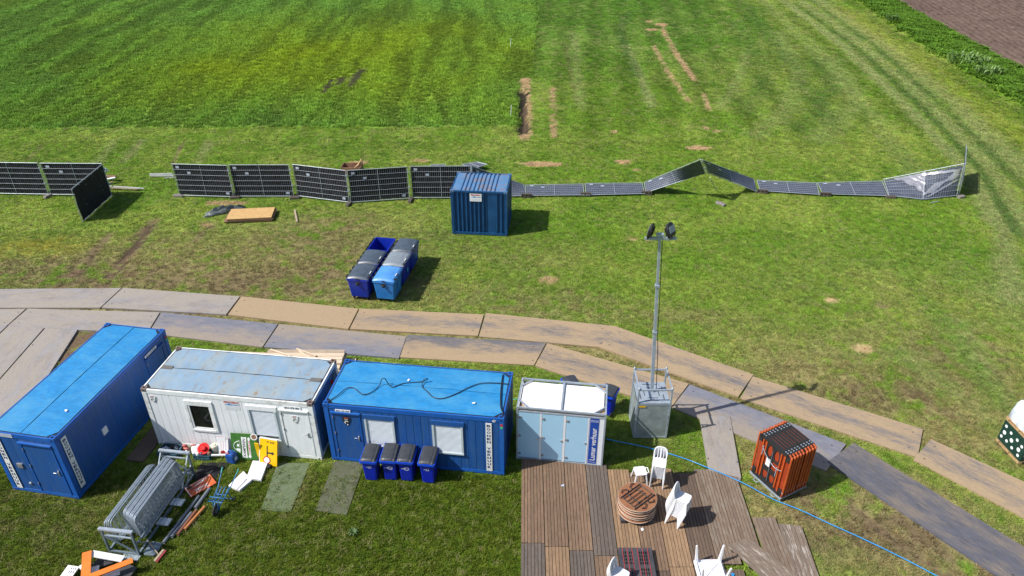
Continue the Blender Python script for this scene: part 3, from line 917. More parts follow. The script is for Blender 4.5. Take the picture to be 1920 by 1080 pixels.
def skeleton(root, W, D, H, mf, mc, mcore, gap=.0):
    MB().box(.07, W - .07, .07, D - .07, .10, H - .10).build('wall_core', mcore, root)
    p = .155
    for x in (0, W - p):
        for y in (0, D - p):
            MB().box(x, x + p, y, y + p, .10, H - .12).build('corner_post', mf, root)
    for y in (0, D - .10):
        MB().box(.172, W - .172, y + .004, y + .096, H - .165, H - .004).build('top_rail', mf, root)
        MB().box(.158, W - .158, y + .004, y + .096, 0, .13).build('bottom_rail', mf, root)
    for x in (0, W - .10):
        MB().box(x + .004, x + .096, .172, D - .172, H - .165, H - .004).build('top_rail', mf, root)
        MB().box(x + .004, x + .096, .158, D - .158, 0, .13).build('bottom_rail', mf, root)
    for x, sx in ((0, 1), (W, -1)):
        for y, sy in ((0, 1), (D, -1)):
            casting(root, x, y, H - .10, sx, sy, mc)
            casting(root, x, y, 0, sx, sy, mf, .105)


def roof_panels(root, W, D, H, m, along='x', seam=.03, sag=.02):
    """two slightly cambered roof sheets with chamfered corners, a seam between them and a black edge seal"""
    sb = MB()
    e = .075
    for (x0, x1, y0, y1) in ((e, W - e, .06, .085), (e, W - e, D - .085, D - .06), (.06, .085, e, D - e), (W - .085, W - .06, e, D - e)):
        sb.box(x0, x1, y0, y1, H - .02, H + .004)
    sb.build('edge_seal', M['seal'], root)
    MB().box(.088, W - .088, .088, D - .088, H - .06, H - .012).build('roof_deck', M['seal'], root)
    for k in (0, 1):
        def fn(u, v):
            if along == 'x':
                x = .09 + (W - .18) * u; y0, y1 = (.09, D / 2 - seam / 2) if k == 0 else (D / 2 + seam / 2, D - .09)
                y = y0 + (y1 - y0) * v
            else:
                x0, x1 = (.09, W / 2 - seam / 2) if k == 0 else (W / 2 + seam / 2, W - .09)
                x = x0 + (x1 - x0) * u; y = .09 + (D - .18) * v
            # clip the four roof corners round the castings
            cx, cy = min(x, W - x), min(y, D - y)
            if cx < .30 and cy < .30 and cx + cy < .42:
                sft = (.42 - cx - cy) / 2
                x += sft if x < W / 2 else -sft
                y += sft if y < D / 2 else -sft
            z = H + .004 + .035 * math.sin(math.pi * x / W) * math.sin(math.pi * y / D) + .006 * math.sin(x * 5 + k) * math.sin(y * 6)
            return (x, y, z)
        MB().grid(fn, 24 if along == 'x' else 10, 10 if along == 'x' else 24).build('roof_sheet', m, root)


def shield(root, F, a, z, w, h, m_back, dark_on_light):
    """shield-shaped sticker with a head emblem under two short words"""
    def poly(sc, m, dz, name, par):
        pts = [(-.5, .42), (-.2, .5), (.2, .5), (.5, .42), (.42, .0), (.25, -.28), (0, -.5), (-.25, -.28), (-.42, 0)]
        mb = MB().prism([(x * w * sc, y * h * sc) for x, y in pts], 0, .004)
        mb.xf(F.M(a, z, dz))
        return mb.build(name, m, par)
    s = poly(1, m_back, .004, 'sticker', root)
    ink = M['black'] if dark_on_light else M['white']
    mb = MB()
    # head: crescent, muzzle and collar
    arc = [(math.cos(t) * .24, math.sin(t) * .17 - .12) for t in np.linspace(.3, 3.3, 9)]
    arc += [(math.cos(t) * .13, math.sin(t) * .08 - .11) for t in np.linspace(3.3, .3, 9)]
    mb.prism([(x * w, y * h) for x, y in arc], 0, .003)
    mb.prism([(x * w, y * h) for x, y in ((-.26, -.13), (-.08, -.2), (-.1, -.3), (-.22, -.22))], 0, .003)
    mb.prism([(x * w, y * h) for x, y in ((.02, -.36), (.2, -.34), (.12, -.46), (.02, -.46))], 0, .003)
    mb.xf(F.M(a, z, .009))
    mb.build('emblem', ink, s)
    text('TEAM', w * .5, h * .13, F.M(a, z + h * .37, .010), M['orange_print'] if not dark_on_light else M['red_print'], s, bold=.02)
    text('BOXX', w * .38, h * .10, F.M(a, z + h * .2, .010), ink, s, bold=.03)


def banner(root, F, a, z0, z1, w, word, m_back, m_ink):
    b = F.box(MB(), a - w / 2, a + w / 2, z0, z1, .002, .007).build('banner', m_back, root)
    n = len(word)
    st = (z1 - z0 - .16) / n
    for i, ch in enumerate(word):
        if ch != ' ':
            text(ch, w * .62, st * .74, F.M(a, z1 - .05 - st * (i + .5), .009), m_ink, b, bold=.035)
    text('0495 - 53', w * .7, .05, F.M(a, z0 + .05, .009), M['grey_print'], b)
    return b


def handle(F, a, z, door, side=1, m=None):
    mb = MB()
    F.box(mb, a - .022, a + .022, z - .11, z + .11, .0, .012)
    ob = mb.build('handle', m or M['steel'], door)
    mb = MB()
    mb.path([F.P(a, .01, z + .05), F.P(a, .055, z + .05), F.P(a - side * .06, .06, z + .05), F.P(a - side * .13, .06, z + .045)], .012, 6)
    mb.build('lever', m or M['steel'], door)
    return ob


def door(root, F, a0, a1, z0, z1, m, mf, hs=1, dd=-.012):
    fb = MB()
    t = .045
    F.box(fb, a0, a0 + t, z0, z1, -.03, .004); F.box(fb, a1 - t, a1, z0, z1, -.03, .004); F.box(fb, a0 + t, a1 - t, z1 - t, z1, -.03, .004)
    fb.build('door_frame', mf, root)
    d = F.box(MB(), a0 + t + .012, a1 - t - .012, z0 + .02, z1 - t - .012, -.03, dd).build('door', m, root)
    F.box(MB(), a0 - .02, a1 + .02, z1, z1 + .05, -.02, .05).build('drip_rail', mf, root)
    h = (a1 - .13) if hs > 0 else (a0 + .13)
    handle(F, h, z0 + .98, d, hs)
    hb = MB()
    for zz in (.3, 1.1, 1.8):
        q = a0 + t if hs > 0 else a1 - t
        F.box(hb, q - .012, q + .012, z0 + zz, z0 + zz + .1, .004, .02)
    hb.each('hinge', M['lock'], d)
    return d


def shutter(root, F, a0, a1, z0, z1, mbox, drop=1.0):
    box = F.box(MB(), a0 - .04, a1 + .04, z1 - .17, z1 + .02, -.03, .03).build('shutter_box', mbox, root)
    fb = MB()
    t = .07
    F.box(fb, a0, a0 + t, z0, z1 - .17, -.02, .03); F.box(fb, a1 - t, a1, z0, z1 - .17, -.02, .03)
    F.box(fb, a0 - .01, a1 + .01, z0 - .06, z0, -.02, .055)
    fr = fb.build('window_frame', M['shutter_frame'], root)
    top, bot = z1 - .17, z1 - .17 - (z1 - .17 - z0) * drop
    n = round((top - bot) / .052)
    sb = MB()
    for k in range(n):
        zz = bot + (top - bot) * k / n
        hgt = (top - bot) / n
        # each slat a shallow ridge
        P0, P1 = F.P(a0 + t, -.012, zz), F.P(a1 - t, -.012, zz)
        up = Vector((0, 0, 1))
        q = [P0, P1, P1 + F.n * .016 + up * hgt * .45, P0 + F.n * .016 + up * hgt * .45, P1 + up * hgt * .94, P0 + up * hgt * .94]
        sb.add(q, [(0, 1, 2, 3), (3, 2, 4, 5)])
    sl = sb.build('shutter_slats', M['shutter'], root, 'stuff')
    F.box(MB(), a0 + t, a1 - t, z0, z1 - .18, -.04, -.02).build('pane', M['glass'], fr)
    if drop < 1:
        F.box(MB(), a0 + t, a1 - t, bot - .03, bot, -.014, .012).build('end_slat', M['shutter_frame'], root)


# ---- left blue cabin (short side with the door faces the camera)
YL = R(-10.04)
lc = thing('site_cabin', 'long blue site cabin at the left edge, seen end-on with its door facing the camera', 'site cabin',
           (-16.616, 17.299, 0), YL, 'site cabins in a row')
W, D, H = 2.438, 6.058, 2.615
skeleton(lc, W, D, H, M['blue_frame'], M['blue_frame'], M['dark'])
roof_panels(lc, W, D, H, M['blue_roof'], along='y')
F = Face((0, 0, 0), (1, 0, 0), (0, -1, 0))
dr = (1.08, 2.22, .13, 2.27)
wall(lc, F, W, H, .30, [dr], M['blue_wall'])
door(lc, F, *dr, M['blue_wall'], M['blue_frame'])
banner(lc, F, .31, .14, 2.36, .20, 'BOONEN VERHUUR', M['white'], M['navy_print'])
F.box(MB(), .62, .82, 1.12, 1.30, -.02, .02).build('meter_box', M['lock'], lc)
MB().lathe([(.0001, 0), (.06, 0), (.055, .03), (.0001, .034)], 12).xf(F.M(.80, .42, -.015)).build('round_vent', M['galv'], lc)
F.box(MB(), .5, .95, 2.45, 2.6, .001, .007).build('number_plate', M['grey_print'], lc)
Fr = Face((W, 0, 0), (0, 1, 0), (1, 0, 0))
dr2 = (4.62, 5.72, .13, 2.2)
wall(lc, Fr, D, H, 1.12, [dr2], M['blue_wall'], gap=.006)
door(lc, Fr, *dr2, M['blue_wall'], M['blue_wall'], dd=-.02)
banner(lc, Fr, .33, .28, 2.42, .22, 'BOONEN VERHUUR', M['white'], M['navy_print'])
F2 = Fr
v = F2.box(MB(), 1.78, 2.0, 1.16, 1.42, -.018, .03).build('wall_vent', M['white'], lc)
p = F2.box(MB(), 4.65, 5.35, 2.28, 2.38, .002, .012).build('number_plate', M['white'], lc)
text('BO-16-202', .6, .07, F2.M(5.0, 2.33, .014), M['navy_print'], p, bold=.02)
F2.box(MB(), 5.93, 6.03, 2.27, 2.36, .002, .012).build('red_tag', M['red_print'], lc)
F2.box(MB(), 5.93, 6.03, 2.15, 2.25, .002, .012).build('green_tag', M['green_print'], lc)
wall(lc, Face((W, D, 0), (-1, 0, 0), (0, 1, 0)), W, H, .5, [], M['blue_wall'])
wall(lc, Face((0, D, 0), (0, -1, 0), (-1, 0, 0)), D, H, 1.0, [], M['blue_wall'])


def ground_foot(root, W, D, mg=.02):
    c, s = math.cos(root.rotation_euler.z), math.sin(root.rotation_euler.z)
    foot([(root.location.x + c * x - s * y, root.location.y + s * x + c * y) for x, y in ((0, 0), (W, 0), (W, D), (0, D))], mg)


ground_foot(lc, W, D)

# ---- white cabin
wc = thing('site_cabin', 'white site cabin with pale rust-stained roof, one dark open window and a white door', 'site cabin',
           (-12.643, 19.439, 0), R(-7.436), 'site cabins in a row')
W, D, H = 6.058, 2.438, 2.527
skeleton(wc, W, D, H, M['white_frame'], M['rusty'], M['dark'])
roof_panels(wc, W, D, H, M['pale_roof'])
for xx in (.10, W - .50):
    MB().box(xx, xx + .40, D / 2 - .09, D / 2 + .09, H + .012, H + .034).build('roof_patch', M['grey_patch'], wc)
F = Face((0, 0, 0), (1, 0, 0), (0, -1, 0))
win = (1.46, 2.46, .84, 2.20); shu = (3.72, 4.72, .72, 2.22); dr = (4.86, 5.86, .13, 2.14)
wall(wc, F, W, H, .262, [win, (shu[0], shu[1], shu[2], shu[3] + .03), dr], M['white_wall'])
fb = MB()
a0, a1, z0, z1 = win
F.box(fb, a0, a0 + .08, z0, z1, -.03, .02); F.box(fb, a1 - .08, a1, z0, z1, -.03, .02)
F.box(fb, a0 + .08, a1 - .08, z0, z0 + .08, -.03, .03); F.box(fb, a0 + .08, a1 - .08, z1 - .2, z1, -.03, .02)
wf = fb.build('window_frame', M['white_frame'], wc)
sb = MB()
F.box(sb, a0 + .08, a0 + .15, z0 + .08, z1 - .2, -.03, .005); F.box(sb, a1 - .15, a1 - .08, z0 + .08, z1 - .2, -.03, .005)
F.box(sb, a0 + .15, a1 - .15, z0 + .08, z0 + .15, -.03, .005)
sb.build('sash', M['white'], wf)
F.box(MB(), a0 + .15, a1 - .15, z0 + .15, z1 - .2, -.045, -.025).build('pane', M['glass'], wf)
shutter(wc, F, shu[0], shu[1], shu[2] + .06, shu[3], M['white_wall'], .88)
d = door(wc, F, *dr, M['white_wall'], M['white_frame'])
pl = F.box(MB(), 5.03, 5.64, 2.21, 2.34, -.012, .006).build('number_plate', M['white_wall'], wc)
text('BU-09-80', .50, .085, F.M(5.335, 2.275, .008), M['black'], pl, bold=.02)
shield(wc, F, .335, 2.13, .24, .30, M['white'], True)
shield(wc, F, 5.36, 1.78, .26, .34, M['white'], True)
sg = F.box(MB(), 2.90, 3.46, 1.94, 2.335, -.016, -.010).build('rental_sign', M['white'], wc)
text('VERHUURBOX', .54, .09, F.M(3.18, 2.275, -.008), M['red_print'], sg, bold=.03)
text('BOONEN', .30, .06, F.M(3.28, 2.17, -.008), M['cyan_print'], sg, bold=.02)
mb = MB().prism([(-.24, -.02), (-.02, -.035), (.06, -.03), (-.02, .03), (-.06, .06), (-.1, .02)], 0, .002).xf(F.M(3.16, 2.175, -.008)); mb.build('roof_logo', M['cyan_print'], sg)
for k in range(3):
    F.box(MB(), 2.96, 3.40, 1.98 + k * .045, 1.994 + k * .045, -.010, -.007).build('print_line', M['grey_print'], sg)
Fr = Face((W, 0, 0), (0, 1, 0), (1, 0, 0))
wall(wc, Fr, D, H, .42, [], M['mid_blue'])
mb = MB()
mb.path([Fr.P(.25, .03, 2.5), Fr.P(.16, .05, 2.62), Fr.P(.06, .06, 2.56), Fr.P(.1, .05, 2.42), Fr.P(.3, .05, 2.38)], .012, 6)
mb.path([Fr.P(1.75, .04, 2.05), Fr.P(1.8, .06, 2.3), Fr.P(2.0, .06, 2.32), Fr.P(2.15, .06, 2.1), Fr.P(2.18, .05, 1.6)], .012, 6)
mb.each('power_lead', M['cable'], wc)
Fr.box(MB(), 1.70, 1.80, 2.0, 2.12, .0, .06).build('socket', M['bright_red'], wc)
wall(wc, Face((W, D, 0), (-1, 0, 0), (0, 1, 0)), W, H, .5, [], M['white_wall'])
wall(wc, Face((0, D, 0), (0, -1, 0), (-1, 0, 0)), D, H, .5, [], M['white_wall'])
ground_foot(wc, W, D)

# ---- middle blue cabin
bc = thing('site_cabin', 'blue site cabin with two closed grey shutters and a loose black cable on its roof', 'site cabin',
           (-6.282, 18.677, 0), R(-7.12), 'site cabins in a row')
H = 2.517
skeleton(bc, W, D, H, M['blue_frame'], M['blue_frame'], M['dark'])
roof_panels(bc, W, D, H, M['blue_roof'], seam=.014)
dr = (.24, 1.22, .13, 2.18); s1 = (1.36, 2.38, .86, 2.06); s2 = (3.66, 4.70, .86, 2.06)
wall(bc, F, W, H, .262, [dr, (s1[0], s1[1], .80, 2.09), (s2[0], s2[1], .80, 2.09)], M['blue_wall'])
d = door(bc, F, *dr, M['blue_wall'], M['blue_frame'])
shield(bc, F, .74, 1.85, .30, .38, M['black'], False)
pl = F.box(MB(), .40, .92, 2.24, 2.33, -.012, .006).build('number_plate', M['white'], bc)
text('BO-18-104', .44, .06, F.M(.66, 2.285, .008), M['navy_print'], pl, bold=.02)
for s in (s1, s2):
    shutter(bc, F, s[0], s[1], s[2], s[3] + .14, M['blue_wall'])
banner(bc, F, 5.56, .145, 2.30, .20, 'BOONEN VERHUUR', M['white'], M['navy_print'])
text('47', .13, .11, F.M(5.74, 2.40, .002), M['white'], bc, bold=.03)
F.box(MB(), 5.94, 6.03, 2.20, 2.29, .002, .010).build('red_tag', M['red_print'], bc)
F.box(MB(), 5.94, 6.03, 2.09, 2.19, .002, .010).build('green_tag', M['green_print'], bc)
wall(bc, Fr, D, H, .42, [], M['blue_wall'])
wall(bc, Face((W, D, 0), (-1, 0, 0), (0, 1, 0)), W, H, .5, [], M['blue_wall'])
wall(bc, Face((0, D, 0), (0, -1, 0), (-1, 0, 0)), D, H, .5, [], M['blue_wall'])
ground_foot(bc, W, D)


def spline(pts, n=8):
    pts = [Vector(p) for p in pts]
    out = []
    for i in range(len(pts) - 1):
        p0, p1, p2, p3 = pts[max(i - 1, 0)], pts[i], pts[i + 1], pts[min(i + 2, len(pts) - 1)]
        for k in range(n):
            t = k / n
            out.append(.5 * ((2 * p1) + (p2 - p0) * t + (2 * p0 - 5 * p1 + 4 * p2 - p3) * t * t + (3 * p1 - p0 - 3 * p2 + p3) * t ** 3))
    out.append(pts[-1])
    return out


zc = 2.575
cp = [G(612, 755, 2.54), G(632, 742, zc), G(650, 728, zc), G(664, 728, zc), G(680, 739.5, zc), G(697, 735, zc), G(711, 723, zc + .02),
      G(716, 711, zc + .22), G(722, 710.5, zc + .24), G(730, 722, zc + .02), G(738, 725.5, zc), G(756, 719, zc), G(782, 716.5, zc), G(796, 714, zc + .05),
      G(802, 711, zc + .1), G(800, 709.5, zc + .16), G(793, 714.5, zc + .08), G(792, 725, zc), G(802, 735, zc), G(813, 745, zc), G(830, 747, zc), G(856, 738, zc), G(880, 726, zc), G(903, 718.5, zc), G(930, 718, zc),
      G(953, 720, zc)]
tag(MB().path(spline(cp, 6), .015, 6).build('power_cable', M['cable']), 'black power cable lying in loops along the middle blue cabin roof', 'cable')
tag(MB().path(spline([G(943, 702, 2.55), G(941, 715, zc), G(939, 735, zc), G(939, 762, zc), G(943, 774, 2.56), G(942, 783, 2.53)], 6), .022, 6).build('power_cable', M['cable']),
    'short black cable crossing the right end of the middle blue cabin roof', 'cable')
for i, (px, py, lb) in enumerate(((888, 756, 'pale leaf scrap near the front right of the blue cabin roof'), (766, 713, 'pale scrap beside the cable loop on the blue cabin roof'),
                                  (124, 770, 'larger of two white scraps on the left blue cabin roof'))):
    p = G(px, py, zc if i < 2 else 2.655)
    o = MB().grid(lambda u, v: ((u - .5) * .1, (v - .5) * .07, .012 * math.sin(u * 5) * math.cos(v * 4) + .014), 3, 3).build('litter_scrap', M['white'])
    o.location = p; o.rotation_euler = (0, 0, i * 1.1)
    tag(o, lb, 'litter', 'scraps on the cabin roofs')

# ------------------------------------------------------------------ toilet block
tb = thing('toilet_block', 'steel framed toilet block with three pale blue doors and a white roof', 'toilet block', (0.142, 18.688, 0), R(-7.63))
W, D, H = 2.991, 1.582, 2.379
F = Face((0, 0, 0), (1, 0, 0), (0, -1, 0))
t = .06
for x in (0, W - t):
    for y in (0, D - t):
        MB().box(x, x + t, y, y + t, 0, H).build('corner_post', M['galv'], tb)
for y in (0, D - t):
    MB().box(t, W - t, y + .003, y + t - .003, H - t, H - .003).build('top_rail', M['galv'], tb)
    MB().box(t, W - t, y + .003, y + t - .003, .0, .09).build('bottom_rail', M['galv'], tb)
    MB().box(t, W - t, y + .003, y + t - .003, H - .20, H - .15).build('eaves_rail', M['galv'], tb)
for x in (0, W - t):
    MB().box(x + .003, x + t - .003, t, D - t, H - t, H - .003).build('top_rail', M['galv'], tb)
    MB().box(x + .003, x + t - .003, t, D - t, .0, .09).build('bottom_rail', M['galv'], tb)
MB().box(W * .5 - .03, W * .5 + .03, t, D - t, H - .055, H - .006).build('cross_rail', M['galv'], tb)
c = .36
for x, sx in ((t, 1), (W - t, -1)):
    for y, sy in ((t, 1), (D - t, -1)):
        MB().bar((x - sx * .02, y + sy * c, H - .03), (x + sx * c, y - sy * .02, H - .03), .045, .045).build('corner_brace', M['galv'], tb)
MB().box(.04, W - .04, .05, D - .05, .10, H - .16).build('body', M['toilet_white'], tb)
MB().box(.066, W - .066, .066, D - .066, H - .155, H - .125).build('roof_board', M['ply'], tb)
for x0, x1, l in ((.10, W / 2 - .035, 1), (W / 2 + .035, W - .10, 0)):
    k = .27
    P = [(x0, .12 + (k if l else 0)), (x0 + (k if l else 0), .12), (x1 - (0 if l else k), .12), (x1, .12 + (0 if l else k)),
         (x1, D - .12 - (0 if l else k)), (x1 - (0 if l else k), D - .12), (x0 + (k if l else 0), D - .12), (x0, D - .12 - (k if l else 0))]
    P = [p for i, p in enumerate(P) if p not in P[:i]]
    MB().prism(P, H - .123, H - .075).build('roof_panel', M['roof_white'], tb)
for i, (a0, a1) in enumerate(((.075, .79), (.865, 1.585), (1.675, 2.395))):
    d = F.box(MB(), a0, a1, .13, H - .21, -.03, -.012).build('door', M['pale_blue_door'], tb)
    for z in (.26, 1.08, 1.92):
        h = F.box(MB(), a0 + .0, a0 + .085, z, z + .075, -.010, .012).build('hinge', M['lock'], d)
    F.box(MB(), a1 - .09, a1 - .02, 1.03, 1.075, -.010, .02).build('latch', M['steel'], d)
for a0, a1 in ((.06, .072), (.795, .86), (1.59, 1.67), (2.40, 2.445)):
    F.box(MB(), a0, a1, .092, H - .203, -.04, -.006).build('mullion', M['toilet_white'], tb)
F.box(MB(), 2.45, W - t, .092, H - .203, -.04, -.016).build('end_panel', M['toilet_white'], tb)
bn = F.box(MB(), 2.475, 2.765, .13, H - .21, -.014, -.004).build('banner', M['toilet_blue'], tb)
Mt = frame_matrix(F.P(2.622, -.002, 1.02), (0, 0, 1), (-1, 0, 0))
text('Lumar verhuur', 1.46, .185, Mt, M['white'], bn, bold=.012)
text('0495-634', .24, .045, F.M(2.62, 2.08, -.002), M['white'], bn, bold=.01)
F.box(MB(), 2.49, 2.75, 2.02, 2.03, -.003, -.001).build('print_line', M['white'], bn)
F.box(MB(), 2.49, 2.75, .20, .207, -.003, -.001).build('print_line', M['white'], bn)
fb = MB()
for a0 in (.9, 1.62):
    F.box(fb, a0, a0 + .26, -.0, .085, -.01, .012)
fb.each('fork_pocket', M['galv_dark'], tb)
ground_foot(tb, W, D)

# ------------------------------------------------------------------ far storage container
fc = thing('storage_container', 'small corrugated blue storage container standing in front of the black fence', 'container', (-3.267, 35.71, 0), R(-5.27))
W, D, H = 3.021, 2.508, 2.575


def corr(a0, a1, n, dep, F, z0, z1):
    """trapezoidal corrugated sheet"""
    prof = []
    for k in range(n):
        b = a0 + (a1 - a0) * k / n
        w = (a1 - a0) / n
        prof += [(b, 0), (b + w * .30, 0), (b + w * .42, -dep), (b + w * .88, -dep)]
    prof.append((a1, 0))
    vs = [F.P(a, d - .02, z) for z in (z0, z1) for a, d in prof]
    m = len(prof)
    return MB().add(vs, [(i, i + 1, m + i + 1, m + i) for i in range(m - 1)])


p = .12
for x in (0, W - p):
    for y in (0, D - p):
        MB().box(x, x + p, y, y + p, .08, H - .11).build('corner_post', M['cont_wall'], fc)
for x, sx in ((0, 1), (W, -1)):
    for y, sy in ((0, 1), (D, -1)):
        casting(fc, x, y, H - .105, sx, sy, M['cont_roof'], .115)
        casting(fc, x, y, 0, sx, sy, M['cont_wall'], .1)
for y in (0, D - .08):
    MB().box(.18, W - .18, y + .003, y + .077, H - .10, H - .01).build('top_rail', M['cont_wall'], fc)
    MB().box(.18, W - .18, y + .003, y + .077, 0, .14).build('bottom_rail', M['cont_wall'], fc)
for x in (0, W - .08):
    MB().box(x + .003, x + .077, .165, D - .165, H - .10, H - .01).build('top_rail', M['cont_wall'], fc)
    MB().box(x + .003, x + .077, .165, D - .165, 0, .14).build('bottom_rail', M['cont_wall'], fc)
MB().box(.12, W - .12, .12, D - .12, .1, H - .11).build('wall_core', M['cont_wall'], fc)
F = Face((0, 0, 0), (1, 0, 0), (0, -1, 0))
corr(.12, 1.92, 8, .075, F, .14, H - .10).build('corrugated_wall', M['cont_wall'], fc)
F.box(MB(), 1.92, 2.42, .14, H - .10, -.06, -.045).build('plain_panel', M['cont_wall'], fc)
corr(2.42, W - .12, 2, .075, F, .14, H - .10).build('corrugated_wall', M['cont_wall'], fc)
for FF, L in ((Face((W, 0, 0), (0, 1, 0), (1, 0, 0)), D), (Face((W, D, 0), (-1, 0, 0), (0, 1, 0)), W), (Face((0, D, 0), (0, -1, 0), (-1, 0, 0)), D)):
    corr(.12, L - .12, 9, .06, FF, .14, H - .10).build('corrugated_wall', M['cont_wall'], fc)
rb = MB()
prof = []
n = 9
x0, x1 = .45, W - .55
prof = [(.085, H - .012)]
for k in range(n):
    b = x0 + (x1 - x0) * k / n; w = (x1 - x0) / n
    prof += [(b, H - .012), (b + w * .35, H - .012), (b + w * .5, H - .075), (b + w * .8, H - .075)]
prof += [(x1, H - .012), (W - .085, H - .012)]
m_ = len(prof)
rb.add([(x, y, z) for y in (.085, D - .085) for x, z in prof], [(i, i + 1, m_ + i + 1, m_ + i) for i in range(m_ - 1)])
rb.build('corrugated_roof', M['cont_roof'], fc)
sg = F.box(MB(), 1.03, 1.66, 1.99, 2.43, .002, .010).build('rental_sign', M['white'], fc)
text('VERHUURBOX', .54, .10, F.M(1.345, 2.355, .012), M['red_print'], sg, bold=.03)
text('BOONEN', .30, .06, F.M(1.47, 2.235, .012), M['cyan_print'], sg, bold=.02)
MB().prism([(-.24, -.02), (-.02, -.035), (.06, -.03), (-.02, .03), (-.06, .06), (-.1, .02)], 0, .002).xf(F.M(1.32, 2.245, .011)).build('roof_logo', M['cyan_print'], sg)
for k in range(3):
    F.box(MB(), 1.1, 1.59, 2.03 + k * .05, 2.045 + k * .05, .010, .012).build('print_line', M['grey_print'], sg)
ground_foot(fc, W, D)

# ------------------------------------------------------------------ light tower
lt = thing('light_tower', 'galvanised light tower with square cage and tall mast carrying two black floodlights', 'light tower', (4.38, 19.74, 0))
W = D = 1.21
hb, hr = 1.60, 2.23
t = .06
for x in (0, W - t):
    for y in (0, D - t):
        p = MB().box(x, x + t, y, y + t, 0, hr).build('cage_post', M['galv'], lt)
        MB().lathe([(.0001, 0), (.042, 0), (.045, .02), (.03, .075), (.0001, .08)], 8, (x + t / 2, y + t / 2, hr)).build('lifting_eye', M['galv'], p)
for a in (0, D - t):
    MB().box(t, W - t, a + .006, a + t - .006, hr - .055, hr - .005).build('top_rail', M['galv'], lt)
    MB().box(t, W - t, a + .006, a + t - .006, 0.0, .06).build('bottom_rail', M['galv'], lt)
    MB().box(a + .006, a + t - .006, t, D - t, hr - .055, hr - .005).build('top_rail', M['galv'], lt)
    MB().box(a + .006, a + t - .006, t, D - t, 0.0, .06).build('bottom_rail', M['galv'], lt)
for x0, x1, y0, y1 in ((t, W - t, .02, .03), (t, W - t, D - .03, D - .02), (.02, .03, t, D - t), (W - .03, W - .02, t, D - t)):
    MB().box(x0, x1, y0, y1, .06, hb - .05).build('side_sheet', M['galv_dull'], lt)
tp = MB().box(.035, W - .035, .012, D - .035, hb, hb + .025).build('top_plate', M['galv'], lt)
MB().box(t + .002, W - t - .002, .008, .016, hb - .085, hb - .002).build('plate_lip', M['galv'], lt)
slots = [(.30, .80, .14, .165), (.34, .84, 1.03, 1.055), (.16, .185, .22, .52), (.98, 1.005, .22, .50), (.16, .185, .62, .9), (1.0, 1.025, .64, .92), (.32, .345, .42, .68), (.84, .865, .42, .68), (.44, .72, .84, .86)]
for s in slots:
    MB().box(*s, hb + .026, hb + .029).build('slot_shade', M['dark'], tp)  # raised dark strips that paint the shade inside open slots
text('Van Eijnen', .36, .07, Matrix.Translation((.60, .30, hb + .027)), M['black'], tp, bold=.02)
MB().box(.08, .32, -.0, .006, hb - .16, hb - .10).build('warning_label', M['sign_yellow'], lt)
latch = MB(); latch.box(W - .072, W - .058, -.012, .0, .95, 1.05); latch.box(W - .072, W - .058, -.012, .0, .62, .72); latch.each('latch', M['steel'], lt)
lean = Vector((-.36, .02, 6.15))
m0 = Vector((.62, .66, hb + .02))
mp_ = lambda k: m0 + lean * k
MB().bar(mp_(0), mp_(.42), .115, .115).build('lower_mast', M['galv'], lt)
MB().bar(mp_(.42), mp_(.72), .095, .095).build('middle_mast', M['galv'], lt)
MB().bar(mp_(.72), mp_(1), .08, .08).build('upper_mast', M['galv'], lt)
cb = MB()
for k in (.415, .715): cb.bar(mp_(k), mp_(k + .012), .15, .15); 
cb.each('mast_collar', M['galv'], lt)
MB().path([m0 + Vector((.16, .02, .05)), mp_(.3) + Vector((.13, -.03, 0)), mp_(.41) + Vector((.09, -.05, 0)), mp_(.6) + Vector((.09, -.05, 0)), mp_(.99) + Vector((.075, -.05, 0))], .012, 6).build('mast_cable', M['cable'], lt)
top = mp_(1)
MB().box(top.x - .47, top.x + .52, top.y - .05, top.y + .04, top.z - .02, top.z + .06).build('cross_bar', M['galv'], lt)
MB().box(top.x - .10, top.x + .12, top.y - .03, top.y + .10, top.z + .062, top.z + .17).build('junction_box', M['galv'], lt)


def floodlight(cx, yaw, tilt):
    Mx = Matrix.Translation((top.x + cx, top.y - .02, top.z + .10)) @ Matrix.Rotation(yaw, 4, 'Z') @ Matrix.Rotation(tilt, 4, 'X')
    mb = MB()
    # body: tapered case seen from the side, lamp face towards local -y
    Mx = Mx @ Matrix.Scale(.86, 4)
    rings = [rrect(.20, .035, .03, 0, 0, -.0), rrect(.235, .06, .04, .06), rrect(.235, .075, .04, .34), rrect(.19, .045, .035, .47), rrect(.13, .02, .018, .52)]
    mb.loft(rings).xf(Mx)
    b = mb.build('floodlight', M['black_metal'], lt)
    MB().box(-.175, .175, -.085, -.076, .16, .40).xf(Mx).build('lens', M['lens'], b)
    fin = MB()
    for k in range(7): fin.box(-.2 + k * .062, -.19 + k * .062, .075, .11, .08, .38)
    fin.xf(Mx).build('cooling_fin', M['black_metal'], b, 'stuff')
    MB().path([Mx @ Vector(p) for p in ((-.24, 0, .2), (-.26, 0, .05), (-.16, 0, -.06), (.16, 0, -.06), (.26, 0, .05), (.24, 0, .2))], .014, 6).build('bracket', M['black_metal'], b)


floodlight(-.36, R(-112), R(-12))
floodlight(.37, R(50), R(-22))
ground_foot(lt, W, D)
# ------------------------------------------------------------------ temporary fence
def on_ray(px, py, P, dist, z0=0.0, z1=3.0):
    """point on the sight line of a pixel that lies dist from P (a panel edge has a known length)"""
    best = min(np.linspace(z0, z1, 300), key=lambda z: abs((G(px, py, z) - P).length - dist))
    return G(px, py, float(best))


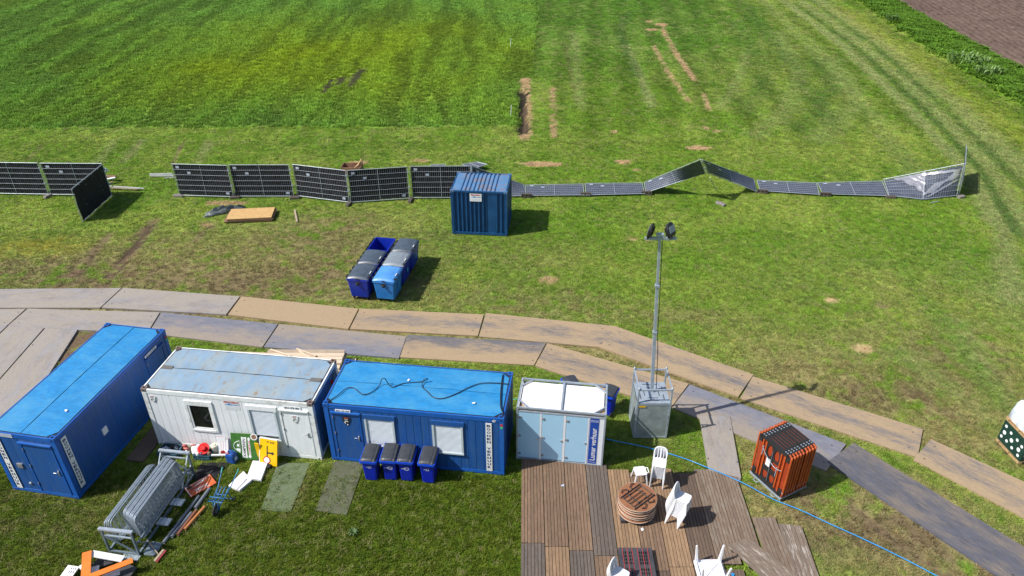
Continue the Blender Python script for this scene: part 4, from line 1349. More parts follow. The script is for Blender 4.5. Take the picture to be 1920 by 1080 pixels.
def fence_panel(BL, BR, TL, TR, label, cloth='cloth', side=-1, tags=((.08, .86), (.27, .70)), group='mesh fence panels', kink=None, name='mesh_fence', cloth_d=.028, nv=29, nh=5, mid=.5):
    BL, BR, TL, TR = map(Vector, (BL, BR, TL, TR))
    o = BL.copy()
    nrm = (BR - BL).cross(TL - BL).normalized()

    def S_(a, b, d=0.0):
        p = (BL.lerp(BR, a)).lerp(TL.lerp(TR, a), b)
        if kink is not None:
            k = max(0, 1 - abs(a - .55) / .55) * (1 - b)
            p = p + kink * k
        return p - o + nrm * d

    root = thing(name, label, 'fence panel', o, 0, group)
    r = .021
    fr = MB()
    per = [S_(0, 0), S_(.5, 0), S_(1, 0), S_(1, .5), S_(1, 1), S_(.5, 1), S_(0, 1), S_(0, .5)]
    for a, b in ((0, 1), (1, 2), (4, 5), (5, 6)): fr.tube(per[a], per[b], r, 6)
    ex = S_(0, -.045) - S_(0, 0)
    fr.tube(per[0] + ex, per[6], r, 6); fr.tube(per[2] + ex, per[4], r, 6)
    fr.build('frame', M['galv_fence'], root)
    MB().tube(S_(mid, 0), S_(mid, 1), .017, 6).build('middle_post', M['galv_fence'], root)
    wm = MB()
    for k in range(1, nv + 1):
        a = k / (nv + 1)
        wm.path([S_(a, 0, .004), S_(a, .5, .004), S_(a, 1, .004)], .0045, 4, caps=False)
    for k in range(1, nh + 1):
        b = k / (nh + 1)
        wm.path([S_(0, b, .008), S_(.5, b, .008), S_(1, b, .008)], .0095, 4, caps=False)
    wm.build('wire_mesh', M['wire'], root, 'stuff')
    if cloth:
        seed = sum(map(ord, label)) % 97

        def cf(u, v):
            w = .012 * math.sin(u * 23 + seed) * math.sin(v * 7 + seed) + .010 * math.sin(u * 57 + v * 9)
            return S_(.012 + .976 * u, .02 + .96 * v, side * cloth_d + w)
        MB().grid(cf, 36, 12).build('privacy_cloth', M[cloth], root)
    for a, b in tags:
        tb_ = MB()
        p0, p1, p2 = S_(a, b, .016), S_(a + .058, b, .016), S_(a, b + .07, .016)
        tb_.obox(p0, p1 - p0, p2 - p0, nrm * .008)
        tb_.build('name_tag', M['grey_print'], root)
    cl = MB()
    for b in (.36, .84):
        p = S_(1, b)
        cl.obox(p + Vector((-.03, -.04, -.05)), (.11, 0, 0), (0, .08, 0), (0, 0, .09))
    if TR.z > 1: cl.each('clamp', M['galv'], root)
    return root


def foot_block(p, rz, label, up=False, m='foot_rubber', group='fence feet', L=.70):
    root = thing('fence_block', label, 'fence block', (p.x, p.y, 0), rz, group)
    if up:   # tipped on its long edge, the row of holes facing the camera
        mb = MB()
        xs_ = [-L / 2, -.27, -.17, -.05, .05, .17, .27, L / 2]
        mb.box(-L / 2, L / 2, -.06, .06, 0, .07); mb.box(-L / 2, L / 2, -.06, .06, .17, .24); mb.box(-L / 2, L / 2, .0, .06, .07, .17)
        for a, b in zip(xs_[::2], xs_[1::2]): mb.box(a, b, -.06, .0, .07, .17)
        mb.build('block', M[m], root)
        MB().box(-L / 2 + .01, L / 2 - .01, -.004, -.001, .072, .168).build('hole', M['dark'], root)
    else:
        MB().loft([rrect(L / 2, .12, .05, -.03), rrect(L / 2, .12, .05, .09), rrect(L / 2 - .04, .10, .04, .12)]).build('block', M[m], root)
        hb = MB()
        for x in (-.22, -.09, .09, .22): hb.lathe([(.0001, .118), (.028, .118), (.028, .124), (.0001, .124)], 8, (x, 0, 0), False)
        hb.each('hole', M['dark'], root)
    return root


UPV = Vector((0, 0, 2.0))


def stand(bl, br, label, **k):
    a, b = G(*bl, .08), G(*br, .08)
    return fence_panel(a, b, a + UPV, b + UPV, label, **k)


g1 = 'standing mesh fence panels with black cloth'
T4 = ((.06, .87), (.25, .70), (.88, .07))
stand((-27, 362), (91, 364), 'upright black mesh panel cut by the left edge of the photo', group=g1)
stand((95.4, 364.3), (209, 365), 'upright black mesh panel meeting the one turned towards the camera', group=g1)
a, b = G(154.6, 416), G(210, 366)
fence_panel(a, b, a + UPV, b + UPV, 'black mesh panel turned towards the camera, showing only its cloth side', side=1, tags=(), group=g1)
stand((337, 365.8), (438, 368.7), 'first upright black panel right of the gap in the fence', group=g1, tags=T4)
stand((441, 367.7), (551, 367.7), 'upright black panel straight behind the stack of chipboard', group=g1, tags=T4)
stand((557.6, 366.7), (655, 379), 'upright black panel set at an angle, sloping down to the right', group=g1, tags=T4)
stand((658, 379), (768, 371.5), 'upright black panel with the wooden trough behind its left end', group=g1, tags=T4)
stand((773, 370.6), (884, 370), 'upright black panel partly hidden by the small blue container', group=g1, tags=T4)
g2 = 'fallen mesh fence panels'
z0 = .10


def lie(q, label, **k):
    (bl, br, tl, tr) = q
    A, B = G(*bl, z0), G(*br, z0)
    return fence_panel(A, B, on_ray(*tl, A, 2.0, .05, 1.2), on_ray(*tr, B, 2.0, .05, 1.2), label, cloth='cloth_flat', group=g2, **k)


A, B = G(886, 370, .08), G(985, 366.7, z0)
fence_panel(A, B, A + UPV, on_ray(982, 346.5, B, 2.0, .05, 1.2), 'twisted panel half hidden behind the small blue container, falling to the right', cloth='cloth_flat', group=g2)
lie(((986, 366.6), (1095, 365.5), (985, 347), (1093, 345)), 'flat fallen panel just right of the small blue container')
lie(((1099, 365.5), (1208, 363), (1097, 344), (1204, 343)), 'flat fallen panel left of the raised pair')
BL9 = G(1211, 361, z0)
hB = on_ray(1324, 324, BL9, 3.5, .5, 2.2)
hT = on_ray(1313.5, 298.7, hB, 2.0, hB.z - .6, 3.0)
BR10 = G(1418, 358.6, z0)
hB2 = hB + Vector((.10, 0, -.02)); hT2 = hT + Vector((.10, 0, -.02))
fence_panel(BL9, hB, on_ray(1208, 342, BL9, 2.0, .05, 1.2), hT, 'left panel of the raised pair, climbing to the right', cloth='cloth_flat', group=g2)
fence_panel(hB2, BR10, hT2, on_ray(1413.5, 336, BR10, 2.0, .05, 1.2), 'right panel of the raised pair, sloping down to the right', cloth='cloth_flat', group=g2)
lie(((1425.5, 357.4), (1536, 364.6), (1419.5, 338), (1531, 343)), 'flat fallen panel right of the raised pair')
lie(((1543, 363.4), (1666, 367), (1533, 342.5), (1654, 339.4)), 'flat fallen panel next to the one with the silver sheet')
A, B = G(1667.5, 366, z0), G(1793, 365, .08)
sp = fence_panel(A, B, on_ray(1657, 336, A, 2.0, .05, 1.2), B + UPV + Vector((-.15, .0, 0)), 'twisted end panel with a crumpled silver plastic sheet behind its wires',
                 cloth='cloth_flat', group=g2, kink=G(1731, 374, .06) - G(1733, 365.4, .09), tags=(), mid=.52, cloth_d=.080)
KINK = G(1731, 374, .06) - G(1733, 365.4, .09)
TLs, TRs = on_ray(1657, 336, A, 2.0, .05, 1.2), B + UPV + Vector((-.15, 0, 0))


def sheet(u, v):
    a_ = .06 + .90 * u
    b_ = .10 + .86 * v
    p = A.lerp(B, a_).lerp(TLs.lerp(TRs, a_), b_) + KINK * (max(0, 1 - abs(a_ - .55) / .55) * (1 - b_))
    w = .07 * math.sin(u * 9 + v * 6 + 1.2 * math.sin(v * 5)) + .05 * math.sin(u * 17 - v * 13) + .03 * math.sin(u * 31 + v * 17) + .035 * math.sin(u * 63 + v * 25 + 2 * math.sin(v * 9))
    return p + Vector((0, -.02, .02)) + (B - A).cross(TLs - A).normalized() * (-.045 + .26 * max(0, w))


def sheet_part(keep):
    mb = MB().grid(lambda u, v: sheet(u, v) - A, 80, 40)
    nu = 80
    ff, ss = [], []
    for i, f in enumerate(mb.f):
        u, v = (i % nu + .5) / nu, (i // nu + .5) / 40
        if keep(u, v): ff.append(f); ss.append(True)
    mb.f, mb.sm = ff, ss
    return mb


sheet_part(lambda u, v: (.08 < u < .52 and v > .98 - 1.95 * (u - .08) + .05 * math.sin(u * 40)) or
           (u >= .50 and (abs(v - (.16 + 1.35 * (u - .55))) < .11 + .06 * math.sin(u * 21) or abs(v - .93 + .16 * (u - .5)) < .05 or abs(v - (.02 + 1.2 * (u - .6))) < .04))
           ).build('plastic_sheet', M['silver_tarp'], sp)
A2, B2 = G(1797, 366.5, .08), G(1807.7, 327, .08)
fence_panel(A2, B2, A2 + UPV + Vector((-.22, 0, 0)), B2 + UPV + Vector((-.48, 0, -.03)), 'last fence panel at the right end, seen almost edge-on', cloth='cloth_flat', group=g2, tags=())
for px, py, rz, up, lb in (
        (92, 368, 1.2, 0, 'grey fence foot at the leftmost joint of the standing fence'), (335, 368, .0, 0, 'fence foot at the gap in the fence, beside the white poles'),
        (441, 371, .1, 0, 'fence foot behind the chipboard stack'), (553, 371.5, .1, 0, 'fence foot where the standing fence bends forward'),
        (655, 383, 1.3, 0, 'fence foot at the nearest corner of the standing fence'), (770, 376, 1.4, 0, 'fence foot left of the small blue container'),
        (987, 370, .02, 1, 'tipped fence foot just right of the small blue container'), (1098, 367.5, -.05, 1, 'tipped fence foot between the two flat panels right of the container'),
        (1212, 365, -.08, 1, 'tipped fence foot at the left end of the raised pair'), (1429, 362, -.18, 1, 'tipped fence foot at the right end of the raised pair'),
        (1547, 367.5, -.08, 1, 'tipped fence foot between the two flat panels on the right'), (1670, 370, -.1, 0, 'fence foot at the left end of the silver sheet panel'),
        (1802, 370, .3, 0, 'square concrete foot at the right end of the fence'), (1351, 383, -.85, 0, 'loose fence foot lying on the grass in front of the raised pair')):
    foot_block(G(px, py), rz, lb, bool(up), m='concrete' if px in (1802, 92, 335, 1351) else 'foot_rubber', L=.62 if px != 1802 else .45)
tag(MB().tube(G(1331, 333, 1.2), G(1344, 357, 0), .022, 6).build('prop_pole', M['galv_fence']), 'thin steel pole propping up the raised fence pair', 'pole')
tag(MB().tube(G(1745, 380, .03), G(1760, 377.5, .03), .025, 6).build('fence_tube', M['galv_fence']), 'short steel tube on the grass below the silver sheet panel', 'tube')
for i, (q, lb) in enumerate((([(806, 322), (833, 321), (808, 309), (835, 308)], 'small mesh barrier lying behind the fence, left of the other one'),
                             ([(885, 318), (913, 308), (866, 308), (894, 303.5)], 'small mesh barrier lying askew behind the small container'))):
    P = [G(*p, .3) for p in q]
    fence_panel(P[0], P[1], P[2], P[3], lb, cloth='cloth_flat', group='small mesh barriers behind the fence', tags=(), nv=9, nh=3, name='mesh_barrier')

# things behind and beside the fence
c0 = G(661, 321)
tr = thing('wooden_trough', 'brown wooden trough full of broken boards behind the black fence', 'trough', (c0.x, c0.y, 0), -.05)
mb = MB()
mb.box(-.62, .62, -.42, .42, 0, .06)
for s in (-1, 1):
    mb.box(-.62, .62, s * .42 - .02, s * .42 + .02, .0, .42); mb.box(s * .62 - .02, s * .62 + .02, -.40, .40, 0, .42)
mb.build('box', M['brown_ply'], tr)
for k in range(7):
    MB().bar((.15 + .06 * k, -.3 + .05 * k, .3), (.55 + .03 * k, .1 + .04 * (k % 3), .55 + .09 * (k % 4)), .07, .025).build('broken_board', M['pallet_wood'], tr)
for i, (p0, p1, r, lb) in enumerate((((280, 327), (323, 326), .045, 'upper white pole lying beside the gap in the fence'), ((281, 329.5), (326, 329.5), .05, 'thicker white pole lying beside the gap in the fence'),
                                     ((308, 334), (330, 332.5), .02, 'thin white stick below the poles beside the gap'))):
    tag(MB().bar(G(*p0, .06), G(*p1, .06), r * 2, r * 2).build('white_pole', M['aluminium']), lb, 'pole', 'white poles by the fence gap')
for i, (p0, p1, w, lb) in enumerate((((203, 349), (270, 353.5), .10, 'long pale profile pointing right out of the pile behind the turned panel'), ((205, 352), (258, 354.5), .08, 'shorter grey profile below the long pale one'),
                                     ((190, 338), (216, 333), .20, 'white board on top of the pile behind the turned panel'), ((192, 330), (217, 331), .22, 'brown board on top of the pile behind the turned panel'),
                                     ((200, 347), (212, 340), .06, 'short stick sticking out of the pile behind the turned panel'))):
    tag(MB().bar(G(*p0, .10 if i < 2 else .3), G(*p1, .10 if i < 2 else .3), w, .05).build('profile', M[['aluminium', 'wood_grey', 'white_plate', 'brown_ply', 'wood_grey'][i]]), lb, 'board', 'loose profiles behind the turned panel')
tag(MB().loft([rrect(.15, .12, .08, .28), rrect(.18, .15, .1, .40), rrect(.1, .1, .08, .52)], smooth=True).xf(Matrix.Translation(G(200, 330, 0))).build('plastic_bag', M['white_plate']), 'white plastic bag on the pile behind the turned panel', 'bag')

# chipboard stack
q = [G(425, 411, .25), G(508, 407, .25), G(523, 387, .25), G(438, 388, .25)]
org = (q[0] + q[1]) / 2
rz = math.atan2((q[1] - q[0]).y, (q[1] - q[0]).x)
for i in range(5):
    top = i == 4
    ln = [2.66, 2.58, 2.50, 2.5, 2.46][i]; dx = [-.10, -.05, .06, .02, 0][i]; zz = [.03, .075, .12, .165, .215][i]
    o = MB().box(-ln / 2, ln / 2, -.02, 1.30, 0, .04).build('chipboard_sheet' if top else 'plywood_sheet', M['osb'] if top else M['brown_ply'])
    o.location = (org.x + dx, org.y + .02 * (i % 2), zz); o.rotation_euler = (0, 0, rz + [-.03, .02, -.015, .01, 0][i])
    tag(o, ['lowest brown plywood sheet of the stack, sticking out on the left', 'second lowest brown plywood sheet of the stack by the fence', 'middle brown plywood sheet of the stack by the fence',
            'brown plywood sheet directly under the yellow chipboard', 'yellow chipboard sheet on top of the stack by the fence'][i], 'board', 'boards stacked by the fence')
foot([(org.x - 1.35, org.y), (org.x + 1.3, org.y), (org.x + 1.35, org.y + 1.3), (org.x - 1.3, org.y + 1.3)], 0)
tp0 = G(412, 400)


def tarpf(u, v):
    r = Vector((tp0.x - .75 + 2.0 * u, tp0.y - .25 + .95 * u + .75 * (v - .5) * (1 - .5 * u), 0))
    h = math.sin(math.pi * u) ** .5 * math.sin(math.pi * v) ** .6
    w = .10 * math.sin(u * 19 + 4 * math.sin(v * 6)) + .07 * math.sin(v * 17 + u * 11)
    return r + Vector((.03 * math.sin(v * 20), 0, max(.01, .02 + h * (.24 + w))))


tag(MB().grid(tarpf, 34, 16, smooth=False).build('tarpaulin', M['tarp']), 'crumpled grey green tarpaulin tucked under the chipboard stack', 'tarpaulin')
tag(MB().bar(G(552.5, 394, .03), G(557, 416, .03), .10, .05).build('plank', M['wood_grey']), 'single plank lying on the grass right of the chipboard stack', 'plank')
for i, (x, y0, y1, lb) in enumerate(((957, 88, 76, 'farther thin white stake at the crop edge'), (957.5, 217, 207, 'nearer thin white stake beside the dug trench'))):
    b0 = G(x, y0)
    tag(MB().tube((b0.x, b0.y, 0), (b0.x + .06, b0.y, .85), .025, 6).build('field_stake', M['white']), lb, 'stake', 'white stakes in the field')

# ------------------------------------------------------------------ large wheeled waste containers
def big_bin(label, loc, body='bin_blue2', lid='lid_slate', opened=False):
    root = thing('waste_container', label, 'waste container', loc, R(-10), 'large waste containers')
    cx, cy = .54, .68
    mb = MB()
    rr = [rrect(.43, .55, .06, .17, cx, cy), rrect(.49, .64, .06, 1.0, cx, cy), rrect(.52, .675, .05, 1.08, cx, cy), rrect(.53, .67, .05, 1.09, cx, cy), rrect(.53, .67, .05, 1.17, cx, cy),
          rrect(.475, .63, .04, 1.175, cx, cy), rrect(.46, .61, .05, 1.0, cx, cy), rrect(.40, .52, .05, .25, cx, cy)]
    mb.loft(rr)
    b = mb.build('body', M[body], root)
    for yy, s in ((cy - .67, -1), (cy + .67, 1)):
        tb = MB().lathe([(.0001, 0), (.07, 0), (.075, .05), (.05, .10), (.0001, .10)], 10).xf(frame_matrix((cx, yy + .02 * -s, .93), (1, 0, 0), (0, 0, -s)))
        tb.box(cx - .11, cx + .11, min(yy, yy + s * .03), max(yy, yy + s * .03), .98, 1.05)
        tb.build('lifting_trunnion', M['rubber'], root)
    for sx in (-.33, .33):
        for sy in (-.44, .44):
            w = MB()
            w.lathe([(.0001, -.03), (.09, -.03), (.1, -.015), (.1, .015), (.09, .03), (.0001, .03)], 14).xf(frame_matrix((cx + sx, cy + sy, .10), (0, 1, 0), (0, 0, 1)))
            wo = w.build('wheel', M['rubber'], root)
            MB().box(cx + sx - .05, cx + sx + .05, cy + sy - .03, cy + sy + .03, .19, .22).build('castor_bracket', M['galv'], wo)
    hb = MB()
    for sy in (-.4, 0, .4):
        hb.box(cx - .60, cx - .52, cy + sy - .09, cy + sy + .09, 1.10, 1.2)
    hb.each('lid_hinge', M['rubber'], root)
    if not opened:
        def lf(u, v):
            x = cx - .53 + 1.06 * u; y = cy - .66 + 1.33 * v
            d = min(u, 1 - u, v, 1 - v)
            h = .075 * min(1, d / .07) ** .7 * (1 - .25 * (2 * u - 1) ** 2) + .05 * (1 - (2 * u - 1) ** 2) * (1 if d > .02 else .3)
            if .10 < v < .9 and abs(u - .8) < .02: h -= .012
            return (x, y, 1.175 + h)
        ld = MB().grid(lf, 22, 22)
        ld.box(cx - .52, cx + .52, cy - .65, cy + .65, 1.172, 1.178)
        l = ld.build('lid', M[lid], root)
        g = MB()
        g.box(cx + .44, cx + .47, cy - .22, cy + .02, 1.262, 1.272)
        g.build('lid_label', M['white'], l)
        g = MB(); g.box(cx + .47, cx + .56, cy - .5, cy - .40, 1.20, 1.262); g.box(cx - .05, cx + .09, cy - .715, cy - .68, 1.19, 1.225)
        g.each('lid_grip', M['rubber'], l)
    else:
        ld = MB().grid(lambda u, v: (cx - .60 - .05 * math.sin(math.pi * u) - .04 * u, cy - .68 + 1.36 * v, 1.17 - 1.0 * u), 10, 10)
        ld.build('lid', M['lid_dark'], root)
    c_ = MB().prism([(.10 * math.cos(t), .14 * math.sin(t)) for t in np.linspace(0, 6.28, 14)[:-1]], 0, .004).xf(frame_matrix((cx + .522, cy - .05, .70), (0, 1, 0), (0, 0, 1)))
    if body != 'x': c_.build('side_logo', M['cyan_print'], root)
    return root


o1 = Vector((-7.66, 28.98, 0)); o2 = Vector((-6.44, 28.79, 0))
vd = Vector((math.sin(R(10)), math.cos(R(10)), 0))
big_bin('nearest left waste container with dark lid, front trunnion facing the camera', o1)
big_bin('middle left waste container with dark slate lid', o1 + vd * 1.42)
big_bin('open waste container without lid on top, back left of the block', o1 + vd * 2.84 + Vector((.0, .0, 0)), body='bin_blue2', opened=True)
big_bin('all light blue waste container at the front right of the block', o2, body='bin_light', lid='bin_light_lid')
big_bin('middle right waste container with the palest grey lid', o2 + vd * 1.42, lid='lid_pale')
big_bin('back right waste container with dark grey lid', o2 + vd * 2.82, lid='lid_slate')
foot([o1 + Vector((.1, .1, 0)), o2 + Vector((1.0, .1, 0)), o2 + vd * 4.15 + Vector((1.0, 0, 0)), o1 + vd * 4.1 + Vector((.1, 0, 0))], -.1)


# ------------------------------------------------------------------ two-wheeled bins
def wheelie(label, loc, rz, logo):
    root = thing('wheelie_bin', label, 'wheelie bin', loc, rz, 'blue wheelie bins with dark lids')
    mb = MB()
    mb.loft([rrect(.205, .24, .05, .03, 0, .0), rrect(.235, .285, .05, .70, 0, .0), rrect(.265, .335, .05, .90, 0, .0)], smooth=False)
    mb.build('body', M['bin_blue'], root)
    rm = MB().loft([rrect(.288, .365, .05, .88), rrect(.295, .372, .05, .89), rrect(.295, .372, .05, .97), rrect(.28, .355, .05, .975)])
    rm.box(-.27, .27, .40, .445, .985, 1.03); rm.box(-.27, -.23, .34, .41, .95, 1.02); rm.box(.23, .27, .34, .41, .95, 1.02)
    rm.build('rim', M['bin_rim'], root)

    def lf(u, v):
        x = -.27 + .54 * u; y = -.36 + .75 * v
        if v < .12: x *= .86 + .14 * (v / .12) ** .5
        d = min(u, 1 - u, v)
        h = .06 * min(1, d / .08) ** .6 + .03 * v + .03 * (1 - (2 * u - 1) ** 2)
        if abs(u - .17) < .03 or abs(u - .83) < .03: h -= .014
        return (x, y, .975 + h)
    MB().grid(lf, 20, 20).build('lid', M['lid_dark'], root)
    for s in (-1, 1):
        MB().lathe([(.0001, -.025), (.085, -.025), (.1, -.01), (.1, .01), (.085, .025), (.0001, .025)], 14).xf(frame_matrix((s * .235, .26, .10), (0, 1, 0), (0, 0, 1))).build('wheel', M['rubber'], root)
    # printed emblem: a ring with the word across it
    w = .19 if logo else .13
    yb = -.27 if logo else -.277
    zc_ = .60 if logo else .66
    Mx = frame_matrix((.03 if logo else .02, yb - .012, zc_), (1, 0, 0), (0, -.07, 1))
    mb = MB()
    n = 20
    for r0, r1, a0, a1 in ((.62, .78, 12, 168), (.62, .78, 192, 348)):
        for k in range(n):
            t0, t1 = R(a0 + (a1 - a0) * k / n), R(a0 + (a1 - a0) * (k + 1) / n)
            mb.add([(w * .62 * r0 * math.cos(t0), w * .55 * r0 * math.sin(t0), 0), (w * .62 * r1 * math.cos(t0), w * .55 * r1 * math.sin(t0), 0),
                    (w * .62 * r1 * math.cos(t1), w * .55 * r1 * math.sin(t1), 0), (w * .62 * r0 * math.cos(t1), w * .55 * r0 * math.sin(t1), 0)], [(0, 1, 2, 3)])
    mb.xf(Mx).build('emblem', M['white_wall'], root)
    text('PRO', w * .72, w * .22, Mx @ Matrix.Translation((-w * .55, 0, 0)), M['white_wall'], root, bold=.02)
    text('REWO', w * .80, w * .19, Mx @ Matrix.Translation((w * .0, 0, .001)), M['white_wall'], root, bold=.02)
    return root


for i, (x, y, rz, lg, lb) in enumerate(((-4.73, 17.66, -.10, 0, 'leftmost wheelie bin in front of the blue cabin, next to its door'), (-4.08, 17.68, -.08, 1, 'second wheelie bin from the blue cabin door, below the first shutter'),
                                        (-3.52, 17.64, -.10, 1, 'third wheelie bin from the blue cabin door, close to its left neighbour'), (-2.79, 17.54, -.12, 0, 'wheelie bin standing apart on the right of the row before the blue cabin'))):
    wheelie(lb, (x, y + .27, 0), rz, lg)
    foot([(x - .2, y + .02), (x + .2, y), (x + .2, y + .5), (x - .2, y + .5)], 0)
wheelie('wheelie bin half hidden behind the right corner of the toilet block', (3.62, 21.20, 0), R(152), 0)
wheelie('wheelie bin almost hidden behind the toilet block roof, only its lid showing', (2.24, 21.72, 0), R(200), 0)


# ------------------------------------------------------------------ wooden deck
def wood(name, c, dirt=None, amt=.3, sc=3):
    return mat(name, c, .85, var=.2, scale=5, stretch=(6, 1.2, 1), rnd=.13, bump=.25, bscale=25, dirt=dirt or (c[0] * .62, c[1] * .62, c[2] * .66), dirt_amt=amt, dirt_scale=sc * .4)


DW = {'tan': wood('tan_deck_wood', (0.270, 0.172, 0.100)), 'brown': wood('brown_deck_wood', (0.190, 0.122, 0.078)), 'grey': wood('grey_deck_wood', (0.128, 0.102, 0.085)),
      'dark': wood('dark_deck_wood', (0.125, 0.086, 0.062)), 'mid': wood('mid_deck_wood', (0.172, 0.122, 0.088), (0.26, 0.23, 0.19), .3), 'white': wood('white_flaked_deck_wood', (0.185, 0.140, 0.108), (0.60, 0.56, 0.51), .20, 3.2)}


def deck_panel(q, n, m, label, z=0.0, th=.07, group='wooden deck panels'):
    P = [Vector((p[0], p[1], 0)) for p in q]       # near-left, near-right, far-right, far-left
    o = P[0]
    root = thing('wooden_deck', label, 'deck section', (o.x, o.y, z), 0, group)
    rz = math.atan2((P[3] - P[0]).y, (P[3] - P[0]).x) - math.pi / 2
    rnd = random.Random(len(label) * 7 + int(o.x * 50))
    wdt = (P[1] - P[0]).length
    g = .0068 / wdt
    rails = MB()
    for t in (.12, .5, .88):
        a, b = P[0].lerp(P[3], t) - o, P[1].lerp(P[2], t) - o
        rails.bar(a + Vector((0, 0, .0)), b + Vector((0, 0, .0)), .09, .06)
    rails.each('joist', M['dark'], root)
    for k in range(n):
        t0, t1 = k / n + g, (k + 1) / n - g
        dz = rnd.uniform(-.004, .004)
        e0, e1 = rnd.uniform(-.006, .006), rnd.uniform(-.006, .006)
        pts = [P[0].lerp(P[1], t0) - o, P[0].lerp(P[1], t1) - o, P[3].lerp(P[2], t1) - o, P[3].lerp(P[2], t0) - o]
        d = (P[3] - P[0]).normalized()
        pts[0] += d * e0; pts[1] += d * e0; pts[2] += d * e1; pts[3] += d * e1
        c = sum(pts, Vector()) / 4
        Rm = Matrix.Rotation(-rz, 3, 'Z')
        loc = [Rm @ (p - c) for p in pts]
        ob = MB().prism([(p.x, p.y) for p in loc], .03, th).build('plank', DW[m], root)
        ob.location = (c.x, c.y, dz); ob.rotation_euler = (0, 0, rz)
    foot(P, .03)
    return root


sk = -.018


def dq(x0, x1, y0, y1):
    f = lambda x, y: (x + (y - 16.5) * .016, y)
    return [f(x0, y0), f(x1, y0), f(x1, y1), f(x0, y1)]


e = [.29, 1.03, 1.765, 2.50, 3.235, 3.97, 4.70, 5.435, 6.17, 6.90, 7.60]
DK = [(0, 15.07, 18.62, 'brown', 'first deck panel from the lawn, in front of the left toilet door'), (1, 14.93, 18.55, 'brown', 'second deck panel from the lawn, in front of the toilet block'),
      (2, 14.79, 18.45, 'brown', 'third deck panel from the lawn, in front of the right toilet door'), (3, 14.60, 18.36, 'grey', 'grey weathered deck panel left of the round tables'),
      (4, 14.42, 18.12, 'tan', 'tan deck panel partly under the left half of the round tables'), (5, 14.06, 17.98, 'brown', 'deck panel under the right half of the round tables'),
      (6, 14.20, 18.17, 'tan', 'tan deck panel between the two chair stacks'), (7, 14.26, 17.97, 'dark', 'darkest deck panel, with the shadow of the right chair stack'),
      (8, 14.30, 18.13, 'mid', 'dull brown deck panel right of the chair stack shadow'), (9, 14.80, 18.10, 'mid', 'deck panel along the right edge of the deck'),
      (0, 11.5, 15.05, 'grey', 'near left corner panel of the deck, dull grey'), (1, 11.4, 14.91, 'tan', 'bright tan panel at the lower edge, second from the lawn'),
      (2, 11.3, 14.77, 'grey', 'grey panel at the lower edge, third from the lawn'), (3, 11.1, 14.58, 'brown', 'brown panel at the lower edge, left of the red striped pallet'),
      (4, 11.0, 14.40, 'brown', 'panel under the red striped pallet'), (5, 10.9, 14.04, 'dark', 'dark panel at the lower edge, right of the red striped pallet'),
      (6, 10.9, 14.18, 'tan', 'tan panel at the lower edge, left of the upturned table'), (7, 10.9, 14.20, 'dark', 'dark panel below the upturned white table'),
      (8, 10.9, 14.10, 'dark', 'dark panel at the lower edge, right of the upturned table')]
for c, y0, y1, m, lb in DK:
    deck_panel(dq(e[c] + .006, e[c + 1] - .006, y0, y1), 7 if c != 3 else 6, m, lb)
pq = lambda *a: [G(*p) for p in a]
deck_panel(pq((1455, 1102), (1503, 1102), (1452, 973), (1409, 973)), 6, 'mid', 'loose deck panel right of the deck, next to the white flaked ones', z=.01, group='loose deck panels')
deck_panel(pq((1490, 1084), (1537, 1090), (1502, 989), (1458, 984)), 6, 'white', 'rightmost loose deck panel, streaked with white paint', z=.0, group='loose deck panels')
deck_panel(pq((1450, 1110), (1502, 1092), (1402, 1014), (1362, 1028)), 6, 'white', 'loose deck panel lying crosswise with white paint at its near end', z=.08, group='loose deck panels')
DZ = .07

# ------------------------------------------------------------------ plastic pallets and round tables
def plastic_pallet(label, loc, rz, w, d, stripes=True):
    root = thing('plastic_pallet', label, 'pallet', loc, rz, 'black plastic pallets on the deck')
    h = .15
    mb = MB()
    wx = [(.10, .42), (.58, .90)]
    wy = [(.11, .47), (.55, .91)] if d > 1 else [(.12, .45), (.55, .88)]
    # top deck left open at four grids of holes
    ex = [0] + [v for p in wx for v in p] + [1]
    ey = [0] + [v for p in wy for v in p] + [1]
    for j in range(len(ey) - 1):
        for i in range(len(ex) - 1):
            x0, x1, y0, y1 = ex[i] * w, ex[i + 1] * w, ey[j] * d, ey[j + 1] * d
            if i % 2 == 1 and j % 2 == 1:
                nx_, ny_ = 5, 4
                for k in range(nx_ + 1): mb.box(x0 + (x1 - x0) * k / nx_ - .012, x0 + (x1 - x0) * k / nx_ + .012, y0, y1, h - .03, h - .002)
                for k in range(ny_ + 1): mb.box(x0, x1, y0 + (y1 - y0) * k / ny_ - .014, y0 + (y1 - y0) * k / ny_ + .014, h - .034, h - .004)
            else:
                mb.box(x0, x1, y0, y1, h - .035, h)
    mb.build('deck', M['black_plastic'], root)
    bb = MB()
    for x in (0, w * .42, w - .16):
        for y in (0, d * .44, d - .14): bb.box(x + .004, x + .155, y + .004, y + .135, .02, h - .036)
        bb.box(x + .006, x + .153, .006, d - .006, 0, .02)
    bb.each('foot', M['black_plastic'], root)
    if stripes:
        sb = MB()
        for a in (.115, .255, .40, .56, .71, .865):
            sb.box(a * w - .010, a * w + .010, .01, d - .01, h + .001, h + .006)
        sb.each('red_stripe', M['red_stripe'], root)
    return root


plastic_pallet('black pallet carrying the stack of round tables', (3.43, 15.80, DZ), 0, 1.05, .98)
plastic_pallet('black pallet with red stripes and four grids, at the lower edge', (3.19, 13.42, DZ), R(-1), 1.01, 1.35)

tc = Vector((3.975, 16.28, DZ + .155))


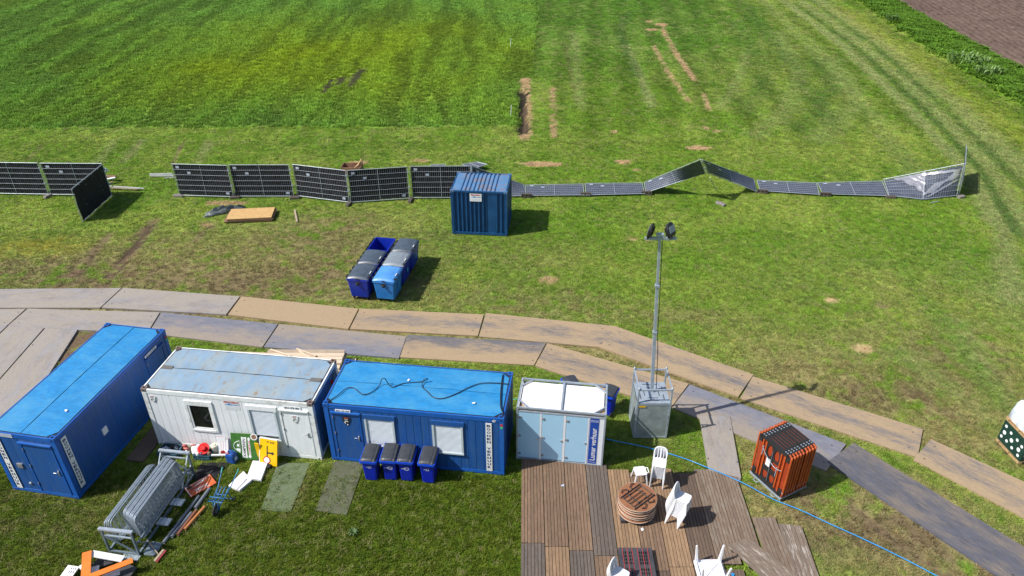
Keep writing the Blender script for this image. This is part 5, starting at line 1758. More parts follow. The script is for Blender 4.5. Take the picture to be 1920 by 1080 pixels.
def round_table(label, z, rz, dx=0, dy=0):
    root = thing('round_table', label, 'folding table', (tc.x + dx, tc.y + dy, z), rz, 'stacked round folding tables')
    MB().lathe([(.0001, 0), (.60, 0), (.605, .006), (.605, .034), (.60, .04), (.0001, .04)], 56, smooth=False).build('tabletop', M['tabletop'], root)
    MB().lathe([(.606, .004), (.610, .008), (.610, .034), (.606, .038), (.606, .004)], 56).build('edge_band', M['table_edge'], root)
    z1 = .040
    fr = MB()
    for s in (-1, 1):
        fr.bar((-.46, s * .30, z1 + .015), (.46, s * .30, z1 + .015), .035, .03)
        fr.path([(-.44, s * .06, z1 + .045), (.28, s * .06, z1 + .045)], .014, 6)
    fr.each('rail', M['black_metal'], root)
    for s in (-1, 1):
        lg = MB()
        x0 = s * .42
        lg.path([(x0, -.28, z1 + .03), (x0, .28, z1 + .03)], .015, 6)
        for t in (-.22, .22):
            lg.path([(x0, t, z1 + .035), (-s * .22, t * .9, z1 + .04)], .013, 6)
        lg.path([(-s * .20, -.24, z1 + .04), (-s * .20, .24, z1 + .04)], .015, 6)
        lg.path([(s * .10, .31, z1 + .04), (s * .06, .40, z1 + .05), (s * .22, .47, z1 + .05), (s * .30, .42, z1 + .04)], .016, 6)
        lg.path([(s * .10, -.31, z1 + .04), (s * .04, -.40, z1 + .05), (s * .20, -.48, z1 + .05), (s * .28, -.42, z1 + .04)], .016, 6)
        lg.build('folding_leg', M['black_metal'], root)
    return root


zz = tc.z
for i, lb in enumerate(('lowest round table of the stack, resting on the black pallet', 'second lowest round table of the stack on the black pallet', 'third round table from the bottom of the stack', 'round table third from the top of the stack',
                        'round table directly under the topmost one', 'topmost round table, upside down with its folded black legs showing')):
    round_table(lb, zz, R(33 + (i % 2) * 7), [0, .015, -.01, .01, -.008, 0][i], [-.02, .012, -.01, .0, .012, 0][i])
    zz += .098


# ------------------------------------------------------------------ white garden chairs
def make_chair():
    root = thing('garden_chair', 'x', 'chair', (0, 0, 0), 0, None)
    # seat
    sg = MB()
    sg.loft([rrect(.19, .20, .08, .436), rrect(.21, .22, .09, .440), rrect(.21, .22, .09, .454), rrect(.17, .18, .07, .449)], smooth=False)
    sg.build('seat', M['chair'], root)
    bk = MB()
    yb = lambda z: .19 + (z - .44) * .22
    hoop = [(-.19, yb(.44), .44), (-.205, yb(.6), .60), (-.20, yb(.74), .74), (-.15, yb(.83), .83), (-.06, yb(.865), .865), (.06, yb(.865), .865), (.15, yb(.83), .83), (.20, yb(.74), .74), (.205, yb(.6), .60), (.19, yb(.44), .44)]
    bk.path(spline(hoop, 3), .024, 6)
    for x0, x1, w in ((-.085, -.095, .022), (0, 0, .045), (.085, .095, .022)):
        bk.obox((x0 - w / 2, yb(.45), .45), (w, 0, 0), (0, .012, 0), (x1 - x0, yb(.86) - yb(.45), .40))
    bk.build('backrest', M['chair'], root)
    for sx in (-1, 1):
        for sy, yt, yb_ in ((-1, -.17, -.215), (1, .17, .20)):
            lg = MB()
            lg.loft([rrect(.016, .020, .008, 0, sx * .215, yb_, 2), rrect(.026, .030, .012, .44, sx * .185, yt, 2)])
            lg.build('leg', M['chair'], root)
    return root


chair0 = make_chair()
first = [True]


def chair(p, rz, label, group, tilt=(0, 0)):
    if first[0]:
        c = chair0; first[0] = False
    else:
        c = copy_tree(chair0)
    c.location = p; c.rotation_euler = (tilt[0], tilt[1], rz)
    c['label'] = label; c['group'] = group
    return c


ORD = ['lowest', 'second lowest', 'third', 'fourth', 'fifth', 'sixth', 'seventh', 'eighth', 'ninth', 'tenth', 'eleventh', 'twelfth', 'thirteenth', 'fourteenth', 'fifteenth']


def chair_stack(p, rz, n, where, dz=.060, dy=-.014):
    for k in range(n):
        f = Vector((0, dy * k, 0))
        f.rotate(Matrix.Rotation(rz, 3, 'Z'))
        lb = ('topmost' if k == n - 1 else ORD[k] + (' from the bottom' if k > 1 else '')) + ' white chair in the stack ' + where
        chair((p[0] + f.x, p[1] + f.y, DZ + dz * k), rz + random.uniform(-.012, .012), lb, 'white garden chairs stacked ' + where)


chair_stack((4.85, 17.50), R(-14), 11, 'behind the round tables', dy=-.010)
chair_stack((5.12, 15.90), R(58), 13, 'right of the round tables', dy=-.014)
chair_stack((3.02, 13.45), R(58), 5, 'left of the red striped pallet', dy=-.014)
# low stool behind the tables
st = thing('plastic_stool', 'small white plastic stool half hidden between the tables and the first chair stack', 'stool', (4.28, 17.62, DZ), .1)
MB().loft([rrect(.17, .17, .06, .42), rrect(.20, .20, .07, .435), rrect(.20, .20, .07, .455), rrect(.18, .18, .06, .462)]).build('seat', M['chair'], st)
for sx in (-1, 1):
    for sy in (-1, 1):
        MB().loft([rrect(.018, .018, .006, 0, sx * .22, sy * .22, 2), rrect(.028, .028, .01, .43, sx * .155, sy * .155, 2)]).build('leg', M['chair'], st)
MB().path([(.19, -.1, .45), (.26, -.12, .47), (.27, .1, .47), (.19, .12, .45)], .016, 6).build('grip', M['chair'], st)
# upside-down white table
ut = thing('plastic_table', 'white plastic table lying upside down with its four legs in the air', 'table', (5.85, 14.0, DZ), R(1))
MB().loft([rrect(.40, .40, .06, .0), rrect(.42, .42, .06, .015), rrect(.42, .42, .06, .045), rrect(.38, .38, .05, .05)]).build('tabletop', M['chair'], ut)
rb = MB()
for s in (-1, 1):
    rb.bar((-.36, s * .36, .07), (.36, s * .36, .07), .02, .06); rb.bar((s * .36, -.36, .07), (s * .36, .36, .07), .02, .06)
rb.bar((-.34, -.34, .062), (.34, .34, .062), .02, .03); rb.bar((-.34, .34, .062), (.34, -.34, .062), .02, .03)
rb.build('underside_rib', M['chair'], ut)
for sx in (-1, 1):
    for sy in (-1, 1):
        MB().loft([rrect(.05, .05, .012, .05, sx * .34, sy * .34, 2), rrect(.025, .025, .008, .68, sx * .40, sy * .40, 2), rrect(.018, .018, .006, .70, sx * .40, sy * .40, 2)]).build('leg', M['chair'], ut)
for i, (px, py, lb) in enumerate(((1055, 911, 'crumpled pale wrapper on the deck left of the round tables'), (1374, 1078, 'small blue bottle cap at the lower edge of the deck'), (1204, 993, 'white paper scrap on the deck just below the tables'))):
    o = MB().grid(lambda u, v: ((u - .5) * .10, (v - .5) * .08, .02 * math.sin(u * 6) * math.sin(v * 5) + .022), 4, 4).build('litter_scrap', M[['grey_print', 'hose_blue', 'white'][i]])
    o.location = G(px, py, DZ); o.rotation_euler = (0, 0, i)
    tag(o, lb, 'litter')
# ------------------------------------------------------------------ trolley with orange stage panels
TY = math.atan2(-1.22, .66)
tl = thing('panel_trolley', 'low steel trolley carrying the upright orange panels', 'trolley', (8.06, 17.95, 0), TY)
mb = MB()
for y in (.02, 1.15): mb.box(0, 1.39, y, y + .06, .09, .15)
for x in (.0, 1.33): mb.box(x, x + .06, .08, 1.15, .095, .145)
mb.box(.06, 1.33, .58, .64, .095, .14)
mb.build('base_frame', M['galv'], tl)
MB().path([(.30, .01, .12), (.30, -.09, .10), (.46, -.09, .10), (.46, .01, .12)], .014, 6).build('pull_handle', M['galv'], tl)
MB().path([(1.05, .01, .12), (1.05, -.07, .10), (1.20, -.07, .10), (1.20, .01, .12)], .014, 6).build('pull_handle', M['galv'], tl)
for x in (.14, 1.25):
    for y in (.2, 1.0):
        MB().lathe([(.0001, -.025), (.045, -.025), (.05, 0), (.045, .025), (.0001, .025)], 12).xf(frame_matrix((x, y, .048), (0, 1, 0), (0, 0, 1))).build('castor', M['rubber'], tl)
PW, PH = 1.36, 1.80


def make_panel():
    root = thing('folding_stage', 'x', 'folded stage', (0, 0, 0), 0)
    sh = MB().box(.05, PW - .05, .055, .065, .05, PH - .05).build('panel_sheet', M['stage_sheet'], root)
    fb = MB()
    fb.box(.09, PW - .09, .0, .108, PH - .13, PH); fb.box(.09, PW - .09, .0, .085, 0, .13)
    for x in (.03, PW - .17):
        fb.box(x, x + .14, .0, .08, PH - .30, PH - .02); fb.box(x, x + .14, .0, .08, .02, .30)
    fb.box(PW / 2 - .012, PW / 2 + .012, .015, .05, .13, PH - .13)
    fb.box(.42, PW - .42, .018, .05, PH * .5 - .38, PH * .5 - .30)
    fb.build('black_frame', M['rubber'], root)
    # black cast web with four oval openings
    for x0, x1 in ((.39, PW / 2 - .004), (PW / 2 + .004, PW - .39)):
        for z0_, z1_ in ((.11, PH * .5 - .17), (PH * .5 + .17, PH - .11)):
            cx, cz, hw, hh = (x0 + x1) / 2, (z0_ + z1_) / 2, (x1 - x0) / 2, (z1_ - z0_) / 2
            wb = MB(); wb.mark()
            n_ = 24
            vs, fs = [], []
            for yy in (.022, .046):
                for t in np.linspace(0, 2 * math.pi, n_ + 1)[:-1]:
                    c_, s_ = math.cos(t), math.sin(t)
                    vs.append((cx + hw * .70 * c_, yy, cz + hh * .74 * s_))
                for t in np.linspace(0, 2 * math.pi, n_ + 1)[:-1]:
                    c_, s_ = math.cos(t), math.sin(t)
                    m_ = max(abs(c_), abs(s_))
                    vs.append((cx + hw * c_ / m_, yy, cz + hh * s_ / m_))
            for k_ in range(n_):
                l_ = (k_ + 1) % n_
                fs += [(k_, l_, n_ + l_, n_ + k_), (2 * n_ + l_, 2 * n_ + k_, 3 * n_ + k_, 3 * n_ + l_), (l_, k_, 2 * n_ + k_, 2 * n_ + l_), (n_ + k_, n_ + l_, 3 * n_ + l_, 3 * n_ + k_)]
            wb.add(vs, fs)
            wb.build('black_web', M['rubber'], root)
    for x in (.21, .345, .985, 1.125):
        MB().box(x, x + .045, -.005, .055, .13 if x in (.21, 1.125) else .16, PH - .14).build('orange_rib', M['stage_orange'], root)
    for s in (0, 1):
        X = (lambda v: PW - v) if s else (lambda v: v)
        pts = [(X(.10), .045, -.0), (X(.02), .045, .06), (X(.0), .045, .16), (X(.0), .045, PH - .16), (X(.02), .045, PH - .05), (X(.11), .045, PH + .01)]
        eb = MB().path(spline(pts, 3), .037, 8)
        eb.build('edge_tube', M['stage_orange'], root)
        MB().path([(X(.003), .045, .20), (X(.003), .045, .225)], .040, 8).build('edge_mark', M['grey_print'], root)
    tpb = MB()
    tpb.box(.38, PW - .38, .109, .119, PH - .03, PH - .004)
    tpb.each('orange_strip', M['stage_orange'], root)
    tm = MB()
    for x in (.14, .22, PW - .29, PW - .21): tm.box(x, x + .04, .03, .07, PH + .001, PH + .007)
    tm.each('corner_mark', M['galv'], root)
    return root


pan0 = make_panel()
NP = 9
LABP = ['foremost orange panel on the trolley, its braced face with a white paper towards the deck', 'second orange panel behind the foremost one on the trolley', 'third orange panel from the front of the trolley', 'fourth orange panel from the front of the trolley',
        'middle orange panel on the trolley', 'fourth orange panel from the back of the trolley', 'third orange panel from the back of the trolley', 'second orange panel from the back of the trolley', 'rearmost orange panel on the trolley, nearest the track mats']
ca, sa = math.cos(TY), math.sin(TY)
for k in range(NP):
    p = pan0 if k == 0 else copy_tree(pan0)
    y = .05 + k * .127 + (.03 if k > 4 else 0)
    x = .01 + .004 * (k % 2)
    p.location = (8.06 + ca * x - sa * y, 17.95 + sa * x + ca * y, .152)
    p.rotation_euler = (0, 0, TY)
    p['label'] = LABP[k]; p['group'] = 'orange panels standing on the trolley'
# the paper and the strap on the front panel
tag(MB().box(.50, .66, -.012, -.008, .78, 1.10).build('paper_sheet', M['white'], pan0), None)
text('12', .06, .07, frame_matrix((.58, -.013, 1.02), (1, 0, 0), (0, 0, 1)), M['grey_print'], pan0)
sb = MB().path(spline([(.26, -.02, 1.40), (.42, -.035, 1.22), (.68, -.03, 1.05), (.92, -.035, .98), (1.15, -.02, 1.04)], 5), .012, 6)
sb.path([(.30, -.03, 1.06), (.30, -.03, 1.44)], .016, 6); sb.path([(.97, -.03, .66), (.97, -.03, 1.06)], .016, 6)
sb.path([(.69, -.02, .20), (.69, -.02, 1.5)], .006, 4)
so = sb.build('strap', M['galv']); so.location = pan0.location; so.rotation_euler = (0, 0, TY)
tag(so, 'grey strap and hooks tied across the foremost orange panel', 'strap')
foot([(8.06 + ca * x - sa * y, 17.95 + sa * x + ca * y) for x, y in ((0.05, .05), (1.34, .05), (1.34, 1.15), (.05, 1.15))], 0)

# ------------------------------------------------------------------ wrapped pallet stack at the right edge
pa, pb = G(1866, 826), G(1908, 872)
PYW = math.atan2((pb - pa).y, (pb - pa).x)


def wood_pallet(label, z, s=1.0, dx=0):
    root = thing('wooden_pallet', label, 'pallet', (pa.x, pa.y, z), PYW, 'wooden pallets of the wrapped stack')
    L, Wd = 1.2, 1.0
    for y in (0, .43, .86):
        for x in (0, .53, 1.06):
            MB().box(x, x + .14, y, y + .14, .025, .105).build('block', M['pallet_wood'], root)
        MB().box(0, L, y + .02, y + .12, .002, .024).build('bottom_board', M['pallet_wood'], root)
    for k in range(6):
        MB().box(0, L, .0 + k * .175, .12 + k * .175, .127, .148).build('deck_board', M['pallet_wood'], root)
    for x in (0, .53, 1.06):
        MB().box(x, x + .14, 0, Wd, .106, .126).build('stringer', M['pallet_wood'], root)
    return root


wood_pallet('wooden pallet at the bottom of the dotted green stack, on the grass', 0)
gb = thing('dotted_box', 'dark green box printed with white dots, between two wooden pallets', 'box', (pa.x, pa.y, .15), PYW)
MB().loft([rrect(.60, .50, .02, 0, .60, .50, 1), rrect(.60, .50, .02, .86, .60, .50, 1)]).build('box', M['crate_green'], gb)
Fd = Face((0, 0, 0), (1, 0, 0), (0, -1, 0))
Fd2 = Face((1.2, 0, 0), (0, 1, 0), (1, 0, 0))


def dot(F, a, z, r):
    MB().lathe([(.0001, 0), (r, 0), (r, .004), (.0001, .004)], 18, smooth=False).xf(F.M(a, z, .002)).build('dot', M['white'], gb)
    b_ = MB()
    b_.lathe([(r * 1.01, 0), (r * 1.12, 0), (r * 1.12, .003), (r * 1.01, .003), (r * 1.01, 0)], 18, smooth=False).xf(F.M(a, z, .001)).build('dot_ring', M['grey_print'], gb)


for a, z, r in ((.10, .64, .075), (.13, .38, .10), (.08, .16, .075), (.36, .58, .075), (.48, .36, .10), (.33, .18, .075), (.66, .56, .075), (.60, .14, .075), (.90, .50, .075), (.84, .30, .10), (.90, .10, .075)):
    dot(Fd, .06 + a * 1.1, .05 + z, r * .72)
for a, z, r in ((.15, .25, .08), (.16, .55, .08), (.42, .7, .075), (.45, .3, .10), (.72, .5, .08)): dot(Fd2, a, z, r * .72)
wood_pallet('wooden pallet lying on top of the dotted green box', 1.01)
wr = thing('wrapped_load', 'tall load in milky plastic wrap on the upper wooden pallet at the right edge', 'wrapped load', (pa.x, pa.y, 1.16), PYW)


def wrapf(k, n):
    z = [0, .03, .35, .7, .84, .88][k]
    s = [.55, .56, .555, .54, .47, .34][k]
    out = []
    for i in range(n):
        t = 2 * math.pi * i / n
        c_, s_ = math.cos(t), math.sin(t)
        m_ = max(abs(c_), abs(s_)) ** .8
        w = .015 * math.sin(i * 1.7 + k * 2.1) + .01 * math.sin(i * 3.1 - k)
        out.append((.60 + (s + w) * c_ / m_ * 1.05, .50 + (s - .07 + w) * s_ / m_, z))
    return out


MB().loft([wrapf(k, 40) for k in range(6)], smooth=True).build('wrap', M['wrap'], wr)
foot([G(1866, 826), G(1908, 872), G(1990, 850), G(1940, 800)], 0)

# ------------------------------------------------------------------ blue hose
hp = [(1137, 823), (1165, 829), (1200, 836), (1225, 842), (1253, 850), (1290, 862), (1320, 874), (1350, 886), (1400, 909), (1450, 936), (1500, 956), (1560, 984), (1620, 1011), (1700, 1050), (1780, 1092), (1850, 1125)]
hz = lambda px: .10 if 1300 < px < 1410 else .05
tag(MB().path(spline([G(x, y, hz(x)) for x, y in hp], 6), .017, 6).build('water_hose', M['hose_blue']), 'long blue water hose from the toilet block across grass and deck corner', 'hose')
tag(MB().path(spline([G(975, 746, .6) + Vector((-.0, 0, 0)), G(966, 749, .55), G(958, 748, .5)], 5), .015, 6).build('water_pipe', M['green_print']), 'short green pipe between blue cabin and toilet block', 'pipe')

# ------------------------------------------------------------------ crowd barriers in their rack
ro = G(205, 1034)
RZ = R(-8)
rk = thing('barrier_rack', 'long galvanised steel rack holding the crowd barriers', 'rack', (ro.x, ro.y, 0), RZ)
RW, RL, RH = 1.02, 3.30, 1.0
for y in (0, RL):
    s = 1 if y == 0 else -1
    eb = MB()
    eb.bar((.03, y, 0), (.03, y, RH), .06, .06); eb.bar((RW - .03, y, 0), (RW - .03, y, RH), .06, .06)
    eb.bar((.06, y, .05), (RW - .06, y, .05), .06, .06)
    eb.build('end_frame', M['galv_dark'], rk)
    MB().box(-.03, RW + .03, y - .05, y + .05, RH, RH + .06).build('top_beam', M['galv'], rk)
    MB().bar((.06, y, RH * .76), (RW - .06, y, RH * .76), .04, .04).build('cross_bar', M['galv'], rk)
    MB().bar((.07, y, RH * .72), (RW - .07, y, .10), .045, .03).build('diagonal', M['galv_dark'], rk)
for x in (.03, RW - .03):
    MB().bar((x, .04, .06), (x, RL - .04, .06), .06, .07).build('long_rail', M['galv_dark'], rk)
    MB().bar((x, RL - .03, RH * .95), (x, RL - .75, .12), .035, .035).build('stay', M['galv'], rk)
    MB().bar((x, RL - .03, RH * .5), (x, RL - .42, .12), .03, .03).build('stay', M['galv'], rk)
    MB().bar((x, .03, RH * .55), (x, .40, .12), .03, .03).build('stay', M['galv'], rk)
MB().bar((RW - .02, .05, .46), (RW - .02, RL - .05, .46), .04, .04).build('side_rail', M['galv_dark'], rk)
for y in (.95, 1.75):
    MB().box(RW + .02, RW + .42, y, y + .28, .26, .285).build('foot_plate', M['galv'], rk)
MB().box(.5, 1.05, -.22, .0, .0, .02).build('floor_plate', M['galv'], rk)
MB().loft([rrect(.2, .24, .08, 0, 1.28, .25), rrect(.2, .24, .08, .05, 1.28, .25), rrect(.12, .2, .08, .12, 1.26, .25)]).build('end_shoe', M['galv_dark'], rk)


def make_barrier():
    root = thing('crowd_barrier', 'x', 'crowd barrier', (0, 0, 0), 0)
    L, Hh = 2.45, .98
    r = .12
    pts = [(0, r, .08), (0, 0 + .03, .12), (0, .0, .2), (0, 0, Hh - .14), (0, .04, Hh - .03), (0, .14, Hh), (0, L - .14, Hh), (0, L - .04, Hh - .03), (0, L, Hh - .14), (0, L, .2), (0, L - .03, .12), (0, L - r, .08)]
    MB().path(pts, .018, 7, closed=True).build('frame', M['galv'], root)
    bb = MB()
    for k in range(1, 14):
        bb.tube((0, L * k / 14, .09), (0, L * k / 14, Hh - .01), .009, 5)
    bb.build('bars', M['galv'], root, 'stuff')
    for y in (.35, L - .35):
        MB().path([(-.02, y, .02), (-.02, y, .09), (.02, y, .09), (.02, y, .02)], .02, 6).build('foot', M['galv'], root)
    return root


bar0 = make_barrier()
xs_b = [.095, .15, .205, .26] + [.43 + .054 * k for k in range(10)]
nb = len(xs_b)
for k, x in enumerate(xs_b):
    b_ = bar0 if k == 0 else copy_tree(bar0)
    y = (.16 + .02 * k) if k < 4 else (.62 - .022 * (k - 4))
    c_, s_ = math.cos(RZ), math.sin(RZ)
    z = .10 + .012 * (k % 3)
    b_.location = (ro.x + c_ * x - s_ * y, ro.y + s_ * x + c_ * y, z)
    b_.rotation_euler = (R(random.uniform(-.4, .4)), R(-3.5), RZ)
    if k < 4: lb = ['outermost', 'second', 'third', 'innermost'][k] + ' barrier of the narrow left bundle in the rack'
    else: lb = (['innermost', 'second', 'third', 'fourth', 'fifth', 'sixth', 'seventh', 'eighth', 'ninth', 'outermost'][k - 4]) + ' barrier of the wide right bundle in the rack'
    b_['label'] = lb; b_['group'] = 'crowd barriers in the rack'

# ------------------------------------------------------------------ pipes, cart, sign and tools beside the rack
for p0, p1, r, m, lb in (((306, 1018), (373, 930), .050, 'pipe_grey', 'longest grey pipe, next to the barrier rack'), ((321.5, 1007), (359, 961), .050, 'pipe_grey', 'short grey pipe between the longest grey one and the brown pipe'),
                         ((366, 953), (393, 916), .058, 'pipe_grey', 'grey pipe lying farther back, under the orange sign'), ((333, 1003), (368, 957), .050, 'pipe_brown', 'dull brown pipe in the row beside the rack'),
                         ((346, 993), (384, 950), .050, 'pipe_orange', 'bright orange pipe, outermost of the row beside the rack')):
    a, b = G(*p0, r), G(*p1, r)
    d = (b - a).normalized(); L = (b - a).length
    mb = MB()
    n = 12
    q = d.cross(Vector((0, 0, 1))).normalized(); w = q.cross(d)
    ring = lambda s_, rr: [tuple(a + d * s_ + (q * math.cos(2 * math.pi * k / n) + w * math.sin(2 * math.pi * k / n)) * rr) for k in range(n)]
    mb.loft([ring(.02, r * .86), ring(0, r * .86), ring(0, r), ring(L, r), ring(L, r * .86), ring(L - .02, r * .86)], smooth=False)
    tag(mb.build('drain_pipe', M[m]), lb, 'pipe', 'drain pipes on the lawn')

wc0 = G(402, 974)
hc = thing('hand_cart', 'blue tubular hand cart with one wheel in front and teal grips', 'hand cart', (wc0.x, wc0.y + .0, 0), R(-8))
wh = MB().lathe([(.10, -.035), (.17, -.045), (.205, -.02), (.205, .02), (.17, .045), (.10, .035), (.10, -.035)], 20).xf(frame_matrix((0, .2, .205), (0, 1, 0), (0, 0, 1))).build('wheel', M['rubber'], hc)
MB().lathe([(.0001, -.03), (.10, -.03), (.10, .03), (.0001, .03)], 12).xf(frame_matrix((0, .2, .205), (0, 1, 0), (0, 0, 1))).build('rim', M['galv_dark'], wh)
fr = MB()
for s in (-1, 1):
    fr.path(spline([(s * .07, .2, .205), (s * .12, .45, .36), (s * .20, .85, .50), (s * .27, 1.35, .74)], 4), .017, 6)
    fr.path([(s * .07, .2, .205), (s * .09, .30, .52)], .015, 6)
    fr.path([(s * .17, .75, .47), (s * .20, .85, .02), (s * .22, .95, .02)], .015, 6)
fr.path([(-.21, .80, .1), (.21, .80, .1)], .012, 6)
fr.build('frame', M['cart_blue'], hc)
ld = MB()
ld.path([(-.24, .26, .52), (.24, .26, .52), (.24, .42, .54), (-.24, .42, .54)], .017, 6, closed=True)
for x in (-.18, -.06, .06, .18):
    ld.path([(x, .26, .53), (x, .45, .42), (x, .80, .54), (x + .04, .84, .60)], .017, 6)
ld.path([(-.2, .62, .46), (.2, .62, .46)], .015, 6)
ld.build('load_rack', M['cart_blue'], hc)
for s in (-1, 1):
    MB().path([(s * .26, 1.30, .715), (s * .285, 1.46, .79)], .024, 6).build('grip', M['teal'], hc)

c4 = [G(346, 915, .12), G(358, 932, .06), G(406, 905, .06), G(395, 891, .14)]
u = (c4[2] - c4[1]).normalized(); v = (c4[0] - c4[1])
Ms = frame_matrix(c4[1], u, v)
SL, SHh = (c4[2] - c4[1]).length, (c4[0] - c4[1]).length
os_ = thing('orange_sign', 'orange printed sign board lying tilted on the lawn beside the rack', 'sign')
os_.matrix_world = Ms
MB().box(0, SL, 0, SHh, -.04, 0).build('board', M['sign_orange'], os_)
fb = MB()
fb.box(.01, .03, .02, SHh - .02, .0005, .003); fb.box(.03, SL - .02, SHh - .035, SHh - .02, .0005, .003)
fb.prism([(.22, SHh * .66), (SL * .62, SHh * .84), (SL * .86, SHh * .86), (SL * .60, SHh * .72)], .0005, .003)
fb.build('white_swoosh', M['white'], os_)
MB().lathe([(.0001, 0), (.075, 0), (.075, .003), (.0001, .003)], 16, smooth=False).xf(Matrix.Translation((.13, SHh * .82, .0005))).build('round_logo', M['black'], os_)
Tm = lambda x, y: Matrix.Translation((x, y, .001))
text('PALLETHANDEL', SL * .62, .045, Tm(SL * .45, SHh * .56), M['black'], os_, bold=.02)
text('verhuur', SL * .5, .10, Tm(SL * .5, SHh * .36), M['white'], os_, bold=.02)
text('0495 - 541', SL * .5, .05, Tm(SL * .5, SHh * .13), M['white'], os_, bold=.02)
foot([G(346, 915), G(358, 932), G(406, 905), G(395, 891)], 0)
bt0 = G(385, 886)
tag(MB().grid(lambda u_, v_: (bt0.x - .45 + .9 * u_ + .2 * v_, bt0.y - .35 + .8 * v_, .02 + .07 * math.sin(u_ * 3.1) * math.sin(v_ * 3.1) * (1 + .6 * math.sin(u_ * 14 + v_ * 9))), 18, 14, smooth=False).build('black_foil', M['cloth']), 'crumpled black foil on the lawn behind the orange sign', 'foil')
b0, b1 = G(290, 1052, .05), G(307, 1031, .05)
br = thing('broom', 'red broom lying on the lawn at the near end of the barrier rack', 'broom', b0)
MB().bar((0, 0, 0), b1 - b0, .07, .05).build('head', M['wood_grey'], br)
dd = (b1 - b0); sd = Vector((dd.y, -dd.x, 0)).normalized()
MB().bar(sd * .065 + Vector((0, 0, -.02)), sd * .065 + dd + Vector((0, 0, -.02)), .07, .06).build('bristles', M['broom_red'], br)
MB().path([dd * .5 + Vector((0, 0, .02)), G(277.5, 1014, .2) - b0], .014, 6).build('stick', M['wood_grey'], br)

# painted boards of road trestles, lower left
def board(p0, p1, w, m, lb, th=.035, name='painted_board'):
    a, b = p0, p1
    mb = MB()
    d = (b - a); x = d.cross(Vector((0, 0, 1))).normalized()
    nrm = x.cross(d).normalized()
    o = link(name, mb.obox(Vector((0, 0, 0)) - x * w / 2, x * w, d, nrm * th).mesh(name), M[m])
    o.location = a
    return tag(o, lb, 'board', 'painted boards at the lower left')


board(G(163.5, 1035.5, .42), G(160, 1100, .36), .25, 'orange_board', 'upright looking orange board, left one of the two orange boards')
board(G(249, 1051.5, .40), G(128, 1098, .45), .20, 'orange_board', 'long slanting orange board, crossing on top of the pile')
board(G(172, 1038.5, .36), G(231, 1049, .30), .21, 'white_plate', 'white board behind the two orange boards')
board(G(165, 1071, .22), G(186, 1066, .20), .2, 'white_plate', 'short white board glimpsed between the orange boards')
board(G(192, 1080, .24), G(225, 1072, .22), .22, 'white_plate', 'white board under the slanting orange one')
board(G(150, 1066, .2), G(166, 1056, .24), .16, 'white_plate', 'small white end of a board left of the orange boards')
for p0, p1, w, lb in (((176, 1064), (196, 1046), .26, 'dark plank between the white and orange boards'), ((186, 1060), (212, 1052), .2, 'second dark plank between the boards, farther right'),
                      ((206, 1098), (244, 1060), .34, 'dark plank at the right side of the board pile'), ((226, 1098), (252, 1064), .2, 'outermost dark plank right of the board pile')):
    board(G(*p0, .12), G(*p1, .10), w, 'black_plastic', lb, name='dark_board')
ws = board(G(122, 1086, .16), G(139, 1062, .2), .36, 'white_plate', 'white board with dark slanted stripes, leftmost of the pile', name='striped_board')
mb = MB()
aa, bb_ = G(122, 1086, .16), G(139, 1062, .2)
d = bb_ - aa; x = d.cross(Vector((0, 0, 1))).normalized(); nr = x.cross(d).normalized()
for k in range(3):
    for s, t in ((.45, .62), (.72, .86)):
        mb.obox(d * s + x * (-.02 + .065 * k) + nr * .0355, x * .026, d * (t - s), nr * .002)
mb.each('dark_stripe', M['navy_print'], ws)

# ------------------------------------------------------------------ signs and odds and ends against the white cabin
def leaning(name, label, cat, bl, br, tl, ztop, th=.03, group=None):
    A = G(*bl, .03); B = G(*br, .03); T = G(*tl, ztop)
    Mx = frame_matrix(A, B - A, T - A)
    root = thing(name, label, cat, group=group)
    root.matrix_world = Mx
    return root, (B - A).length, (Mx.inverted() @ T).y


ys, w, h = leaning('road_sign', 'yellow road sign standing upside down against the white cabin, with arrow and closed-road disc', 'road sign', (487, 869), (519, 875), (494, 822), .93, group='yellow road signs')
MB().box(0, w, 0, h, -.05, 0).build('sign_panel', M['sign_yellow'], ys)
eb = MB(); eb.box(-.022, -.001, -.01, h, -.07, .006); eb.box(-.02, w, h + .001, h + .022, -.07, .006)
eb.build('sign_edge', M['white'], ys)
text('350 m', w * .46, h * .085, Matrix.Translation((w * .62, h * .885, .001)) @ Matrix.Rotation(math.pi, 4, 'Z'), M['black'], ys, bold=.02)
ar = MB()
ar.box(w * .40, w * .46, h * .30, h * .74, .001, .004); ar.box(w * .46, w * .72, h * .445, h * .50, .001, .004)
ar.prism([(w * .70, h * .40), (w * .86, h * .472), (w * .70, h * .545)], .001, .004)
ar.build('arrow', M['black'], ys)
MB().lathe([(.0001, .004), (.135, .004), (.135, .008), (.0001, .008)], 24, smooth=False).xf(Matrix.Translation((w * .42, h * .19, 0))).build('disc_rim', M['red_print'], ys)
MB().lathe([(.0001, .008), (.102, .008), (.102, .011), (.0001, .011)], 24, smooth=False).xf(Matrix.Translation((w * .42, h * .19, 0))).build('disc', M['white'], ys)
y2, w, h = leaning('road_sign', 'narrow edge of a second yellow sign behind the upside-down one', 'road sign', (484.5, 861), (492, 862), (482, 832), .80, group='yellow road signs')
MB().box(0, w, 0, h, -.03, 0).build('sign_panel', M['sign_yellow'], y2)

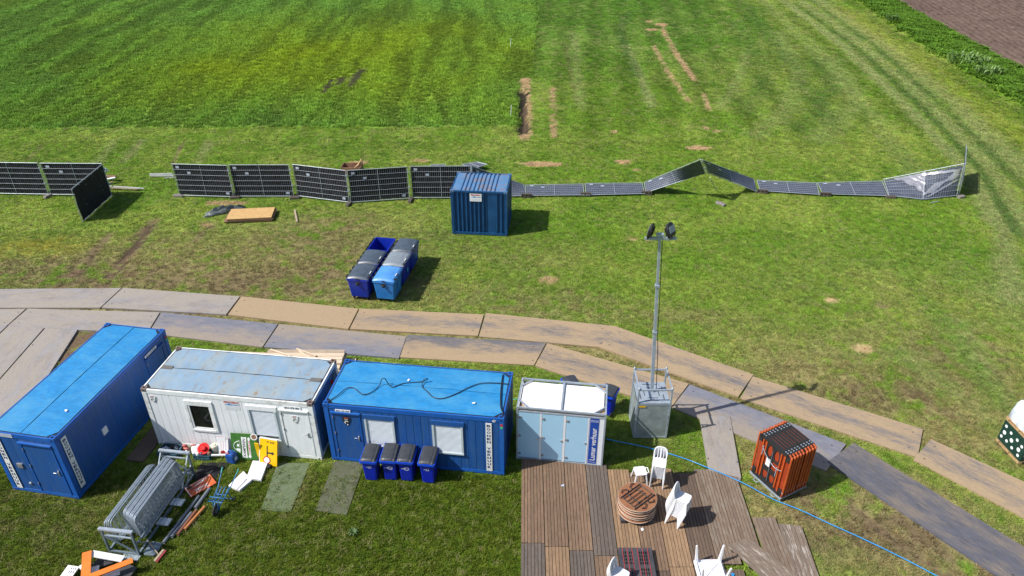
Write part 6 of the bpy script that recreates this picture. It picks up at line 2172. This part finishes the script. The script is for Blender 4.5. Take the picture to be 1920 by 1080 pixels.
gs, w, h = leaning('camping_sign', 'green camping sign with tent picture and sideways KAMPEREN ribbon, leaning on the white cabin', 'sign', (436, 860), (484, 863), (427, 811.5), .98)
MB().box(0, w, 0, h, -.02, 0).build('board', M['sign_green'], gs)
tn = MB()
pts = [(w * .33, h * .26), (w * .30, h * .30), (w * .14, h * .40), (w * .10, h * .52), (w * .16, h * .64), (w * .33, h * .72)]
tn.path([(x_, y_, .004) for x_, y_ in spline([(p[0], p[1], 0) for p in pts], 4) for (x_, y_) in [(x_, y_)]] if False else [(q.x, q.y, .004) for q in spline([(p[0], p[1], 0) for p in pts], 4)], .012, 6)
tn.prism([(w * .18, h * .40), (w * .34, h * .24), (w * .36, h * .40), (w * .24, h * .43)], .001, .005)
tn.prism([(w * .21, h * .50), (w * .31, h * .49), (w * .31, h * .58), (w * .24, h * .60)], .001, .005)
tn.path([(w * .33, h * .26, .004), (w * .35, h * .70, .004)], .008, 6)
tn.build('tent_picture', M['white'], gs)
rb = MB().prism([(w * .40, h * .06), (w * .505, h * .09), (w * .61, h * .06), (w * .585, h * .48), (w * .60, h * .88), (w * .50, h * .86), (w * .40, h * .88), (w * .42, h * .48)], .001, .005)
rbo = rb.build('ribbon', M['white'], gs)
text('KAMPEREN', h * .68, w * .105, frame_matrix((w * .50, h * .47, .006), (0, 1, 0), (-1, 0, 0)), M['black'], rbo, bold=.02)
r2 = MB().prism([(w * .70, h * .06), (w * .78, h * .13), (w * .745, h * .13), (w * .73, h * .80), (w * .77, h * .80), (w * .69, h * .88), (w * .62, h * .80), (w * .655, h * .80), (w * .66, h * .13), (w * .62, h * .13)], .001, .005).build('arrow_ribbon', M['white'], gs)
text('CAMPING', h * .52, w * .06, frame_matrix((w * .698, h * .47, .006), (0, 1, 0), (-1, 0, 0)), M['red_print'], r2, bold=.02)
lg = MB().lathe([(.0001, .001), (.125, .001), (.125, .006), (.0001, .006)], 22, smooth=False).xf(Matrix.Translation((w * .90, h * .90, 0))).build('round_logo', M['white'], gs)
MB().lathe([(.0001, .006), (.088, .006), (.088, .009), (.0001, .009)], 22, smooth=False).xf(Matrix.Translation((w * .90, h * .90, 0))).build('logo_centre', M['brown_ply'], gs)

for bl, br_, tl_, zt, lb, full in (((409, 851), (426, 852), (405.5, 817.5), .72, 'white notice board behind the front one, only its top strip showing', False), ((411, 853.5), (429, 854.5), (408, 822), .62, 'white notice board with red print and a forbidden sign, left of the camping sign', True)):
    ws_, w, h = leaning('notice_board', lb, 'sign', bl, br_, tl_, zt, group='white notice boards')
    MB().box(0, w, 0, h, -.012, 0).build('board', M['white'], ws_)
    eb = MB(); eb.box(.0, w, h - .016, h - .001, .001, .003)
    if full:
        for k in range(3):
            for j in range(9):
                eb.box(w * (.2 + .25 * k), w * (.2 + .25 * k) + .022, h * (.36 + .058 * j), h * (.36 + .058 * j) + .018, .001, .003)
    eb.build('printed_text', M['pink_print'], ws_)
    if full:
        cm_ = Matrix.Translation((w * .42, h * .16, 0))
        MB().lathe([(.068, .001), (.092, .001), (.092, .005), (.068, .005), (.068, .001)], 22, smooth=False).xf(cm_).build('forbidden_ring', M['red_print'], ws_)
        MB().bar((-.05, .05, .003), (.05, -.05, .003), .016, .003).xf(cm_).build('forbidden_bar', M['red_print'], ws_)
        MB().box(-.03, .03, -.012, .016, .001, .0025).xf(cm_).build('pictogram', M['black'], ws_)

jc = thing('jerrycan', 'blue plastic jerrycan with a red cap in front of the camping sign', 'jerrycan', G(435, 868) + Vector((0, .1, 0)), R(-20))
MB().loft([rrect(.15, .125, .04, .0), rrect(.165, .14, .05, .03), rrect(.165, .14, .05, .33), rrect(.13, .11, .04, .40), rrect(.12, .10, .04, .405)]).build('body', M['can_blue'], jc)
MB().path([(-.10, .0, .40), (-.07, 0, .47), (.06, 0, .48), (.11, 0, .40)], .024, 6).build('carry_handle', M['can_blue'], jc)
MB().lathe([(.0001, 0), (.036, 0), (.036, .045), (.0001, .05)], 12, (-.05, -.085, .395)).build('cap', M['salmon'], jc)
MB().box(.167, .170, -.06, .06, .10, .24).build('label_patch', M['grey_print'], jc)

cg = G(321, 849)
tc_ = thing('tool_crate', 'dark flat crate full of cable reels and parts by the cabin left corner', 'crate', (cg.x, cg.y, 0), R(-8))
mb = MB(); mb.box(-.36, .36, -.24, .24, 0, .03)
for s in (-1, 1): mb.box(-.36, .36, s * .24 - .012, s * .24 + .012, .0, .19); mb.box(s * .36 - .012, s * .36 + .012, -.228, .228, 0, .19)
mb.build('crate', M['crate_blue'], tc_)
for i, (x, y, r, zz_, m, lb) in enumerate(((-.19, .02, .12, .10, 'galv', 'grey cable reel lying in the dark tool crate'), (.03, .10, .07, .12, 'rubber', 'dark round fitting in the middle of the tool crate'))):
    o = thing('cable_reel', lb, 'reel', (cg.x + x, cg.y + y, .06 + .05 * i))
    MB().lathe([(r * .35, 0), (r, 0), (r, .03), (r * .6, .035), (r * .6, .075), (r, .08), (r, .11), (r * .35, .11), (r * .35, 0)], 20, smooth=False).build('spool', M[m], o)
rng = random.Random(3)
junk = MB()
for k in range(16):
    x, y = rng.uniform(-.28, .28), rng.uniform(-.17, .17)
    a_ = rng.uniform(0, 3.1)
    junk.bar((x, y, rng.uniform(.05, .13)), (x + .11 * math.cos(a_), y + .11 * math.sin(a_), rng.uniform(.06, .16)), rng.uniform(.02, .05), rng.uniform(.02, .05))
tag(junk.build('metal_debris', M['galv'], None, 'stuff'), 'loose metal parts filling the dark tool crate', 'parts').location = (cg.x, cg.y, 0)


def blob(name, label, cat, px, py, z, r, h, m, group=None):
    p = G(px, py, z)
    o = MB().lathe([(.0001, -h / 2), (r * .8, -h * .45), (r, -h * .1), (r * .9, h * .3), (r * .45, h * .48), (.0001, h / 2)], 16).build(name, M[m])
    o.location = p
    return tag(o, label, cat, group)


g_ = 'salmon coloured warning lamps by the white cabin'
for px, py, z, lb in ((347, 836, .22, 'upper left salmon warning lamp of the cluster'), (351, 842, .20, 'lower salmon warning lamp with a pale foot'), (364, 835.5, .22, 'dull red warning lamp standing apart on the right')):
    wl = thing('warning_lamp', lb, 'warning lamp', G(px, py, 0) * 1.0, 0, g_)
    p = G(px, py, z); wl.location = (p.x, p.y, 0)
    MB().box(-.08, .08, -.05, .05, 0, z - .07).build('battery_box', M['white_plate' if px == 351 else 'salmon'], wl)
    MB().lathe([(.0001, -.03), (.085, -.03), (.095, 0), (.085, .03), (.0001, .03)], 16).xf(frame_matrix((0, -.01, z + .02), (1, 0, 0), (0, -.6, .8))).build('lens', M['salmon'], wl)
cu = G(370, 843, .25)
o = MB().loft([rrect(.16, .13, .06, -.03), rrect(.19, .16, .07, .0), rrect(.17, .14, .07, .05), rrect(.08, .07, .04, .07)], smooth=True).build('white_cushion', M['white_plate'])
o.location = cu; o.rotation_euler = (.5, .15, .5)
tag(o, 'white padded cushion left of the bright red hat', 'cushion')
rh = G(382, 841.5, .33)
hat = thing('red_hat', 'bright red felt hat lying on the clutter before the white cabin', 'hat', rh, .3)
hat.rotation_euler = (.55, -.15, .3)
MB().lathe([(.09, .0), (.17, .005), (.20, .035), (.205, .045), (.17, .022), (.10, .015), (.09, .0)], 24).build('brim', M['bright_red'], hat)
MB().lathe([(.098, .01), (.095, .10), (.07, .13), (.03, .11), (.0001, .105)], 20).build('crown', M['bright_red'], hat)
cl_ = G(402, 838, .28)
cyl = thing('cream_canister', 'cream coloured canister standing right of the red hat', 'canister', (cl_.x, cl_.y, .10), 0)
MB().lathe([(.0001, 0), (.12, 0), (.125, .02), (.125, .26), (.11, .28), (.0001, .285)], 20, smooth=False).build('drum', M['cream'], cyl)
MB().lathe([(.0001, .286), (.06, .286), (.06, .31), (.0001, .312)], 14, smooth=False).build('lid', M['cream'], cyl)
bx = G(402, 850)
tag(MB().box(-.16, .16, -.1, .1, 0, .14).xf(Matrix.Translation((bx.x, bx.y + .12, 0))).build('black_case', M['rubber']), 'small black case under the cream canister', 'case')
tcg = G(381, 860)
cr = thing('bottle_crate', 'dark teal plastic crate of odds and ends under the red hat', 'crate', (tcg.x, tcg.y + .12, 0), R(-6))
mb = MB(); mb.box(-.30, .30, -.18, .18, 0, .03)
for s in (-1, 1):
    mb.box(-.30, .30, s * .18 - .012, s * .18 + .012, 0, .08); mb.box(-.30, .30, s * .18 - .012, s * .18 + .012, .14, .20)
    for x in (-.29, -.1, .1, .28): mb.box(x - .012, x + .012, s * .18 - .010, s * .18 + .010, .08, .14)
    mb.box(s * .30 - .012, s * .30 + .012, -.168, .168, 0, .20)
mb.build('crate', M['crate_blue'], cr)
for px, py, z, r, m, nm, lb in ((371, 851, .22, .07, 'white_plate', 'plastic_cup', 'white cup in the left end of the teal crate'), (378, 851, .22, .05, 'crate_blue', 'dark_bottle', 'dark bottle in the middle of the teal crate'),
                                (392, 850, .22, .06, 'brown_ply', 'brown_jar', 'brown jar at the right end of the teal crate')):
    p = G(px, py, z)
    o = MB().lathe([(.0001, -.15), (r * .85, -.15), (r, -.02), (r * .9, .05), (r * .55, .07), (.0001, .075)], 14).build(nm, M[m]); o.location = p
    tag(o, lb, nm.split('_')[1])
tag(MB().bar(G(396, 853.5, .18), G(427, 853, .10), .07, .04).build('white_lath', M['white']), 'white slat lying in front of the notice boards', 'slat')
kc = G(498, 874)
tag(MB().lathe([(.0001, 0), (.12, 0), (.13, .03), (.13, .06), (.10, .08), (.0001, .08)], 18).xf(Matrix.Translation((kc.x + .1, kc.y - .02, 0))).build('rubber_weight', M['rubber']), 'round black rubber weight between white sheet and yellow sign', 'weight')

# ------------------------------------------------------------------ timber stack behind the white cabin
ts = thing('timber_stack', 'long stack of pale planed boards behind the white and blue cabins', 'timber stack', (-10.05, 23.25, 0), R(0))
for lay in range(5):
    for k in range(5):
        if lay == 4 and k == 0: continue
        o = MB().box(0, 3.12 + .05 * ((k * 3 + lay) % 3), 0, .225, 0, .085).build('board', M['wood_grey'] if (lay < 2 or k == 4) else M['wood_pale'], ts)
        o.location = (.02 * ((k + lay) % 2), .235 * k, .06 + .092 * lay); o.rotation_euler = (0, 0, R(((k * 7 + lay * 3) % 5 - 2) * .15))
for x in (.3, 2.7):
    MB().box(x, x + .09, -.02, 1.2, 0, .058).build('bearer', M['wood_grey'], ts)
foot([(-10.1, 23.2), (-6.9, 23.2), (-6.9, 24.4), (-10.1, 24.4)], 0)
for p0, p1, lb in (((507, 655, .57), (545, 667, .57), 'left loose lath lying slantwise on the timber stack'), ((556, 653.5, .58), (592, 667, .58), 'right loose lath lying slantwise on the timber stack'), ((560, 657, .57), (583, 672, .57), 'third loose lath crossing under the right one')):
    tag(MB().bar(G(*p0), G(*p1), .07, .03).build('loose_lath', M['wood_pale']), lb, 'lath', 'loose laths on the timber stack')
for p0, p1, w_, lb in (((432, 661), (505, 664), .12, 'long thin plank lying behind the white cabin, left of the timber stack'), ((634, 704), (636, 690), .14, 'plank end showing in the gap between white and blue cabin'), ((655, 676), (667, 676), .22, 'short board lying behind the left corner of the blue cabin')):
    tag(MB().bar(G(*p0, .06), G(*p1, .06), w_, .05).build('spare_plank', M['wood_pale']), lb, 'plank', 'planks around the timber stack')
# ------------------------------------------------------------------ grass, crop and rough bank (instanced tufts)
def tuft_mesh(name, seed, n, rad, h0, h1, w, spread, droop=.35):
    rg = np.random.RandomState(seed)
    v, f = [], []
    for k in range(n):
        a = rg.uniform(0, 2 * math.pi); r = rad * math.sqrt(rg.uniform(0, 1))
        x, y = r * math.cos(a), r * math.sin(a)
        h = rg.uniform(h0, h1)
        th = rg.uniform(0, 2 * math.pi)
        ln = h * rg.uniform(.2, 1.0) * spread
        dx, dy = math.cos(th) * ln, math.sin(th) * ln
        wx, wy = -math.sin(th) * w, math.cos(th) * w
        b = len(v)
        v += [(x - wx, y - wy, -.02), (x + wx, y + wy, -.02), (x + dx * .45 + wx * .8, y + dy * .45 + wy * .8, h * .72), (x + dx * .45 - wx * .8, y + dy * .45 - wy * .8, h * .72), (x + dx, y + dy, h * (1 - droop * ln / h * .5))]
        f += [(b, b + 1, b + 2, b + 3), (b + 3, b + 2, b + 4)]
    me = bpy.data.meshes.new(name)
    me.from_pydata(v, [], f)
    me.update()
    return me


M['grass'] = attr_mat('grass_blades', 'tint', 'INSTANCER', .6, trans=.22)


def scatter(name, pts, scl, col, tufts, label=None):
    """one object whose points carry colour and size, each turned into a tuft by geometry nodes"""
    n = len(pts)
    me = bpy.data.meshes.new(name)
    me.vertices.add(n)
    me.vertices.foreach_set('co', pts.astype(np.float32).ravel())
    a = me.attributes.new('tint', 'FLOAT_COLOR', 'POINT')
    a.data.foreach_set('color', np.concatenate([col, np.ones((n, 1))], 1).astype(np.float32).ravel())
    a = me.attributes.new('size', 'FLOAT_VECTOR', 'POINT')
    a.data.foreach_set('vector', scl.astype(np.float32).ravel())
    rg = np.random.RandomState(5)
    a = me.attributes.new('turn', 'FLOAT', 'POINT')
    a.data.foreach_set('value', rg.uniform(0, 6.283, n).astype(np.float32))
    a = me.attributes.new('pick', 'INT', 'POINT')
    a.data.foreach_set('value', rg.randint(0, len(tufts), n).astype(np.int32))
    ob = link(name, me, M['grass'])
    ob['kind'] = 'stuff'
    if label: ob['label'] = label
    coll = bpy.data.collections.new(name + '_tufts')      # source tufts, not part of the scene
    for i, t in enumerate(tufts):
        if not t.materials: t.materials.append(M['grass'])
        coll.objects.link(bpy.data.objects.new('%s_tuft_%d' % (name, i), t))
    ng = bpy.data.node_groups.new(name + '_nodes', 'GeometryNodeTree')
    ng.interface.new_socket('Geometry', in_out='INPUT', socket_type='NodeSocketGeometry')
    ng.interface.new_socket('Geometry', in_out='OUTPUT', socket_type='NodeSocketGeometry')
    N = ng.nodes.new; L = ng.links.new
    gi, go = N('NodeGroupInput'), N('NodeGroupOutput')
    ip = N('GeometryNodeInstanceOnPoints')
    ci = N('GeometryNodeCollectionInfo')
    ci.inputs['Collection'].default_value = coll
    ci.inputs['Separate Children'].default_value = True
    ci.inputs['Reset Children'].default_value = True

    def att(nm, ty):
        x = N('GeometryNodeInputNamedAttribute'); x.data_type = ty; x.inputs['Name'].default_value = nm
        return x.outputs['Attribute']
    L(gi.outputs[0], ip.inputs['Points']); L(ci.outputs[0], ip.inputs['Instance'])
    ip.inputs['Pick Instance'].default_value = True
    L(att('pick', 'INT'), ip.inputs['Instance Index'])
    cx = N('ShaderNodeCombineXYZ'); L(att('turn', 'FLOAT'), cx.inputs[2])
    L(cx.outputs[0], ip.inputs['Rotation'])
    L(att('size', 'FLOAT_VECTOR'), ip.inputs['Scale'])
    L(ip.outputs[0], go.inputs[0])
    md = ob.modifiers.new('tufts', 'NODES'); md.node_group = ng
    return ob


def jitter_grid(x0, x1, y0, y1, step, seed):
    rg = np.random.RandomState(seed)
    X, Y = np.meshgrid(np.arange(x0, x1, step), np.arange(y0, y1, step))
    X = X + rg.uniform(-.5, .5, X.shape) * step * 1.3; Y = Y + rg.uniform(-.5, .5, Y.shape) * step * 1.3
    x, y = X.ravel(), Y.ravel()
    # keep what this camera and one a few steps aside can see
    zc = y * math.cos(PITCH) + CAM_H * math.sin(PITCH)
    keep = np.abs(x) < 960 / FPX * zc + 10.0
    return x[keep], y[keep], rg


def outside(x, y):
    ok = np.ones(x.shape, bool)
    rp = np.random.RandomState(9).uniform(0, 1, x.shape)
    for pts, mg, pr in EXCL:
        P = np.array(pts)
        lo, hi = P.min(0) - .4, P.max(0) + .4
        c = np.nonzero((x > lo[0]) & (x < hi[0]) & (y > lo[1]) & (y < hi[1]))[0]
        if not len(c): continue
        ar = np.sum(P[:, 0] * np.roll(P[:, 1], -1) - np.roll(P[:, 0], -1) * P[:, 1])
        if ar < 0: P = P[::-1]
        Q = np.roll(P, -1, 0)
        d = np.full(len(c), 1e9)
        for a, b in zip(P, Q):
            e_ = b - a; ln = np.hypot(*e_)
            d = np.minimum(d, ((x[c] - a[0]) * -e_[1] + (y[c] - a[1]) * e_[0]) / ln)
        hit = c[d > -mg]
        ok[hit[rp[hit] < pr]] = False
    return ok


TUFT = [tuft_mesh('sward', s, 16, .10, .5, 1.0, .060, 1.25) for s in (1, 2, 3, 4)]       # height unit: 1 -> scaled by the sward height
for t_ in TUFT:      # blade width is in metres, only z is scaled by the height
    pass


def thin(t, k):
    """blade widths and lean are horizontal: bring them to metres for a sward about k high"""
    co = np.empty(len(t.vertices) * 3, np.float32); t.vertices.foreach_get('co', co); co = co.reshape(-1, 3)
    b = co.reshape(-1, 5, 3)
    root = b[:, :2].mean(1, keepdims=True)[..., :2]
    b[:, :, :2] = root + (b[:, :, :2] - root) * k
    t.vertices.foreach_set('co', b.ravel()); t.update()


for t_ in TUFT: thin(t_, .12)


def lawn_points(y0, y1, step, seed, xw, sc):
    x, y, rg = jitter_grid(-xw, xw, y0, y1, step, seed)
    ok = outside(x, y)
    x, y = x[ok], y[ok]
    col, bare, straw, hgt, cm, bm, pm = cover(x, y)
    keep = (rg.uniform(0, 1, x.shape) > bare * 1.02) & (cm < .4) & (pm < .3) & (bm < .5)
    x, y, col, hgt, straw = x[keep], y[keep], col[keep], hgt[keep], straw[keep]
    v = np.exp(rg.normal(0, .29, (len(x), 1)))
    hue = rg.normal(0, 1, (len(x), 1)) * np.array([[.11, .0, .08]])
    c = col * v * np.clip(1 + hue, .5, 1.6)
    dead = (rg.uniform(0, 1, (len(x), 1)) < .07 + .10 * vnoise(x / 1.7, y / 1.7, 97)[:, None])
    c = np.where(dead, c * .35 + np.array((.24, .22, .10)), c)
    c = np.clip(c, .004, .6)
    h = np.clip(hgt * rg.uniform(.7, 1.4, x.shape), .03, .3)
    z = ground_z(x, y)
    return np.stack([x, y, z], 1), np.stack([np.full(x.shape, sc), np.full(x.shape, sc), h], 1), c


parts_ = [lawn_points(9.5, 24, .105, 11, 28, 1.0), lawn_points(24, 36, .14, 15, 36, 1.25), lawn_points(36, 50, .19, 12, 46, 1.6), lawn_points(50, 74, .30, 13, 62, 2.4), lawn_points(74, 118, .5, 14, 92, 3.6)]
scatter('grass', *[np.concatenate([p[i] for p in parts_]) for i in range(3)], TUFT)

CR = [tuft_mesh('crop', s, 40, .30, .7, 1.0, .10, .9) for s in (21, 22, 23)]
for t_ in CR: thin(t_, .20)
x, y, rg = jitter_grid(-95, 4, 52, 120, .40, 31)
col, bare, straw, hgt, cm, bm, pm = cover(x, y)
k = (cm > .5) & (rg.uniform(0, 1, x.shape) > bare)
x, y, col, hgt = x[k], y[k], col[k], hgt[k]
c = col * rg.uniform(.75, 1.28, (len(x), 1)) * 1.05
s = 1.0 + .5 * sstep(60, 100, y)
scatter('crop_grass', np.stack([x, y, ground_z(x, y)], 1), np.stack([s, s, hgt * rg.uniform(.8, 1.2, x.shape)], 1), c, CR)

BK = [tuft_mesh('bank', s, 46, .30, .5, 1.0, .14, 1.2) for s in (41, 42, 43)]
for t_ in BK: thin(t_, .42)
x, y, rg = jitter_grid(36, 62, 40, 112, .36, 51)
col, bare, straw, hgt, cm, bm, pm = cover(x, y)
k = bm > .35
x, y, col, bm = x[k], y[k], col[k], bm[k]
hh = (.14 + .42 * fbm(x, y, 1.6, 81)) * bm
c = col * rg.uniform(.7, 1.35, (len(x), 1)) * 1.15
scatter('bank_weeds', np.stack([x, y, ground_z(x, y) - .05], 1), np.stack([np.full(x.shape, 1.2), np.full(x.shape, 1.2), hh], 1), c, BK)

# straw: dry stalks lying flat on the pale patches
ST = [tuft_mesh('straw', s, 26, .14, .25, 1.0, .05, 1.5) for s in (61, 62)]
for t_ in ST: thin(t_, .14)
x, y, rg = jitter_grid(-32, 34, 30, 100, .16, 71)
col, bare, straw, hgt, cm, bm, pm = cover(x, y)
k = (straw > .45) & outside(x, y)
x, y, col, straw = x[k], y[k], col[k], straw[k]
c = np.array((.60, .43, .25)) * rg.uniform(.7, 1.3, (len(x), 1))
scatter('straw_litter', np.stack([x, y, ground_z(x, y)], 1), np.stack([np.ones(len(x)), np.ones(len(x)), .05 + .06 * rg.uniform(0, 1, len(x))], 1), c, ST)

# broad-leaved clumps on the bank
M['weed'] = mat('dark_weed_leaf', (0.05, 0.10, 0.025), .6, var=.25)
M['reed'] = mat('broad_reed_leaf', (0.13, 0.22, 0.05), .55, var=.25)


def clump(label, px, py, rad, n, h, seed):
    p = G(px, py)
    rg_ = random.Random(seed)
    root = thing('leafy_clump', label, 'plant', (p.x, p.y, .2), 0, 'broad-leaved clumps on the bank')
    mb = MB()
    for k in range(n):
        a, r = rg_.uniform(0, 6.28), rad * math.sqrt(rg_.random())
        x, y = r * math.cos(a), r * math.sin(a)
        th = rg_.uniform(0, 6.28); L_ = h * rg_.uniform(.6, 1.1); w = .05
        dx, dy = math.cos(th), math.sin(th)
        q = [(x, y, 0), (x + dx * L_ * .3, y + dy * L_ * .3, L_ * .75), (x + dx * L_ * .75, y + dy * L_ * .75, L_ * .85)]
        nx_, ny_ = -dy * w, dx * w
        mb.add([(q[0][0] - nx_, q[0][1] - ny_, 0), (q[0][0] + nx_, q[0][1] + ny_, 0), (q[1][0] + nx_ * 1.4, q[1][1] + ny_ * 1.4, q[1][2]), (q[1][0] - nx_ * 1.4, q[1][1] - ny_ * 1.4, q[1][2]), q[2]], [(0, 1, 2, 3), (3, 2, 4)])
    mb.build('leaves', M['reed'], root, 'stuff')


clump('large light green leafy clump on the bank beside the ploughed field', 1812, 122, 1.8, 130, .9, 1)
clump('smaller leafy clump on the bank near the right edge of the photo', 1850, 143, 1.1, 70, .8, 2)
clump('tiny leafy clump far up the bank', 1672, 42, .8, 40, .8, 3)
wp = G(663, 1000)
w_ = thing('dock_weed', 'single dark green weed rosette in the lawn below the wheelie bins', 'plant', (wp.x, wp.y, 0))
mb = MB()
for k in range(9):
    t = k * .7; d = Vector((math.cos(t), math.sin(t), 0)); n_ = Vector((-d.y, d.x, 0))
    mb.add([d * .02 - n_ * .015 + Vector((0, 0, .04)), d * .02 + n_ * .015 + Vector((0, 0, .04)), d * .11 + n_ * .028 + Vector((0, 0, .11)), d * .11 - n_ * .028 + Vector((0, 0, .11)), d * .20 + Vector((0, 0, .08))], [(0, 1, 2, 3), (3, 2, 4)])
mb.build('leaves', M['weed'], w_)
